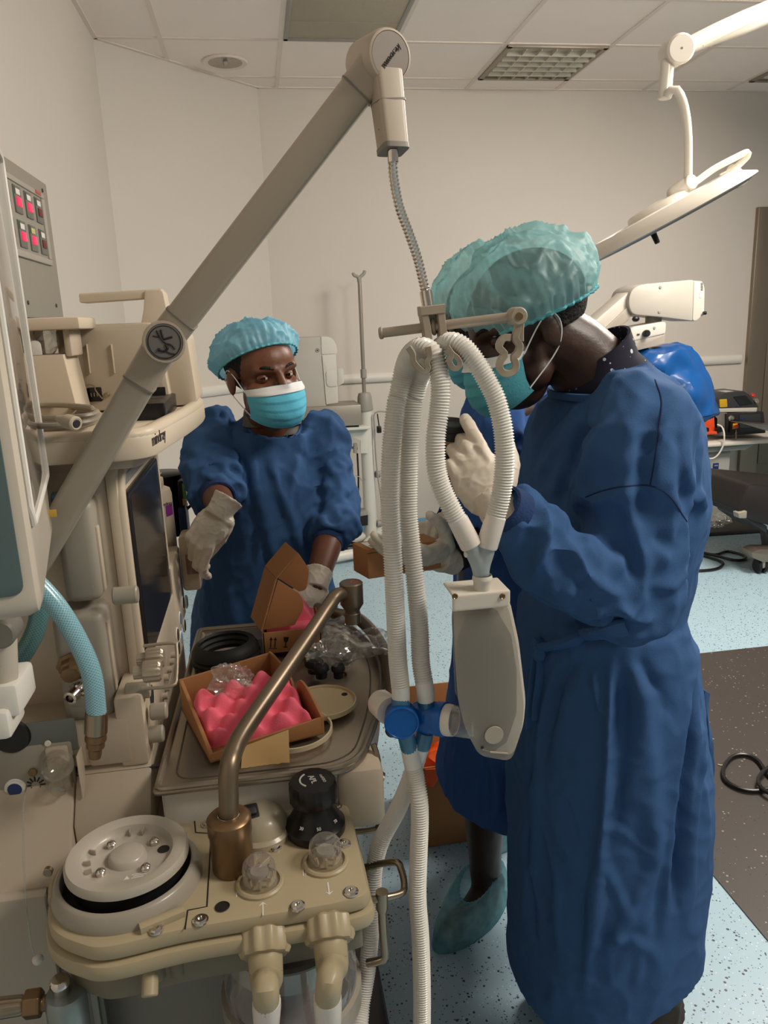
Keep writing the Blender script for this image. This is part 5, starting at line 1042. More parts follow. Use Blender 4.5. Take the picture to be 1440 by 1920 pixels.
def sockets(b, Hm, s=1.0):
    I = np.array(Hm.inverted()); P = np.array(b.v); L = (P @ I[:3, :3].T+I[:3, 3])/s; f = np.array(Hm.col[1][:3])
    for x in (-1, 1):
        d2 = ((L[:, 0]-x*.031)/.0165)**2+((L[:, 2]-.001)/.0105)**2; k = np.exp(-d2)*(L[:, 1] > .03); P -= f*(k*.011*s)[:, None]
    b.v = [tuple(p) for p in P]; return b
EYEW = mat('eye_white', (190, 180, 170), .25, var=.02); IRIS = mat('dark_iris', (30, 20, 16), .15)
def eyes(Hm, parent, skinm, gaze=(0, 1, 0), opening=(13, 17), s=1.0):
    for x in (-1, 1):
        c = Vector((x*.031, .0595, .001)); g = Vector(gaze).normalized(); q = MB(); q.X = Hm @ Matrix.Scale(s, 4); q.lathe([(0, -.0118)]+[(.0118*math.sin(t), -.0118*math.cos(t)) for t in np.linspace(.1, math.pi-.64, 16)], c, g, 28); q.k = 1
        q.lathe([(.0118*math.sin(t), -.0118*math.cos(t)) for t in np.linspace(math.pi-.64, math.pi-.05, 6)]+[(0, .0119)], c, g, 28); q.build('eye', [EYEW, IRIS], parent)
        q = MB(); q.X = Hm @ Matrix.Scale(s, 4)
        for lo, hi in ((opening[0], 88), (-80, -opening[1])):
            R = []
            for t in np.linspace(0, 1, 8):
                row = []
                for az in np.linspace(-1.45, 1.45, 30):
                    k = max(0, math.cos(min(1.57, abs(az)*1.62)))**.7; e_ = math.radians(lo*k*(1-t)+hi*t) if abs(lo) < abs(hi) else math.radians(hi*k*t+lo*(1-t)); row.append(c+Vector((math.sin(az)*math.cos(e_), math.cos(az)*math.cos(e_), math.sin(e_)))*.0127)
                R.append(row)
            q.loft(R, cap=False, closed=False)
        q.build('eyelid', skinm, parent)
        q = MB(); q.X = Hm @ Matrix.Scale(s, 4); pts = spline([(x*.014, .0845, .0195), (x*.026, .0815, .0245), (x*.038, .0735, .0245), (x*.048, .0615, .018)], step=.002); q.tube(pts, [.0024+.0012*math.sin(math.pi*min(1, i/len(pts)+.1)) for i in range(len(pts))], 8, sq=(1, .9, 2)); q.build('eyebrow', HAIR, parent)
def cap_mesh(Hm, c, r, axis, th1, edge_r, npl=46, amp=.006, seed=0, crump=.012, nphi=180, nth=60, lobes=()):
    """bouffant cap: a puffed dome gathered into an elastic edge"""
    A = axis_frame(Vector(c), axis); vs_ = []
    for j in range(nth+1):
        v = j/nth; th = th1*v
        for k in range(nphi):
            ph = 2*math.pi*k/nphi; d = Vector((math.sin(th)*math.cos(ph), math.sin(th)*math.sin(ph), math.cos(th))); p = Vector((d.x*r[0], d.y*r[1], d.z*r[2]))
            if v > .8: t = (v-.8)/.2; p = Vector((p.x*(1-t*(1-edge_r)), p.y*(1-t*(1-edge_r)), p.z))
            g = v**2.5*amp*math.cos(npl*ph+4*mnoise.noise(Vector((math.cos(ph)*2+seed, math.sin(ph)*2, v))))
            w_ = d*2.2+Vector((seed, seed*.7, 0)); cr = crump*((1-min(1, abs(mnoise.noise(w_*.9)*2)))**3-.25)+crump*.35*((1-min(1, abs(mnoise.noise(w_*2.1)*2)))**3-.25)+crump*.7*mnoise.noise(w_*.7)
            pl = crump*.7*(1-min(1, abs(mnoise.noise(Vector((math.cos(ph)*5+seed, math.sin(ph)*5, v*1.1)))*2.0)))**2*(.12+.88*v*v)
            for lc, lr, la in lobes: cr += la*math.exp(-((d-Vector(lc)).length/lr)**2)
            vs_.append(Hm @ (A @ (p+d*((cr+pl)*(1-v**6)+g))))
    fs_ = [(j*nphi+k, j*nphi+(k+1) % nphi, (j+1)*nphi+(k+1) % nphi, (j+1)*nphi+k) for j in range(nth) for k in range(nphi)]
    q = MB(); q.add(vs_, fs_); edge = vs_[nth*nphi:]; return q, edge
def mask_mesh(Hm, s=1.0, t0=0.0, t1=1.0, off=0.0, seed=0):
    nu, nv = 48, 30; out = []
    for j in range(nv+1):
        t = t0+(t1-t0)*j/nv; row = []
        for i in range(nu+1):
            a = -1+2*i/nu; an = a*1.28; zt = -.012-.010*abs(a)**1.5; zb = -.110+.026*abs(a)**2.0; z = zt+(zb-zt)*t
            R = .112 if t < .1 else (.112+.010*math.sin(min(1, (t-.1)/.5)*math.pi/2) if t < .6 else .122-.022*((t-.6)/.4)**2)
            y = .012+(R-.012)*max(0, math.cos(an))**.8; x = .071*math.sin(an)/math.sin(1.28)*(1-.08*t)
            if t < .14: y -= .012*(1-math.exp(-(a/.16)**2))*(1-t/.14)*.9
            pl = .0028*((t*5.2) % 1-.5)*(1-abs(a)**4) if .15 < t < .95 else 0
            y += pl+off+.0016*mnoise.noise(Vector((a*4+seed, t*5, seed))); row.append(Vector((x, y, z)))
        out.append(row)
    q = MB(); q.X = Hm @ Matrix.Scale(s, 4); q.loft(out, cap=False, closed=False); q.loft([[p-Vector((0, .0015, 0)) for p in r] for r in out][::-1], cap=False, closed=False); return q, out
def ear_loops(Hm, rows, parent, s=1.0, ends=(0, -1)):
    for e in ends:
        sx = -1 if e == 0 else 1; a = rows[2][e]; c = rows[-4][e]; q = MB(); q.X = Hm @ Matrix.Scale(s, 4)
        q.tube(spline([a, Vector((sx*.076, .014, .004)), Vector((sx*.081, -.008, .019)), Vector((sx*.084, -.020, .004)), Vector((sx*.081, -.016, -.022)), Vector((sx*.075, .002, -.045)), c], step=.003), .0011, 6); q.build('ear_loop', MASKW, parent)
FB = ((.027, .086, 0), (.009, .092, .002), (-.009, .088, .001), (-.026, .077, -.003)); FL = ((.042, .026, .022), (.046, .029, .023), (.042, .027, .022), (.033, .021, .019))
def hand_mesh(Hm, curls, side, thumb=((.75, .6, -.25), (.45, .85, -.25), (.2, .9, -.4)), spread=.05, s=1.0, cuff=.06, vox=.0019):
    """gloved hand: x across the palm, y towards the fingertips, z out of the back of the hand; side=+1 puts the thumb on +x"""
    b = MB(); b.X = Hm @ Matrix.Diagonal((side*s, s, s, 1))
    b.loft([[(rr*math.cos(a), y_, rr*.86*math.sin(a)) for a in np.linspace(0, 2*math.pi, 32, endpoint=False)] for y_, rr in ((-cuff, .0345), (-cuff+.003, .0335), (-cuff*.5, .0305), (0, .029), (.02, .028))]); b.ell((.0, .045, -.002), (.041, .052, .017)); b.ell((.022, .03, -.011), (.02, .032, .015)); b.ell((-.022, .035, -.008), (.018, .038, .013))
    for x in (.026, .009, -.008, -.025): b.cap2((x*.75, .03, 0), (x, .084, .001), .012, .0108)
    for k in range(4):
        p = Vector(FB[k]); an = 0; r = (.0103, .0095, .0088, .0078); sx = (1.5-k)*spread; pts = [p]; rr = .0104 if k < 3 else .0092
        for j in range(3):
            an -= math.radians(curls[k][j]); d = Vector((sx*math.cos(an), math.cos(an), math.sin(an))).normalized(); p = p+d*FL[k][j]; pts.append(p)
        b.chain(pts, [rr, rr*.93, rr*.86, rr*.72])
    p = Vector((.026, .018, -.008)); pts = [p]
    for d, L in zip(thumb, (.036, .032, .026)): p = p+Vector(d).normalized()*L; pts.append(p)
    b.chain(pts, [.0155, .0125, .011, .0088]); b.X = None; b.remesh(vox, 4, .5)
    o = random.random()*9; b.displace(lambda P, N: .0011*ridge(P, 45, (1, 1, 1), o, 4)+.0006*nz(P, 120, (1, 1, 1), o))
    return b
def handframe(w, y, z):
    y = Vector(y).normalized(); z = Vector(z); z = (z-y*z.dot(y)).normalized(); x = y.cross(z)
    return Matrix(((x.x, y.x, z.x, w[0]), (x.y, y.y, z.y, w[1]), (x.z, y.z, z.z, w[2]), (0, 0, 0, 1)))
def sleeve_into(b, P, R, amp=.006, freq=34, n=40, seed=0):
    """loose sleeve with bunched rings of cloth"""
    Q = spline([tuple(p)+(r,) for p, r in zip(P, R)], step=.006); T_, N_, B_ = frames(Q[:, :3]); rings = []
    L = np.concatenate([[0], np.cumsum(np.linalg.norm(np.diff(Q[:, :3], axis=0), axis=1))])
    for i in range(len(Q)):
        ring = []
        for k in range(n):
            an = 2*math.pi*k/n; w_ = mnoise.noise(Vector((math.cos(an)*1.1+seed, math.sin(an)*1.1, L[i]*freq*.35))); f_ = (1-abs(mnoise.noise(Vector((L[i]*freq+w_*1.2, math.cos(an)*.8+seed*2, math.sin(an)*.8)))*1.9))**2
            ring.append(Vector(Q[i, :3]+(Q[i, 3]+amp*(f_*1.6-.5))*(N_[i]*math.cos(an)+B_[i]*math.sin(an))))
        rings.append(ring)
    b.loft(rings); return b
def ringcuff(a, c, r0, r1, name, m_, parent, th=.003):
    q = MB(); d = c-a; L = d.length; q.lathe([(r0-th, 0), (r0, .0008), (r0*.985, L*.25), ((r0+r1)/2, L*.6), (r1, L-.001), (r1-th, L), (r0-th, 0)], a, d, 48, (30, .006)); return q.build(name, m_, parent)
# ------------------------------------------------------------------ woman in blue gown at the far end of the machine
GY = 1.84
wo = thing('person', 'woman in teal hair cap and blue face mask reaching across the machine', 'person', AY(500, 1150, GY+.05).xy.to_3d(), None)
WH = headframe(AY(493, 701, 1.72), (.44, -.9, -.06), (-.07, -.05, 1)); WS = .96
SR, ER, HR = AY(408, 815, 1.84), AY(396, 915, 1.72), AY(418, 950, 1.60)
SL, EL, HL = AY(600, 815, 1.82), AY(630, 965, 1.76), AY(594, 1092, 1.58)
b = MB(); head_into(b, WH, WS)
nb = AY(508, 800, 1.80); b.cap2(WH @ Vector((0, -.015, -.05)), nb, .044, .047); pel = AY(495, 1150, GY+.04)
b.chain([nb, AY(500, 900, GY), AY(495, 1050, GY+.02), pel], [.06, .10, .095, .10]); b.chain([AY(440, 825, GY), AY(575, 825, GY)], [.045, .045])
fw_ = (HR-ER).normalized(); b.chain([SR, ER, HR-fw_*.03, HR-fw_*.008, HR+fw_*.01], [.042, .038, .03, .0275, .02]); fl_ = (HL-EL).normalized(); b.chain([SL, EL, EL.lerp(HL, .5), HL-fl_*.014, HL+fl_*.01], [.042, .036, .033, .026, .02])
for sx in (-.075, .075):
    b.chain([pel+Vector((sx, 0, 0)), Vector((pel.x+sx, pel.y+.02, .48)), Vector((pel.x+sx, pel.y+.03, .08))], [.09, .06, .045]); b.cap2((pel.x+sx, pel.y+.03, .05), (pel.x+sx+.02, pel.y-.12, .04), .045, .035)
b.remesh(.0042, 3, .5); sockets(b, WH, WS); b.build('body', SKIN, wo); eyes(WH, wo, SKIN, (.6, 1, .0), (15, 13), s=WS)
hb_ = MB(); hb_.X = WH @ Matrix.Scale(WS, 4); hb_.ell((0, -.02, .032), (.0765, .093, .078), None, 32, 20); hb_.build('hair', HAIR, wo)
q, edge = cap_mesh(WH, (0, -.024, .035), (.094, .106, .077), (0, -.52, 1), 1.74, .95, 40, .002, 3.3, .009, lobes=(((0, -1, -.15), .75, .042), ((-.5, -.7, .2), .6, .02), ((.9, .2, -.2), .5, .008)))
cp = q.build('bouffant_cap', CAPM, wo, 180); q = MB(); q.tube([tuple(p) for p in edge[::2]], .0024, 8, closed=True); q.build('elastic_edge', mat('cap_edge_teal', (96, 178, 190), .8), cp)
q, rows = mask_mesh(WH, WS, 0, 1, 0, 1.2); mk = q.build('face_mask', MASKB, wo, 60); q, _ = mask_mesh(WH, WS, 0, .2, .0012, 1.2); q.build('nose_strip', MASKW, mk, 60); ear_loops(WH, rows, mk, WS)
# shirt collar under the gown
SHIRT = mat('checked_shirt', (92, 88, 84), .8, var=.35, vscale=90)
b = MB(); R = []
ca = AY(513, 812, 1.79); cb_ = AY(507, 770, 1.80)
for k, (t_, rr) in enumerate(((0, .066), (.5, .061), (1, .057), (1.02, .061), (.4, .069))):
    c = ca.lerp(cb_, t_); R.append([c+Vector((rr*math.cos(a), rr*.85*math.sin(a), (.014*math.sin(a)*-1 if False else 0)+(.02*(math.sin(a)) if t_ > .4 else 0)-(.03*max(0, math.cos(a+1.57))**8 if t_ > .4 else 0))) for a in np.linspace(0, 2*math.pi, 48, endpoint=False)])
b.loft(R, cap=False); b.build('shirt_collar', SHIRT, wo)
# gown
b = MB()
NR = [Vector((p.x, p.y, p.z+(p.y-1.80)/.066*.036)) for p in ringpx(463, 788, 564, 790, 1.80, .066)]
b.loft([NR]+[ringpx(*r) for r in ((430, 800, 590, 803, 1.82, .095), (398, 835, 610, 838, 1.84, .12), (392, 900, 616, 905, 1.83, .135), (392, 980, 618, 985, 1.84, .14), (382, 1060, 622, 1065, 1.86, .145), (368, 1130, 628, 1135, 1.87, .15), (358, 1200, 634, 1205, 1.88, .16), (350, 1330, 650, 1335, 1.88, .17), (350, 1450, 655, 1455, 1.88, .17))])
sleeve_into(b, [AY(440, 812, 1.84), SR+Vector((-.0, 0, -.008)), SR.lerp(ER, .5)+Vector((-.004, 0, 0)), ER+Vector((.012, -.01, .0)), ER.lerp(HR, .30)+Vector((.01, 0, 0)), ER.lerp(HR, .45)+Vector((.005, 0, 0))], [.06, .066, .068, .066, .058, .046], .008, 30, seed=1.3)
sleeve_into(b, [AY(570, 812, 1.83), SL+Vector((0, 0, -.01)), SL.lerp(EL, .5)+Vector((.0, 0, 0)), EL+Vector((-.005, 0, .0)), EL.lerp(HL, .22), EL.lerp(HL, .40)], [.058, .062, .062, .062, .055, .042], .008, 30, seed=4.3)
b.remesh(.0058, 3, .5)
fo = [([(470, 830), (480, 900), (492, 980), (520, 1060)], .008, .012), ([(545, 840), (590, 880), (598, 960)], -.006, .012), ([(500, 850), (540, 960), (575, 1060)], .010, .012), ([(560, 850), (545, 930), (560, 1000)], .007, .010), ([(452, 850), (478, 960), (470, 1060)], -.010, .012), ([(600, 870), (598, 950), (590, 1010)], -.006, .010), ([(610, 860), (640, 920), (600, 960)], .008, .010), ([(430, 1100), (440, 1150), (455, 1180)], .008, .012), ([(485, 960), (500, 1050), (480, 1130)], -.008, .012), ([(385, 830), (430, 850), (455, 900)], .008, .010), ([(380, 860), (420, 885), (460, 930)], -.009, .009), ([(376, 885), (410, 905), (450, 905)], .009, .009), ([(600, 980), (630, 990), (655, 970)], .008, .008), ([(596, 1000), (630, 1008), (650, 995)], -.008, .007)]
strokes(b, fo)
b.displace(lambda P, N: .008*ridge(P, 6.5, (1, 1, .5), 2.2, 2.2)+.006*ridge(P, 12, (1, 1, .8), 5.1, 2.5)+.003*ridge(P, 26, (1, 1, 1), 1.1, 3)-.006)
smoothmb(b, 1); gw = b.build('surgical_gown', GOWN, wo, 180)
q = MB(); q.tube(spline([tuple(p) for p in NR], step=.006, closed=True), .0036, 8, closed=True); q.build('neckline', GOWN, gw)
ringcuff(ER.lerp(HR, .36)+Vector((.006, 0, 0)), ER.lerp(HR, .56)+Vector((.003, 0, 0)), .0405, .0365, 'cuff', CUFF, gw, .004); ringcuff(EL.lerp(HL, .33), EL.lerp(HL, .47), .0375, .034, 'cuff', CUFF, gw, .004)
# hands
Hm = handframe(HR+Vector((-.004, -.005, -.005)), AY(378, 1010, 1.575)-HR, (-.25, -.85, .55)); b = hand_mesh(Hm, ((28, 40, 25), (42, 48, 30), (50, 50, 30), (55, 50, 30)), -1, ((-.0, 1, -.5), (-.3, 1, -.5), (-.3, 1, -.3)), s=.98, cuff=.03); g1 = b.build('glove', GLOVE, wo)
Hm = handframe(HL, AY(583, 1150, 1.52)-HL, (.3, -.9, .35)); b = hand_mesh(Hm, ((15, 25, 15), (20, 25, 15), (25, 28, 18), (28, 30, 20)), 1, ((.5, .9, -.3), (.3, 1, -.3), (.1, 1, -.3)), s=.95, cuff=.03); g2 = b.build('glove', GLOVE, wo)

# ------------------------------------------------------------------ person in the middle, behind the hoses
MY = 1.62
p2 = thing('person', 'person in blue gown behind the hoses holding a small brown box', 'person', AY(930, 1600, MY).xy.to_3d())
PH = headframe(AY(915, 605, MY), (-.9, -.22, -.36), (-.36, 0, .93)); PS = 1.0
b = MB(); head_into(b, PH, PS); nb = AY(965, 730, MY); b.cap2(PH @ Vector((0, -.02, -.05)), nb, .055, .06)
pel = AY(935, 1130, MY); pel.y = MY
b.chain([nb, AY(950, 850, MY), AY(940, 1000, MY), pel], [.06, .10, .10, .10]); b.chain([AY(960, 780, MY-.13), AY(960, 780, MY+.13)], [.05, .05])
EP, WP = AY(905, 1000, 1.45), AY(838, 1048, 1.40); EP2, WP2 = AY(890, 960, 1.72), AY(838, 978, 1.62)
b.chain([AY(945, 800, MY-.15), EP, WP-(WP-EP).normalized()*.03, WP-(WP-EP).normalized()*.005], [.045, .034, .025, .018]); b.chain([AY(950, 800, MY+.15), EP2, WP2-(WP2-EP2).normalized()*.03, WP2-(WP2-EP2).normalized()*.005], [.045, .034, .025, .018])
ank = AY(912, 1668, 1.60); kn = AY(905, 1400, 1.60); hipl = AY(920, 1160, 1.58); toe = AZ(838, 1748, .03); heel = Vector((ank.x+.03, ank.y+.03, .05))
b.chain([hipl, kn, AY(908, 1500, 1.60), AY(909, 1600, 1.60), ank], [.09, .062, .054, .042, .037]); b.chain([ank, AY(888, 1706, 1.57)+Vector((0, 0, .0)), toe+Vector((0, 0, -.004))], [.036, .034, .014]); b.cap2(ank, heel, .032, .03)
ank2 = AY(985, 1600, 1.93); b.chain([pel+Vector((.05, .08, 0)), AY(965, 1400, 1.80), ank2], [.09, .06, .038]); b.cap2(ank2, AY(950, 1620, 1.88), .04, .035)
b.remesh(.0065, 3); b.build('body', SKIN2, p2); eyes(PH, p2, SKIN2, (0, 1, -.5), (-9, 12))
q = MB(); q.X = PH; q.ell((0, -.02, .036), (.078, .096, .082), None, 32, 20); q.build('hair', HAIR, p2)
q, edge = cap_mesh(PH, (0, -.02, .050), (.10, .126, .106), (0, .05, 1), 1.86, .95, 44, .0025, 8.1, .012); cp = q.build('bouffant_cap', CAPM2, p2, 180); q = MB(); q.tube([tuple(p) for p in edge[::2]], .0024, 8, closed=True); q.build('elastic_edge', mat('cap_edge_teal', (96, 178, 190), .8), cp)
q, rows = mask_mesh(PH, 1.0, 0, 1, 0, 4.2); mk = q.build('face_mask', MASKT, p2, 60); ear_loops(PH, rows, mk)
b = MB(); b.loft([ringpx(*r) for r in ((905, 715, 1030, 712, MY, .07), (880, 745, 1060, 745, MY, .15), (868, 800, 1075, 800, MY, .19), (862, 880, 1078, 880, MY, .19), (862, 980, 1070, 980, MY, .18), (860, 1100, 1060, 1100, MY, .18), (856, 1230, 1060, 1230, MY, .19), (842, 1360, 1060, 1360, MY, .20), (826, 1450, 1062, 1450, MY, .20), (822, 1475, 1062, 1480, MY, .20))])
sleeve_into(b, [AY(950, 790, MY-.10), AY(945, 810, MY-.15), AY(925, 900, MY-.17), EP+Vector((0, 0, .0)), EP.lerp(WP, .25)], [.055, .065, .064, .06, .045], .008, 28, seed=7.1)
sleeve_into(b, [AY(950, 790, MY+.10), AY(930, 850, MY+.12), AY(900, 920, MY+.1), EP2, EP2.lerp(WP2, .75)], [.055, .065, .06, .055, .042], .007, 28, seed=9.1)
b.remesh(.0068, 3)
strokes(b, [([(880, 1250), (862, 1400), (850, 1520)], .012, .016), ([(910, 1430), (905, 1500), (900, 1535)], -.012, .014), ([(930, 1430), (935, 1500), (930, 1535)], .014, .016), ([(960, 740), (900, 800), (875, 900)], .008, .014), ([(1000, 740), (985, 820)], -.01, .014), ([(900, 780), (890, 860)], -.008, .012)])
b.displace(lambda P, N: hemfade(P, N)*(.006*ridge(P, 6, (1, 1, .4), 7.2, 3)+.003*ridge(P, 14, (1, 1, .8), 3.1, 3)-.004))
gw = b.build('surgical_gown', GOWN2, p2, 180)
ringcuff(EP.lerp(WP, .2), EP.lerp(WP, .88), .044, .036, 'cuff', mat('black_knit_cuff', (22, 24, 30), .9), gw, .004); ringcuff(EP2.lerp(WP2, .7), EP2.lerp(WP2, .95), .04, .034, 'cuff', CUFF, gw, .004)
BZ = AY(689, 1032, 1.34)
Hm = handframe(WP, AY(765, 1046, 1.345)-WP, (.1, -.75, -.65)); b = hand_mesh(Hm, ((10, 18, 10), (12, 20, 12), (14, 22, 14), (20, 25, 16)), 1, ((.75, .6, -.5), (.5, .8, -.4), (.3, 1, -.3)), s=1.02, cuff=.02); g = b.build('glove', GLOVE, p2)
Hm = handframe(WP2, AY(790, 990, 1.54)-WP2, (.1, .45, .9)); b = hand_mesh(Hm, ((45, 50, 30), (50, 50, 30), (55, 50, 30), (55, 50, 30)), -1, s=.98, cuff=.02); g = b.build('glove', GLOVE, p2)
# shoe covers
def shoe_cover(a, t_, name_seed, hgt=.112, open_r=(.062, .042)):
    """thin sheet bag gathered round the ankle"""
    d = (t_-a); d.z = 0; L = d.length; d.normalize(); sd = Vector((-d.y, d.x, 0)); q = MB(); R = []
    for j in range(25):
        v = j/24; ring = []
        for k in range(96):
            an = 2*math.pi*k/96; ca, sa = math.cos(an), math.sin(an)
            bx = (L*.5+.055)*ca+L*.42; by = .052*sa*(1.0 if ca > -.2 else 1-.25*(-ca-.2)); ox = .02+open_r[0]*ca+.02; oy = open_r[1]*sa; e = v**1.6; x = bx*(1-e)+ox*e; y = by*(1-e)+oy*e; toe_ = max(0, ca)
            z = .002+(hgt*(1-.35*toe_))*math.sin(v*math.pi/2)*(1.0-.0*toe_)+.012*math.sin(math.pi*v)
            g = .0035*(1-abs(mnoise.noise(Vector((an*4+name_seed, v*1.2, 0)))*1.8))**2*math.sin(math.pi*min(1, v+.15))+.0018*v**2*math.cos(34*an)
            p = a+d*x+sd*y; ring.append(Vector((p.x, p.y, max(.002, z)))+(d*ca+sd*sa)*g)
        R.append(ring)
    q.loft(R, cap=False); q.f.append(tuple(range(96))[::-1]); q.m.append(0); return q, R[-1]
q, e = shoe_cover(Vector((ank.x+.012, ank.y+.012, 0)), toe, 1.5); sc_ = q.build('shoe_cover', SHOEC, p2, 180); q = MB(); q.tube([tuple(p) for p in e], .0018, 6, closed=True); q.build('elastic_edge', mat('shoe_cover_edge', (120, 190, 200), .8), sc_)
q = MB(); q.chain([toe.lerp(Vector((ank.x, ank.y, .03)), .12), Vector((ank.x, ank.y, .034))], [.03, .038]); q.remesh(.004, 2); q.v = [(v[0], v[1], max(.004, min(v[2], .045))) for v in q.v]; q.build('shoe', mat('dull_brown_shoe', (96, 86, 74), .6), p2)
q, e = shoe_cover(Vector((ank2.x, ank2.y, 0)), Vector((AY(950, 1620, 1.88).x-.06, AY(950, 1620, 1.88).y-.06, 0)), 5.5); q.build('shoe_cover', SHOEC, p2, 180)
# box in the hands
cz = BZ.z; T4 = [AZ(*p, cz) for p in ((689, 1032), (826, 1013), (797, 994), (661, 1018))]
T4[2] = T4[1]+T4[3]-T4[0]; hgt = cz-AY(691, 1086, 1.34).z
t = thing('small_box', 'small brown box with white label held by the middle person', 'box', T4[0]-Vector((0, 0, hgt)))
q = MB(); q.prism([tuple(p.xy) for p in T4], Matrix.Translation((0, 0, cz-hgt)), hgt, .001); q.build('carton', CARD, t)
c = (T4[0]+T4[1]+T4[2]+T4[3])/4; u = T4[1]-T4[0]; v = T4[3]-T4[0]
def onbox(s0, s1, t0, t1, z, name, m_):
    q = MB(); q.prism([tuple((T4[0]+u*s+v*tt).xy) for s, tt in ((s0, t0), (s1, t0), (s1, t1), (s0, t1))], Matrix.Translation((0, 0, cz+z)), .0005, 0); return q.build(name, m_, t)
lb = onbox(.08, .6, .15, .85, .0003, 'label', LABEL); onbox(.1, .22, .25, .45, .0009, 'label_print', GREYP)
q = MB(); q.tube([T4[0]+u*.0-Vector((0, 0, .006)), T4[1]-Vector((0, 0, .006))], .0007, 5); q.build('lid_seam', DINK, t)
# ------------------------------------------------------------------ man in the foreground
FY = 1.22
mn = thing('person', 'man in long blue gown with dark collar, head bowed, foreground right', 'person', AY(1150, 1850, FY).xy.to_3d())
MH = headframe(AY(982, 618, FY), (-.93, -.12, -.30), (-.30, .02, .95)); MS = 1.02
nb = AY(1130, 720, FY); Wm = AY(930, 946, .985); Em = AY(1210, 1120, 1.02); Sm = AY(1225, 800, 1.05)
b = MB(); head_into(b, MH, MS); b.chain([MH @ Vector((0, -.03, -.02)), AY(1075, 660, FY), nb], [.062, .062, .07])
pel = AY(1150, 1200, FY); b.chain([nb, AY(1170, 850, FY), AY(1150, 1030, FY), pel], [.075, .1, .1, .1]); b.chain([AY(1200, 790, FY-.12), AY(1200, 790, FY+.12)], [.05, .05])
b.chain([Sm, Em, Wm-(Wm-Em).normalized()*.05, Wm-(Wm-Em).normalized()*.02], [.035, .03, .024, .018]); b.chain([AY(1210, 800, FY+.15), AY(1190, 1000, FY+.18), AY(1150, 1180, FY+.15), AY(1140, 1230, FY+.14)], [.045, .04, .03, .03])
for dy in (-.075, .08):
    k_ = Vector((pel.x+.02, FY+dy, .5)); a_ = Vector((pel.x+.06, FY+dy, .09)); b.chain([Vector((pel.x, FY+dy, pel.z)), k_, a_], [.07, .05, .042]); b.cap2(a_-Vector((0, 0, .03)), a_+Vector((-.15, 0, -.045)), .042, .034)
b.remesh(.0058, 3); sockets(b, MH, MS); b.build('body', SKIN2, mn); eyes(MH, mn, SKIN2, (0, 1, -.6), (-9, 12), MS)
q = MB(); q.X = MH @ Matrix.Scale(MS, 4); q.ell((0, -.022, .036), (.077, .095, .081), None, 32, 20); q.build('hair', HAIR, mn)
q, edge = cap_mesh(MH, (0, -.022, .050), (.108, .132, .094), (0, .09, 1), 1.88, .95, 44, .0025, 5.4, .013, lobes=(((0, -.8, .6), .6, .012),)); cp = q.build('bouffant_cap', CAPM2, mn, 180); q = MB(); q.tube([tuple(p) for p in edge[::2]], .0026, 8, closed=True); q.build('elastic_edge', mat('cap_edge_teal', (96, 178, 190), .8), cp)
q, rows = mask_mesh(MH, MS, 0, 1, 0, 6.2); mk = q.build('face_mask', MASKT, mn, 60); q, _ = mask_mesh(MH, MS, 0, .16, .0012, 6.2); q.build('nose_strip', MASKW, mk, 60); ear_loops(MH, rows, mk, MS)
# collar of a dark patterned shirt
COLM = speckle(mat('navy_patterned_shirt', (26, 26, 44), .85, var=.1), [((205, 210, 218), 85, .34), ((90, 130, 190), 95, .26), ((26, 26, 44), 60, .1)], 70, .35)
def collar_ring(x1_, y1_, x2_, y2_, ry, Yc=FY): return ringpx(x1_, y1_, x2_, y2_, Yc, ry, 48, 2.1)
q = MB(); q.loft([collar_ring(1068, 775, 1240, 790, .08), collar_ring(1052, 748, 1240, 732, .09), collar_ring(1046, 728, 1222, 690, .085), collar_ring(1060, 716, 1184, 655, .076), collar_ring(1066, 692, 1168, 610, .074), collar_ring(1068, 690, 1164, 612, .070), collar_ring(1064, 720, 1178, 662, .070)], cap=False); q.build('shirt_collar', COLM, mn, 60)
# gown
zh = AY(1100, 1885, 1.03).z
b = MB(); rg_ = [ringpx(*r) for r in ((1045, 742, 1256, 722, FY, .115), (1030, 760, 1266, 752, FY, .165), (1008, 812, 1280, 800, FY, .185), (990, 890, 1286, 880, FY, .19), (982, 970, 1286, 960, FY, .185), (985, 1050, 1268, 1045, FY, .175), (993, 1130, 1251, 1125, FY, .165), (993, 1210, 1266, 1205, FY, .175), (988, 1300, 1284, 1295, FY, .19), (979, 1400, 1293, 1395, FY, .20), (972, 1500, 1293, 1495, FY, .205), (966, 1600, 1289, 1595, FY, .205), (968, 1690, 1284, 1680, FY, .205))]
zl, zr_ = AY(985, 1878, 1.17).z, AY(1262, 1822, 1.05).z; L_ = rg_[-1]; xa, xb = min(p.x for p in L_), max(p.x for p in L_)
for dz in (.07, .03, 0):
    rg_.append([Vector((p.x-.004*(1-dz/.07), p.y, zl+(zr_-zl)*(p.x-xa)/(xb-xa)+dz+.003*math.sin(p.x*50))) for p in L_])
b.loft([r for r in rg_[:-3] if min(p.z for p in r) > max(zl, zr_)+.09]+rg_[-3:])
sleeve_into(b, [AY(1195, 770, FY-.06), Sm+Vector((-.022, 0, 0)), AY(1188, 930, 1.035), AY(1188, 1050, 1.03), Em+Vector((-.022, 0, .004)), AY(1130, 1098, 1.0), AY(1040, 1045, .985), AY(975, 978, .97), AY(952, 955, .962)], [.07, .078, .082, .078, .07, .064, .058, .046, .038], .007, 22, n=56, seed=11.7)
sleeve_into(b, [AY(1195, 770, FY+.06), AY(1210, 820, FY+.15), AY(1190, 1000, FY+.17), AY(1150, 1170, FY+.13)], [.07, .075, .07, .05], .006, 22, seed=13.7)
b.remesh(.0052, 3)
D = strokes
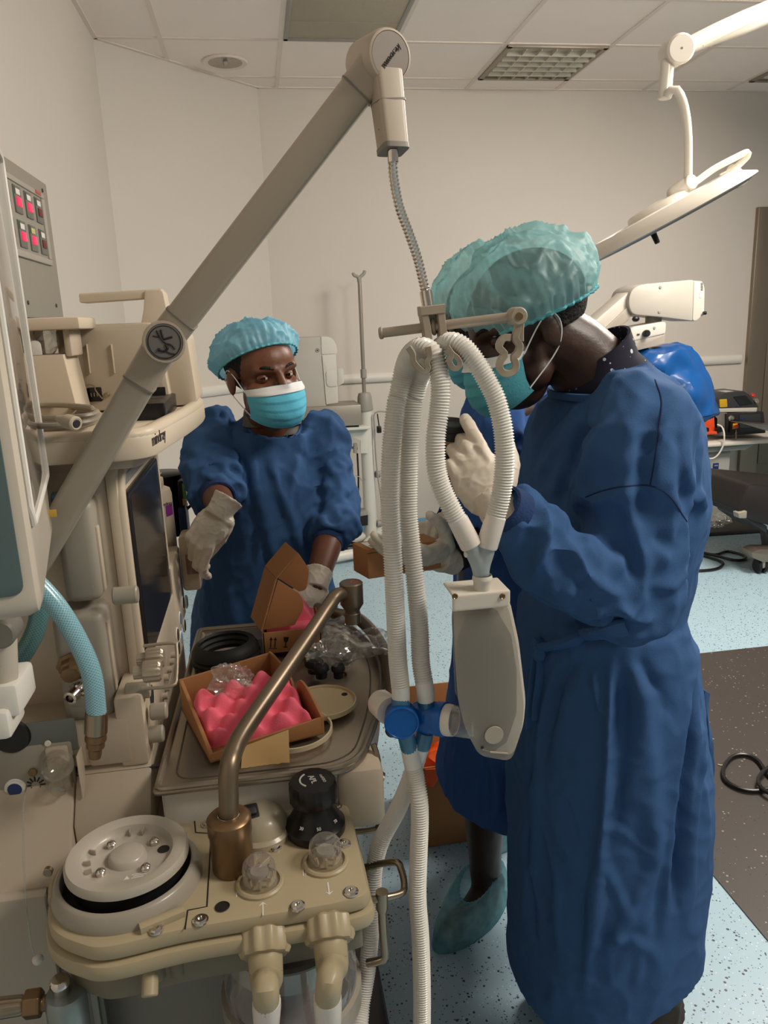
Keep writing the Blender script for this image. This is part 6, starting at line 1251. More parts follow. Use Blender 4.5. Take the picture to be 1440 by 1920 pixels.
fo = [([(1147, 1215), (1144, 1330), (1137, 1470), (1126, 1600), (1110, 1750), (1096, 1860)], .016, .010), ([(1112, 1250), (1118, 1310), (1126, 1345)], .010, .007), ([(1175, 1215), (1205, 1320), (1222, 1450), (1230, 1600), (1232, 1660)], .012, .016), ([(1190, 1230), (1230, 1290), (1262, 1350)], -.010, .012), ([(1085, 1220), (1045, 1300), (1020, 1420)], -.014, .014), ([(1060, 1230), (1020, 1330), (1010, 1500), (1000, 1700)], .009, .014), ([(1002, 1400), (996, 1600), (1000, 1740)], -.012, .010), ([(1165, 1250), (1170, 1400), (1160, 1560)], -.012, .016), ([(1300, 1290), (1296, 1400), (1286, 1500), (1274, 1600), (1266, 1700)], -.03, .009), ([(1320, 1330), (1314, 1450), (1300, 1560), (1290, 1680)], .010, .008),
 ([(1125, 1540), (1180, 1570), (1235, 1620)], .006, .008), ([(1130, 1610), (1165, 1690), (1180, 1730)], .007, .009), ([(1210, 1650), (1165, 1740), (1130, 1800)], .007, .010), ([(1110, 1770), (1180, 1760), (1230, 1790)], .006, .008), ([(1180, 1740), (1200, 1790), (1190, 1850)], .006, .008), ([(1250, 1560), (1240, 1660), (1225, 1760)], -.009, .010), ([(1060, 1480), (1085, 1540), (1095, 1590)], .004, .006), ([(1040, 1740), (1055, 1770), (1075, 1790)], .004, .006), ([(1030, 1590), (1050, 1660), (1040, 1730)], .004, .008),
 ([(1222, 790), (1208, 850), (1206, 930), (1216, 975)], -.016, .011), ([(1200, 818), (1220, 808), (1238, 808)], .008, .007), ([(1120, 760), (1080, 840), (1048, 930), (1044, 965)], -.016, .013), ([(1150, 770), (1105, 850), (1085, 930), (1080, 985)], .010, .012), ([(1100, 765), (1040, 840), (1000, 900)], .009, .012), ([(1070, 755), (1020, 820), (992, 880)], -.008, .009), ([(1085, 940), (1090, 990), (1075, 1010)], -.011, .014), ([(1180, 960), (1196, 1010), (1208, 1070), (1200, 1150)], .010, .012), ([(1160, 950), (1172, 1010), (1190, 1060)], -.008, .012), ([(1080, 1020), (1095, 1070), (1140, 1110), (1175, 1120)], .012, .010), ([(1070, 1050), (1090, 1100), (1130, 1140)], -.007, .012), ([(1160, 1140), (1200, 1165), (1230, 1160)], .010, .009), ([(1010, 930), (1030, 985), (1020, 1030), (1000, 1080)], .012, .010), ([(985, 940), (1000, 980), (985, 1020)], -.006, .011), ([(1040, 985), (1055, 1030), (1040, 1080)], -.006, .011), ([(940, 990), (955, 1060), (1000, 1120)], .006, .010), ([(1270, 800), (1285, 880), (1290, 960)], -.010, .012), ([(1250, 880), (1265, 980), (1240, 1080)], .007, .014), ([(1290, 950), (1310, 930), (1322, 960)], .012, .012), ([(1230, 1000), (1258, 1030), (1275, 1030)], -.008, .009), ([(1060, 1185), (1120, 1170), (1180, 1165)], -.010, .010)]
strokes(b, fo)
b.displace(lambda P, N: hemfade(P, N)*(.009*ridge(P, 5.5, (1, 1, .42), 3.2, 2.2)*(P[:, 2] < .95)+.0075*ridge(P, 9, (1, 1, .7), 1.7, 2.2)+.003*ridge(P, 22, (1, 1, 1), 8.8, 3)-.006))
smoothmb(b, 2)
bvh = BVHTree.FromPolygons([Vector(v) for v in b.v], b.f); gw = b.build('surgical_gown', GOWN, mn, 180)
def seam(px, name='seam', r=.0012, m_=None, lift=0):
    pts = cast(bvh, [(p[0], p[1]) for p in spline([p+(0,) for p in px], step=8)]); q = MB(); P = spline(pts, step=.005)
    P = P-np.array([ray(*px[0])])*lift; q.tube(P, r, 6); return q.build(name, m_ or mat('gown_seam', (22, 40, 78), .9), gw)
SEAM = mat('gown_seam_thread', (24, 42, 80), .9)
seam([(1228, 712), (1240, 750), (1236, 800), (1228, 860), (1219, 912)], m_=SEAM); seam([(1098, 932), (1130, 920), (1170, 912), (1219, 911), (1255, 930), (1288, 978)], m_=SEAM)
# neckline band, waist tie, knot and tails
q = MB(); nr = ringpx(1044, 741, 1255, 720, FY, .117, 48); q.tube(spline([tuple(p) for p in nr], step=.006, closed=True), .0042, 8, closed=True, sq=(1, 1.6, 3)); q.build('neckline', GOWN, gw)
pts = cast(bvh, [(1012, 1212), (1040, 1208), (1070, 1200), (1100, 1188), (1135, 1180), (1170, 1172)]); q = MB(); P = spline([p+Vector((0, -.006, 0)) for p in pts], step=.006); q.tube(P, .0165, 12, sq=(1, .42, 2.5), up0=(0, 1, 0)); q.displace(lambda P, N: .002*ridge(P, 40, (1, 1, 1), 2, 3)); q.build('waist_tie', GOWN, gw)
kp = cast(bvh, [(1012, 1214)])[0]+Vector((0, -.014, 0)); q = MB(); q.ell(kp, (.019, .016, .021)); q.ell(kp+Vector((-.008, .002, .014)), (.012, .01, .012)); q.ell(kp+Vector((.006, 0, -.012)), (.011, .01, .013)); q.remesh(.0022, 2); q.displace(lambda P, N: .002*ridge(P, 70, (1, 1, 1), 2, 3)); q.build('tie_knot', GOWN, gw)
for dx, px in ((0, [(1008, 1222), (1002, 1260), (997, 1310), (993, 1362)]), (1, [(1014, 1224), (1012, 1265), (1006, 1310), (1004, 1345)])):
    pts = cast(bvh, px); q = MB(); q.tube(spline([kp]+[p+Vector((0, -.007-.004*dx, 0)) for p in pts], step=.005), .0115, 10, sq=(1, .3, 2.5), up0=(0, 1, 0)); q.build('tie_tail', GOWN, gw)
# back flap edge of the gown
q = MB(); fp_ = [AY(x, y, FY-.03) for x, y in ((1309, 1285), (1318, 1380), (1316, 1480), (1306, 1580), (1294, 1690), (1285, 1780))]; fo_ = [AY(x, y, FY-.005) for x, y in ((1326, 1300), (1331, 1400), (1330, 1500), (1325, 1600), (1318, 1700), (1300, 1800))]
A_ = spline(fp_, n=50); B_ = spline(fo_, n=50); q.loft([[Vector(a), Vector(a*.7+c*.3)+Vector((.002, -.012, 0)), Vector(a*.3+c*.7)+Vector((.004, -.012+.006*math.sin(i*.4), 0)), Vector(c), Vector(c)+Vector((0, .02, 0)), Vector(a)+Vector((0, .008, 0))] for i, (a, c) in enumerate(zip(A_, B_))]); q.displace(lambda P, N: .003*ridge(P, 18, (1, 1, .6), 4, 3)); q.build('back_flap', GOWN, gw)
ringcuff(AY(962, 965, .965), AY(940, 948, .957), .036, .031, 'cuff', CUFF, gw, .004)
# trousers and shoes
TROU = mat('dark_brown_trousers', (54, 46, 40), .85, var=.1, vscale=30)
for dy in (-.085, .09):
    q = MB(); q.loft([[Vector((cx+rx*math.cos(a), FY+dy+ry*math.sin(a), z_)) for a in np.linspace(0, 2*math.pi, 36, endpoint=False)] for cx, z_, rx, ry in ((pel.x+.02, .62, .085, .075), (pel.x+.03, .42, .072, .066), (pel.x+.045, .28, .068, .06), (pel.x+.055, .12, .07, .058), (pel.x+.055, .075, .072, .058))]); q.remesh(.005, 1); q.displace(lambda P, N: .006*ridge(P, 14, (1, 1, 1.3), dy*30, 3)); q.build('trousers', TROU, mn, 180)
    q = MB(); q.chain([(pel.x+.07, FY+dy, .05), (pel.x-.03, FY+dy, .045), (pel.x-.09, FY+dy, .035)], [.046, .044, .034]); q.remesh(.005, 2); q.v = [(v[0], v[1], max(v[2], .002)) for v in q.v]; q.build('shoe', BLACK, mn)
# his gloved hand closed round a black cup
Hm = handframe(Wm, AY(872, 856, 1.03)-Wm, (-.2, -1, .12)); b = hand_mesh(Hm, ((12, 34, 24), (44, 66, 40), (48, 66, 40), (50, 64, 38)), 1, ((.8, .75, -.3), (.35, .95, -.2), (.1, 1, -.2)), s=.95, cuff=.035); g = b.build('glove', GLOVE, mn)

t = thing('black_cup', 'black round cup gripped in the gloved hand behind the hoses', 'cup', AY(842, 870, 1.09))
q = MB(); c0 = AY(838, 905, 1.105); c1 = AY(846, 790, 1.09); L = (c1-c0).length
q.lathe([(0, 0), (.022, 0), (.024, .003), (.025, L-.012), (.028, L-.01), (.028, L-.001), (.024, L), (.02, L-.004), (0, L-.004)], c0, c1-c0, 40); q.build('cup_body', BLACK, t)
q = MB(); q.lathe([(.0257, 0), (.0262, .001), (.0262, .004), (.0257, .005)], c0.lerp(c1, .7), c1-c0, 40); q.build('cup_ring', BRASS, t)
# ================================================================== surgical lamp on its ceiling arm
YS = 2.7
LAMPM = mat('lamp_white_enamel', (224, 216, 202), .3, var=.01, coat=.2)
t = thing('surgical_lamp', 'white surgical lamp hanging from a ceiling arm at upper right', 'lamp', AY(1290, 340, YS))
J = AY(1268, 96, YS)
Pa = [J, AY(1330, 68, YS+.02), AY(1400, 40, YS+.04), AY(1470, 8, YS+.06), AY(1600, -70, YS+.12)]
q = MB(); q.tube(spline(Pa, step=.03), [.030+.016*min(1, i/9) for i in range(len(spline(Pa, step=.03)))], 20, sq=(1, .8, 3)); q.build('ceiling_arm', LAMPM, t)
q = MB(); q.tube(spline([p+Vector((0, -.046, -.012)) for p in (AY(1305, 88, YS), AY(1370, 56, YS+.02), AY(1445, 24, YS+.05))], step=.03), .003, 6); q.build('arm_groove', mat('arm_groove_grey', (180, 168, 150), .4), t)
q = MB(); q.cyl(AY(1600, -70, YS+.12)+Vector((0, 0, -.03)), Vector(AY(1600, -70, YS+.12).xy.to_3d())+Vector((0, 0, H)), .06); q.build('ceiling_column', LAMPM, t)
ax = Vector((-.15, -1, -.12)).normalized(); q = MB(); q.cyl(J-ax*.05, J+ax*.05, .047, n=40); q.build('arm_joint', LAMPM, t)
q = MB(); q.cyl(J+ax*.0502, J+ax*.0506, .004, n=14); q.build('joint_pin', MIDG, t)
q = MB(); q.cyl(AY(1252, 112, YS), AY(1246, 186, YS), .0225, n=32); q.build('drop_tube', LAMPM, t)
q = MB(); q.tube(spline([AY(1252, 178, YS-.02), AY(1260, 168, YS-.04), AY(1272, 172, YS-.05), AY(1284, 205, YS-.05), AY(1290, 260, YS-.05), AY(1290, 342, YS-.05)], step=.02), .0145, 18); q.build('yoke', LAMPM, t)
hubp = AY(1291, 344, YS-.05); ax = Vector((.1, -1, .12)).normalized(); q = MB(); q.cyl(hubp-ax*.03, hubp+ax*.02, .025, n=36); q.build('pivot_hub', LAMPM, t)
q = MB(); u = (AY(1262, 362, YS-.03)-hubp); q.cap2(hubp+u*.2, hubp+u*1.0, .026, .022); q.build('pivot_arm', LAMPM, t)
# head: a broad shallow disc seen almost edge-on
e0 = AY(1098, 494, YS+.02); e1 = AY(1392, 336, YS+.02); cen = (e0+e1)/2; R_ = (e1-e0).length/2; ux = (e1-e0).normalized()
view = (Vector(cen)-CAMV).normalized(); nrm = ux.cross(view).normalized(); nrm = nrm if nrm.z > 0 else -nrm; nrm = (nrm*math.cos(.03)-view*math.sin(.03)).normalized()
q = MB(); q.lathe([(0, -.004), (R_*.97, -.004), (R_, .0), (R_*.99, .006), (R_*.86, .03), (R_*.74, .044), (R_*.71, .04), (R_*.70, .026), (R_*.36, .040), (R_*.34, .062), (R_*.30, .068), (0, .074)], cen, nrm, 72); head = q.build('lamp_head', LAMPM, t)
q = MB(); q.lathe([(R_*.69, .027), (R_*.66, .036), (R_*.40, .047), (R_*.37, .042)], cen, nrm, 64); q.build('inner_ring', mat('lit_white_enamel', (245, 242, 236), .3), head)  # whiter than the head: the colour stands in for light inside the slot
q = MB(); q.lathe([(0, -.012), (R_*.9, -.011), (R_*.96, -.004), (0, -.004)], cen, nrm, 56); q.build('lens_plate', GREYP, head)
q = MB(); q.cyl(AY(1219, 424, YS-.06), AY(1233, 456, YS-.08), .0115, .009); q.build('black_handle', BLACK, t)
q = MB(); q.tube(spline([hubp+Vector((.02, 0, .0)), AY(1340, 316, YS-.05), AY(1390, 290, YS-.05), AY(1401, 286, YS-.05), AY(1402, 292, YS-.05), AY(1392, 303, YS-.04), AY(1370, 322, YS-.03), AY(1352, 332, YS-.02)], step=.008), .0115, 14); q.build('handle_rail', LAMPM, t)
q = MB(); q.box(AY(1364, 342, YS-.02), (.045, .03, .04), .008, rotm(0, 25, 0)); q.build('rail_clamp', GREYP, t)
q = MB(); q.tube(spline([e1-ux*.03, e1+ux*.0, AY(1372, 318, YS-.02)], step=.01), .02, 14); q.build('rail_mount', LAMPM, t)
# ================================================================== operating microscope with blue drape
YO = 3.85
MICM = mat('microscope_white', (198, 192, 182), .35, var=.01); MICG = mat('microscope_grey', (158, 150, 138), .4)
t = thing('operating_microscope', 'white operating microscope on an arm, above the blue drape at right', 'microscope', (AY(1085, 640, YO+.1).x, YO+.1, 0))
XZY = lambda Y: Matrix(((1, 0, 0, 0), (0, 0, 1, Y), (0, 1, 0, 0), (0, 0, 0, 1)))
def pxprism(px, Y, depth, name, m_, parent, r=.004, bev=.004):
    r = max(r, bev*1.3)
    q = MB(); q.prism(roundpoly([tuple(AY(*p[:2], Y).xz)+((p[2],) if len(p) > 2 else ()) for p in px], r, 6), XZY(Y), depth, bev); return q.build(name, m_, parent)
pxprism([(1178, 570, .08), (1182, 545, .06), (1200, 533, .05), (1300, 524, .02), (1308, 530, .02), (1306, 600, .02), (1298, 602, .01), (1235, 594), (1185, 590, .03)], YO, .22, 'upper_body', mat('microscope_side_grey', (172, 167, 157), .4), t, bev=.012)
bk = pxprism([(1301, 526, .01), (1318, 527, .012), (1322, 540), (1321, 590, .01), (1306, 602, .01), (1299, 602)], YO-.005, .23, 'rear_cover', MICM, t, bev=.01)
for k in range(6):
    a = AY(1316, 531+k*2.6, YO-.006); one('vent_slot', DKG, bk, 'box', a, (.012, .003, .003), .0005)
one('rear_label', LABEL, bk, 'box', AY(1314, 552, YO-.006), (.014, .003, .035), .0005)
c = AY(1320, 587, YO-.02); one('side_knob', BLACK, bk, 'cyl', c-Vector((.005, 0, 0)), c+Vector((.012, 0, 0)), .009)
for p in ((1238, 539), (1236, 585)): c = AY(*p, YO); q = MB(); q.lathe([(0, .004), (.006, .004), (.0075, .002), (.009, 0)], c, (0, -1, 0), 20); q.build('cover_screw', GREYP, t)
pxprism([(1090, 640), (1092, 622), (1180, 546), (1186, 560), (1182, 575), (1110, 640)], YO+.03, .14, 'arm', MICM, t, bev=.01)
pxprism([(1120, 630), (1178, 574), (1186, 588), (1180, 600), (1130, 640)], YO+.02, .10, 'arm_underside', MICG, t, bev=.006)
q = MB(); cc = AY(1085, 640, YO+.1); q.cyl((cc.x, cc.y, cc.z-.1), (cc.x, cc.y, cc.z+.06), .06); q.cyl((cc.x, cc.y, .12), (cc.x, cc.y, cc.z), .05); q.build('column', MICM, t); q = MB(); q.box((cc.x, cc.y, .06), (.6, .5, .09), .03); q.build('base', MICG, t)
c = AY(1192, 598, YO-.01); q = MB(); q.ell(c, (.02, .015, .015)); q.build('black_lever', BLACK, t)
q = MB(); q.cyl(AY(1225, 592, YO+.1), AY(1225, 612, YO+.1), .042); q.build('swivel', MICG, t)
lw = pxprism([(1150, 620), (1246, 602, .008), (1250, 606), (1248, 626), (1150, 648)], YO+.02, .14, 'lower_arm', MICM, t, bev=.008)
pxprism([(1180, 640), (1248, 626), (1246, 645), (1175, 662)], YO+.025, .13, 'lower_arm_base', MICG, t, bev=.006)
c = AY(1210, 625, YO+.02); q = MB(); q.lathe([(0, .03), (.012, .03), (.018, .022), (.018, .004), (.014, 0)], c, (0, -1, 0), 28); q.build('focus_knob', BLACK, t)
c = AY(1227, 615, YO+.02); q = MB(); q.lathe([(0, .004), (.006, .004), (.008, 0)], c, (0, -1, 0), 20); q.build('cover_screw', GREYP, t)
one('small_plate', DKG, t, 'box', AY(1197, 627, YO+.017), (.014, .003, .008), .0005)
# drape: crumpled plastic cover
DRAPE = mat('blue_plastic_drape', (14, 74, 136), .3, var=.08, coat=.2)
R = [ringpx(*r, n=13) for r in ((1215, 650, 1275, 644, YO+.06, .05), (1185, 662, 1296, 652, YO+.05, .11), (1172, 690, 1310, 676, YO+.05, .15), (1176, 722, 1326, 708, YO+.05, .16), (1188, 752, 1334, 742, YO+.05, .16), (1210, 778, 1341, 772, YO+.04, .14), (1245, 798, 1318, 790, YO+.03, .08), (1264, 815, 1276, 811, YO+.03, .02))]
rd = random.Random(5); R = [[p+Vector((rd.uniform(-.028, .028), rd.uniform(-.035, .035), rd.uniform(-.03, .03)))*(.4+.6*min(1, i/2)) for k, p in enumerate(r)] for i, r in enumerate(R)]
b = MB(); b.loft(R); bm_ = bmesh.new(); vv = [bm_.verts.new(v) for v in b.v]; [bm_.faces.new([vv[i] for i in f]) for f in b.f]
bmesh.ops.triangulate(bm_, faces=bm_.faces[:]); bmesh.ops.subdivide_edges(bm_, edges=bm_.edges[:], cuts=3, use_grid_fill=True); bmesh.ops.smooth_vert(bm_, verts=bm_.verts[:], factor=.4, use_axis_x=True, use_axis_y=True, use_axis_z=True); b = MB(); b.bm(bm_); b.displace(lambda P, N: .01*ridge(P, 9, (1, 1, .8), 6.1, 2)-.003)
tag(b.build('blue_drape', DRAPE, None, 28), 'crumpled shiny blue plastic drape over the microscope eyepieces', 'drape')
# ================================================================== instrument table with laser consoles
YT = 4.62
t = thing('instrument_table', 'white table on a grey lifting column, behind the foreground man at right', 'table', AZ(1340, 985, 0))
zt = AY(1370, 828, YT).z
a0 = AY(1270, 828, YT).x
q = MB(); q.bb((a0, YT, zt-.03), (a0+1.1, YT+.5, zt), .012); q.build('tabletop', mat('table_white', (226, 220, 208), .4), t)
q = MB(); q.prism([(a0+.02, zt-.07), (a0+.52, zt-.07), (a0+.6, zt-.03), (a0+.02, zt-.03)], XZY(YT+.04), .4, .004); q.build('under_frame', mat('frame_grey_green', (150, 156, 152), .4), t)
cx = AY(1345, 900, YT+.12); x0, x1 = AY(1322, 900, YT+.1).x, AY(1368, 900, YT+.1).x
q = MB(); q.bb((x0, YT+.1, .03), (x1, YT+.3, zt-.06), .02); q.build('column', mat('column_grey', (172, 172, 166), .4), t)
for x in (AY(1332, 900, YT+.095).x, AY(1365, 900, YT+.095).x): one('column_strip', LABEL, t, 'bb', (x-.004, YT+.094, .04), (x+.004, YT+.104, zt-.25), .002)
one('power_switch', BLACK, t, 'box', AY(1336, 842, YT+.098), (.03, .01, .034), .003)
c = AY(1342, 874, YT+.098); sg = one('blue_badge', mat('badge_blue', (28, 52, 120), .5), t, 'box', c, (.042, .006, .042), .002)
m = MB(); m.text('ZEISS', .0115, frame(c+Vector((0, -.0036, .004)), (1, 0, 0), (0, 0, 1))); m.build('badge_lettering', WINK, sg)
bx0 = AZ(1275, 1005, 0); q = MB(); q.prism([(AZ(1270, 1010, 0).x, AZ(1270, 1010, 0).y), tuple(AZ(1428, 1000, 0).xy), tuple(AZ(1438, 994, 0).xy), tuple(AZ(1375, 962, 0).xy), tuple(AZ(1280, 968, 0).xy)], Matrix.Translation((0, 0, .004)), .025, .004); q.build('base_plate', mat('dark_base_plate', (48, 46, 42), .4), t)
q = crumple(AZ(1342, 990, .03), (.10, .07, .05), '', '', .5, 26, 0, 21); tag(q.build('plastic_wrap', FILM, None, 25), 'clear plastic wrap bunched round the foot of the table column', 'plastic wrap')
t = thing('laser_console', 'black laser unit with key switch and orange button, on the white table', 'console', AY(1395, 818, YT+.05))
YC = YT+.06; zc_ = zt+.006
pxprism([(1362, 776), (1432, 772), (1436, 812), (1362, 817)], YC, .3, 'body', mat('console_black', (36, 36, 38), .4), t, bev=.006)
pxprism([(1338, 774), (1364, 774), (1364, 817), (1340, 817)], YC+.02, .28, 'side_housing', mat('console_side_grey', (128, 122, 114), .4, .3), t)
pxprism([(1387, 778), (1426, 776), (1426, 800), (1387, 803)], YC-.006, .01, 'front_panel', mat('console_panel', (50, 52, 56), .35), t, bev=.002)
one('blue_badge', mat('badge_blue', (28, 52, 120), .5), t, 'box', AY(1391, 785, YC-.008), (.016, .003, .012), .0005)
c = AY(1371, 784, YC); q = MB(); q.lathe([(0, .012), (.014, .012), (.02, .006), (.022, 0)], c, (0, -1, 0), 28); q.build('key_switch', CHROME, t)
one('switch_box', BLACK, t, 'box', AY(1376, 800, YC-.012), (.062, .03, .08), .004)
c = AY(1378, 799, YC-.026); q = MB(); q.box(c, (.036, .006, .036), .002); yb = q.build('button_plate', mat('yellow_plate', (226, 160, 40), .5), t); q = MB(); q.lathe([(0, .022), (.012, .021), (.014, .016), (.012, .008), (.008, 0)], c, (.3, -1, -.1), 24); q.build('stop_button', mat('orange_button', (230, 84, 40), .4), yb)
q = MB(); q.tube([AY(1380, 806, YC-.03), AY(1380, 823, YC-.035)], .0035, 8); q.ell(AY(1380, 812, YC-.032), (.008, .003, .009)); q.build('key', NICK, t)
t = thing('touchscreen_console', 'dark sloped console with small screen standing on the laser unit', 'console', AY(1385, 772, YC+.02))
YD = YC+.03
pxprism([(1345, 766), (1420, 764), (1419, 772), (1346, 773)], YD, .24, 'base', MICM, t)
pxprism([(1345, 765), (1347, 748), (1356, 737, .02), (1394, 733, .01), (1407, 741), (1423, 764)], YD, .22, 'case', mat('console_case', (54, 54, 56), .4), t, bev=.008)
pxprism([(1375, 744), (1398, 741), (1412, 757), (1388, 761)], YD-.004, .008, 'screen', mat('console_screen', (30, 30, 33), .2), t, bev=.001)
pxprism([(1349, 749), (1363, 748), (1364, 763), (1350, 764)], YD-.003, .005, 'warning_label', speckle(mat('yellow_warning_label', (206, 166, 30), .5), [((60, 48, 10), 300, .35)], 70, .5), t, bev=.0005)
one('blue_badge', mat('badge_blue', (28, 52, 120), .5), t, 'box', AY(1383, 762, YD-.004), (.014, .003, .007), .0005)
pxprism([(1360, 735), (1384, 733), (1392, 737), (1364, 739)], YD+.03, .1, 'top_plate', MICM, t, bev=.001)
c = AY(1411, 742, YD+.02); q = MB(); q.lathe([(0, .014), (.014, .012), (.018, .006), (.016, 0)], c, (.3, -.6, .7), 24); q.build('red_button', mat('red_button', (206, 44, 36), .4), t)
c = AY(1418, 752, YD-.0); q = MB(); q.lathe([(0, .012), (.016, .01), (.019, .004), (.018, 0)], c, (.3, -.8, .5), 24); q.build('silver_button', CHROME, t)
t = thing('orange_case', 'orange open goggle case standing on the white table', 'case', AY(1330, 815, YC))
ORG_ = mat('orange_plastic', (232, 84, 40), .4)
pxprism([(1323, 784), (1341, 780, .01), (1346, 784, .01), (1345, 812), (1322, 812)], YC+.02, .02, 'lid', ORG_, t); pxprism([(1306, 811), (1345, 809), (1345, 814), (1306, 816)], YC-.03, .1, 'tray', ORG_, t)
pxprism([(1318, 803), (1330, 802), (1330, 810), (1318, 811)], YC-.02, .03, 'black_insert', BLACK, t)
t = thing('clip_stand', 'small black clip between the orange case and laser unit', 'clip', AY(1349, 812, YC)); pxprism([(1343, 803), (1358, 799), (1358, 808), (1346, 813)], YC-.03, .03, 'clip_body', BLACK, t)
q = MB(); zz = zt+.002; q.prism([tuple(AZ(*p, zz).xy) for p in ((1300, 824), (1362, 818), (1360, 814), (1300, 818))], Matrix.Translation((0, 0, zz)), .004, .0005); tag(q.build('papers', LABEL), 'white papers lying at the front of the table under the orange case', 'papers')
q = MB(); q.tube(spline([AY(1345, 796, YC-.02), AY(1354, 801, YC-.05), AY(1358, 815, YT-.03), AY(1356, 835, YT-.03), AY(1346, 853, YT-.02), AY(1334, 860, YT-.01), AY(1320, 856, YT), AY(1308, 848, YT+.02)], step=.01), .0055, 10); tag(q.build('white_cable', WHITEP), 'white cable looping over the front of the instrument table', 'cable')
t = thing('steel_tray', 'flat steel tray sticking out at right edge beside the laser unit', 'tray', AY(1420, 805, YT-.05))
q = MB(); q.prism([tuple(AY(*p, YT-.12).xz) for p in ((1387, 793), (1500, 800), (1500, 812), (1440, 808))], XZY(YT-.12), .12, .002); q.build('plate', mat('tray_steel', (150, 146, 138), .3, .85), t)
# ================================================================== operating bed end at the right edge
YB_ = 3.72
t = thing('operating_bed', 'black padded end of an operating bed on steel foot, right edge', 'bed', AZ(1450, 1075, 0))
pxprism([(1384, 957, .01), (1400, 909, .02), (1410, 906), (1600, 925), (1600, 1030), (1405, 975, .03)], YB_, .5, 'pad', mat('black_upholstery', (34, 30, 28), .5, bump=.05), t, bev=.03)
pxprism([(1384, 962), (1401, 958), (1400, 972), (1386, 972)], YB_-.02, .05, 'rail_end', LG, t); pxprism([(1400, 966), (1436, 985), (1438, 1000), (1405, 978)], YB_+.02, .3, 'frame', DKG, t)
pxprism([(1433, 985), (1445, 1000), (1450, 1040), (1440, 1040)], YB_+.1, .05, 'post', DKG, t)
pxprism([(1410, 1036), (1424, 1030), (1560, 1030), (1560, 1054), (1430, 1054), (1411, 1046)], YB_, .1, 'foot_bar', STEEL, t)
for dx in (-.018, .018):
    c = AY(1425, 1065, YB_+.04); r_ = c.z if c.z > .02 else .04; q = MB(); q.cyl((c.x+dx-.009, c.y, .042), (c.x+dx+.009, c.y, .042), .04, n=30); q.build('caster_wheel', RUBBER, t)
c = AY(1425, 1065, YB_+.04); q = MB(); q.box((c.x, c.y-.01, .06), (.02, .05, .05), .008); q.build('caster_fork', GREYP, t)
# ================================================================== wheeled stand by the back wall
YP = 4.98
STW = mat('stand_white', (206, 206, 198), .4, var=.01)
t = thing('equipment_stand', 'white pole stand with forked top and bracket shelf against the back wall', 'stand', AZ(694, 1008, .03).xy.to_3d())
top_ = AY(684, 770, YP); bot_ = AY(696, 1008, YP); px_ = bot_.x
def P_(x, y): return AY(x, y, YP)
q = MB(); q.cyl((px_, YP, .04), P_(686, 768), .044); q.build('pole', STW, t)
q = MB(); q.lathe([(.05, 0), (.052, .01), (.046, .09), (.038, .115), (.01, .12)], P_(685, 770), (-.02, 0, 1), 32); q.build('collar', GREYP, t)
q = MB(); q.cyl(P_(683, 738), P_(674, 525), .0125); q.build('mast', mat('mast_grey', (150, 144, 134), .35, .5), t)
q = MB(); q.cyl(P_(682, 709), P_(681.5, 692), .02); q.build('mast_clamp', GREYP, t)
q = MB(); q.tube([P_(674, 530), P_(673, 520)], .014, 12); q.tube(spline([P_(673, 522), P_(668, 517), P_(664, 517), P_(662, 511)], step=.01), .011, 10); q.tube(spline([P_(673, 522), P_(679, 516), P_(682, 514), P_(684, 507)], step=.01), .011, 10); q.remesh(.004, 2); q.build('fork', GREYP, t)
zs_ = AY(650, 797, YP).z
q = MB(); q.bb((AY(560, 797, YP).x, YP-.12, zs_-.02), (AY(690, 797, YP).x, YP+.18, zs_), .004); q.build('bracket_shelf', STW, t)
pxprism([(638, 806), (690, 803), (690, 850), (676, 850), (676, 826)], YP-.06, .02, 'bracket_plate', STW, t)
pxprism([(625, 803), (675, 804), (675, 822)], YP-.05, .02, 'bracket_gusset', mat('gusset_grey_green', (170, 178, 170), .4), t)
q = MB(); q.tube([P_(630, 830), P_(670, 842)], .012, 10, sq=(1.4, .7, 4)); q.build('side_arm', GREYP, t); q = MB(); q.cyl(P_(665, 830)+Vector((0, -.03, 0)), P_(665, 848)+Vector((0, -.03, 0)), .014); q.build('arm_hinge', GREYP, t)
q = MB(); q.tube(spline([P_(618, 818), P_(640, 815), P_(640, 826), P_(618, 830)], step=.01), .007, 8); q.build('tray_loop', STW, t)
q = MB(); q.tube(spline([P_(665, 889), P_(672, 892), P_(677, 899), P_(682, 895)], step=.006)-np.array([0, .05, 0]), .004, 8, sq=(1.6, .7, 3)); q.build('hook', GREYP, t)
for p in ((709, 888), (712, 980)): q = MB(); q.cyl(P_(p[0]-6, p[1])+Vector((0, -.02, 0)), P_(p[0]+3, p[1])+Vector((0, -.02, 0)), .024); q.build('hand_wheel', GREYP, t)
for (a, c) in (((655, 1012, 0), (700, 1002, 0)), ((600, 1050, 0), (676, 1036, 0)), ((700, 1006, 0), (676, 1036, 0)), ((700, 1002, 0), (735, 990, 0))):
    A = AZ(a[0], a[1], .05); B = AZ(c[0], c[1], .05); q = MB(); q.cap2(A, B, .033, .033); q.build('base_tube', STW, t)
for (x, y) in ((605, 1050), (735, 992)):
    A = AZ(x, y, .05); q = MB(); q.cyl((A.x-.015, A.y, .028), (A.x+.015, A.y, .028), .028); q.build('wheel', RUBBER, t)
q = MB(); q.tube(spline([P_(670, 850), P_(672, 900), P_(670, 945), P_(660, 965), P_(652, 975)], step=.02), .006, 8); tag(q.build('hanging_cable', BLACK), 'black cable hanging down the left of the white pole stand', 'cable')
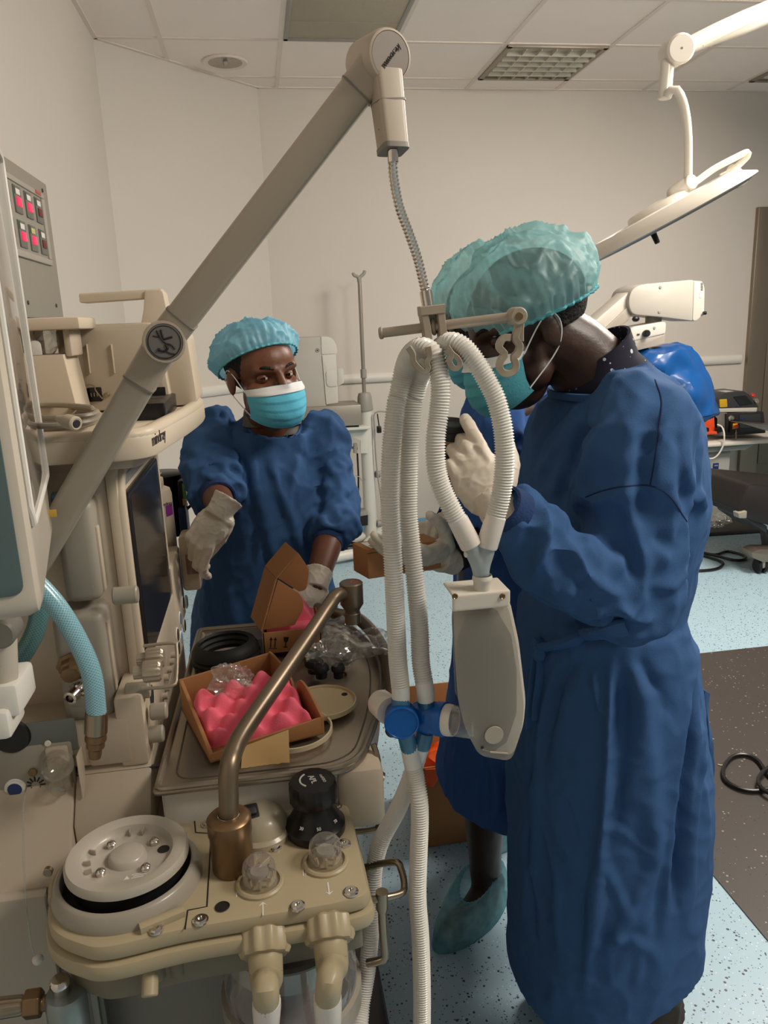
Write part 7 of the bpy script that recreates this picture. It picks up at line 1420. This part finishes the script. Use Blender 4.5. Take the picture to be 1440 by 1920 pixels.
q = MB(); q.tube(spline([P_(735, 772)+Vector((0, -.05, 0)), P_(702, 772)+Vector((0, -.05, 0)), P_(700, 800)+Vector((0, -.05, 0)), P_(704, 870)+Vector((0, -.05, 0)), P_(712, 930)+Vector((0, -.05, 0)), P_(720, 985)+Vector((0, -.05, 0))], step=.02), .005, 8); tag(q.build('hanging_cable', mat('pale_grey_cable', (150, 148, 140), .5)), 'pale grey cable hanging down the right of the white pole stand', 'cable')
q = MB(); q.tube([P_(705, 774)+Vector((0, -.06, 0)), P_(708, 796)+Vector((0, -.06, 0))], .004, 8); pl = q; q.box(P_(708, 803)+Vector((0, -.06, 0)), (.03, .03, .045), .006); tag(q.build('power_plug', BLACK), 'black power plug hanging beside the white pole stand', 'plug')
q = MB(); cc = []
for k in range(90): an = k*.47; cc.append(AZ(660+24*math.cos(an)*(.7+.3*math.sin(k*.9)), 1028+11*math.sin(an)*(.7+.3*math.cos(k*.7)), .012+.0006*k))
q.tube(spline(cc, step=.03), .007, 6); tag(q.build('cable_heap', BLACK), 'black cable heap on the floor at the foot of the pole stand', 'cable')
t = thing('pedal_unit', 'small black and grey unit on the stand base behind the cable heap', 'unit', AZ(670, 1000, .08)); pxprism([(654, 970), (690, 965), (690, 985), (654, 990)], YP-.08, .1, 'case', BLACK, t); pxprism([(656, 965), (688, 958), (690, 966), (656, 972)], YP-.08, .1, 'cover', GREYP, t)
t = thing('grey_device', 'low grey metal device on the stand shelf beneath the white carton', 'device', (AY(630, 797, YP).x, YP, zs_))
a = rectY(560, 765, 678, 793, YP-.14); q = MB(); q.bb((a[0], YP-.14, zs_+.012), (a[1], YP+.17, a[3]), .005); q.build('case', mat('device_grey_metal', (150, 144, 134), .4, .3), t)
for x in (a[0]+.03, a[1]-.04): one('foot', BLACK, t, 'bb', (x, YP-.12, zs_), (x+.025, YP-.09, zs_+.013), .002)
t = thing('white_carton', 'upright white carton with open side flaps on the grey device', 'carton', (AY(620, 757, YP).x, YP, a[3]))
WC = mat('white_card', (206, 202, 194), .7); zc0 = a[3]
q = MB(); w0, w1 = AY(545, 757, YP-.1).x, AY(612, 757, YP-.1).x; zt_ = AY(590, 632, YP-.1).z; q.bb((w0, YP-.1, zc0), (w1, YP+.14, zt_), .002); q.build('body', mat('grey_white_card', (176, 172, 164), .7), t)
pxprism([(602, 631), (621, 631, .06), (632, 648, .03), (632, 663), (603, 664)], YP-.104, .003, 'top_flap', WC, t, bev=.0005); pxprism([(604, 666), (630, 664), (634, 755), (612, 758)], YP-.106, .003, 'side_flap', WC, t, bev=.0005)
pxprism([(611, 694, .03), (631, 692), (632, 724), (613, 726, .03)], YP-.112, .003, 'tuck_tab', WC, t, bev=.0005); pxprism([(632, 692, .01), (643, 690, .01), (645, 718, .01), (633, 724, .01)], YP-.05, .003, 'outer_tab', WC, t, bev=.0005)
c = AY(595, 657, YP-.1); q = MB(); q.tube([c+Vector((.011*math.cos(a_), -.001, .011*math.sin(a_))) for a_ in np.linspace(0, 6.283, 24)[:-1]], .0012, 6, closed=True); q.ell(c, (.005, .0015, .005)); q.build('printed_mark', DINK, t)
# ================================================================== things on the floor
YK = 1.86
t = thing('floor_carton', 'open brown carton with an orange tape patch on the floor behind the middle person', 'carton', AZ(870, 1585, 0))
YE = YK+.26; zk = AY(800, 1440, YK).z; zb_ = AY(785, 1284, YE).z; k0, k1 = AY(800, 1592, YK).x-.008, AY(952, 1575, YK).x
one('bottom', CARDD, t, 'bb', (k0, YK, .002), (k1, YE, .008), .001)
one('front_wall', CARD, t, 'bb', (k0, YK, .008), (k1, YK+.005, zk), .001); one('back_wall', CARD, t, 'bb', (k0, YE-.005, .008), (k1, YE, zk), .001); one('back_flap', CARD, t, 'bb', (k0, YE-.005, zk+.001), (k1, YE-.001, zb_), .001)
for x in (k0, k1-.005): one('side_wall', CARD, t, 'bb', (x, YK+.0055, .008), (x+.005, YE-.0055, zk), .001)
q = MB(); q.ell(((k0+k1)/2, (YK+YE)/2, .12), (.1, .11, .11), None, 40, 26); q.displace(lambda P, N: .02*nz(P, 18)+.012*ridge(P, 25, (1, 1, 1), 2, 2)); tag(q.build('orange_bag', mat('orange_plastic_bag', (230, 88, 30), .35, bump=.2, bscale=60)), 'crumpled orange plastic bag inside the open brown floor carton', 'bag')
OT = mat('orange_tape', (236, 92, 28), .45, bump=.2, bscale=60)
def tape(px, name='orange_tape'):
    q = MB(); q.prism(roundpoly([tuple(AY(*p, YK-.003).xz) for p in px], .002), XZY(YK-.004), .004, .0005); q.displace(lambda P, N: .002*nz(P, 60)); q.build(name, OT, t)
tape([(796, 1442), (832, 1441), (826, 1455), (812, 1476), (797, 1472)])
q = MB(); q.tube(spline([AZ(*p, .01) for p in ((1200, 1040), (1300, 1035), (1340, 1040), (1365, 1034), (1395, 1042), (1396, 1049), (1375, 1050), (1335, 1040), (1290, 1034), (1330, 1045), (1355, 1055), (1345, 1066), (1310, 1070), (1285, 1065), (1200, 1050))], step=.02), .0085, 8); tag(q.build('floor_cable', BLACK), 'looped black cable on the blue floor in front of the table base', 'cable')
q = MB(); q.tube(spline([AZ(*p, .012) for p in ((1470, 1480), (1440, 1452), (1420, 1425), (1395, 1415), (1372, 1420), (1357, 1440), (1360, 1462), (1385, 1478), (1415, 1483), (1445, 1478), (1480, 1470))], step=.01), .0065, 8); q.tube(spline([AZ(*p, .022) for p in ((1475, 1425), (1440, 1440), (1424, 1456), (1424, 1472), (1440, 1486), (1470, 1500))], step=.01), .0065, 8); tag(q.build('floor_cable', BLACK), 'coiled black cable on the dark grey mat', 'cable')
q = MB(); q.tube([AZ(*p, .006) for p in ((1346, 1433), (1352, 1435), (1354, 1434), (1356, 1437))], .0015, 6); tag(q.build('twist_tie', WHITEP), 'tiny white twist tie on the dark mat beside the coiled cable', 'twist tie')
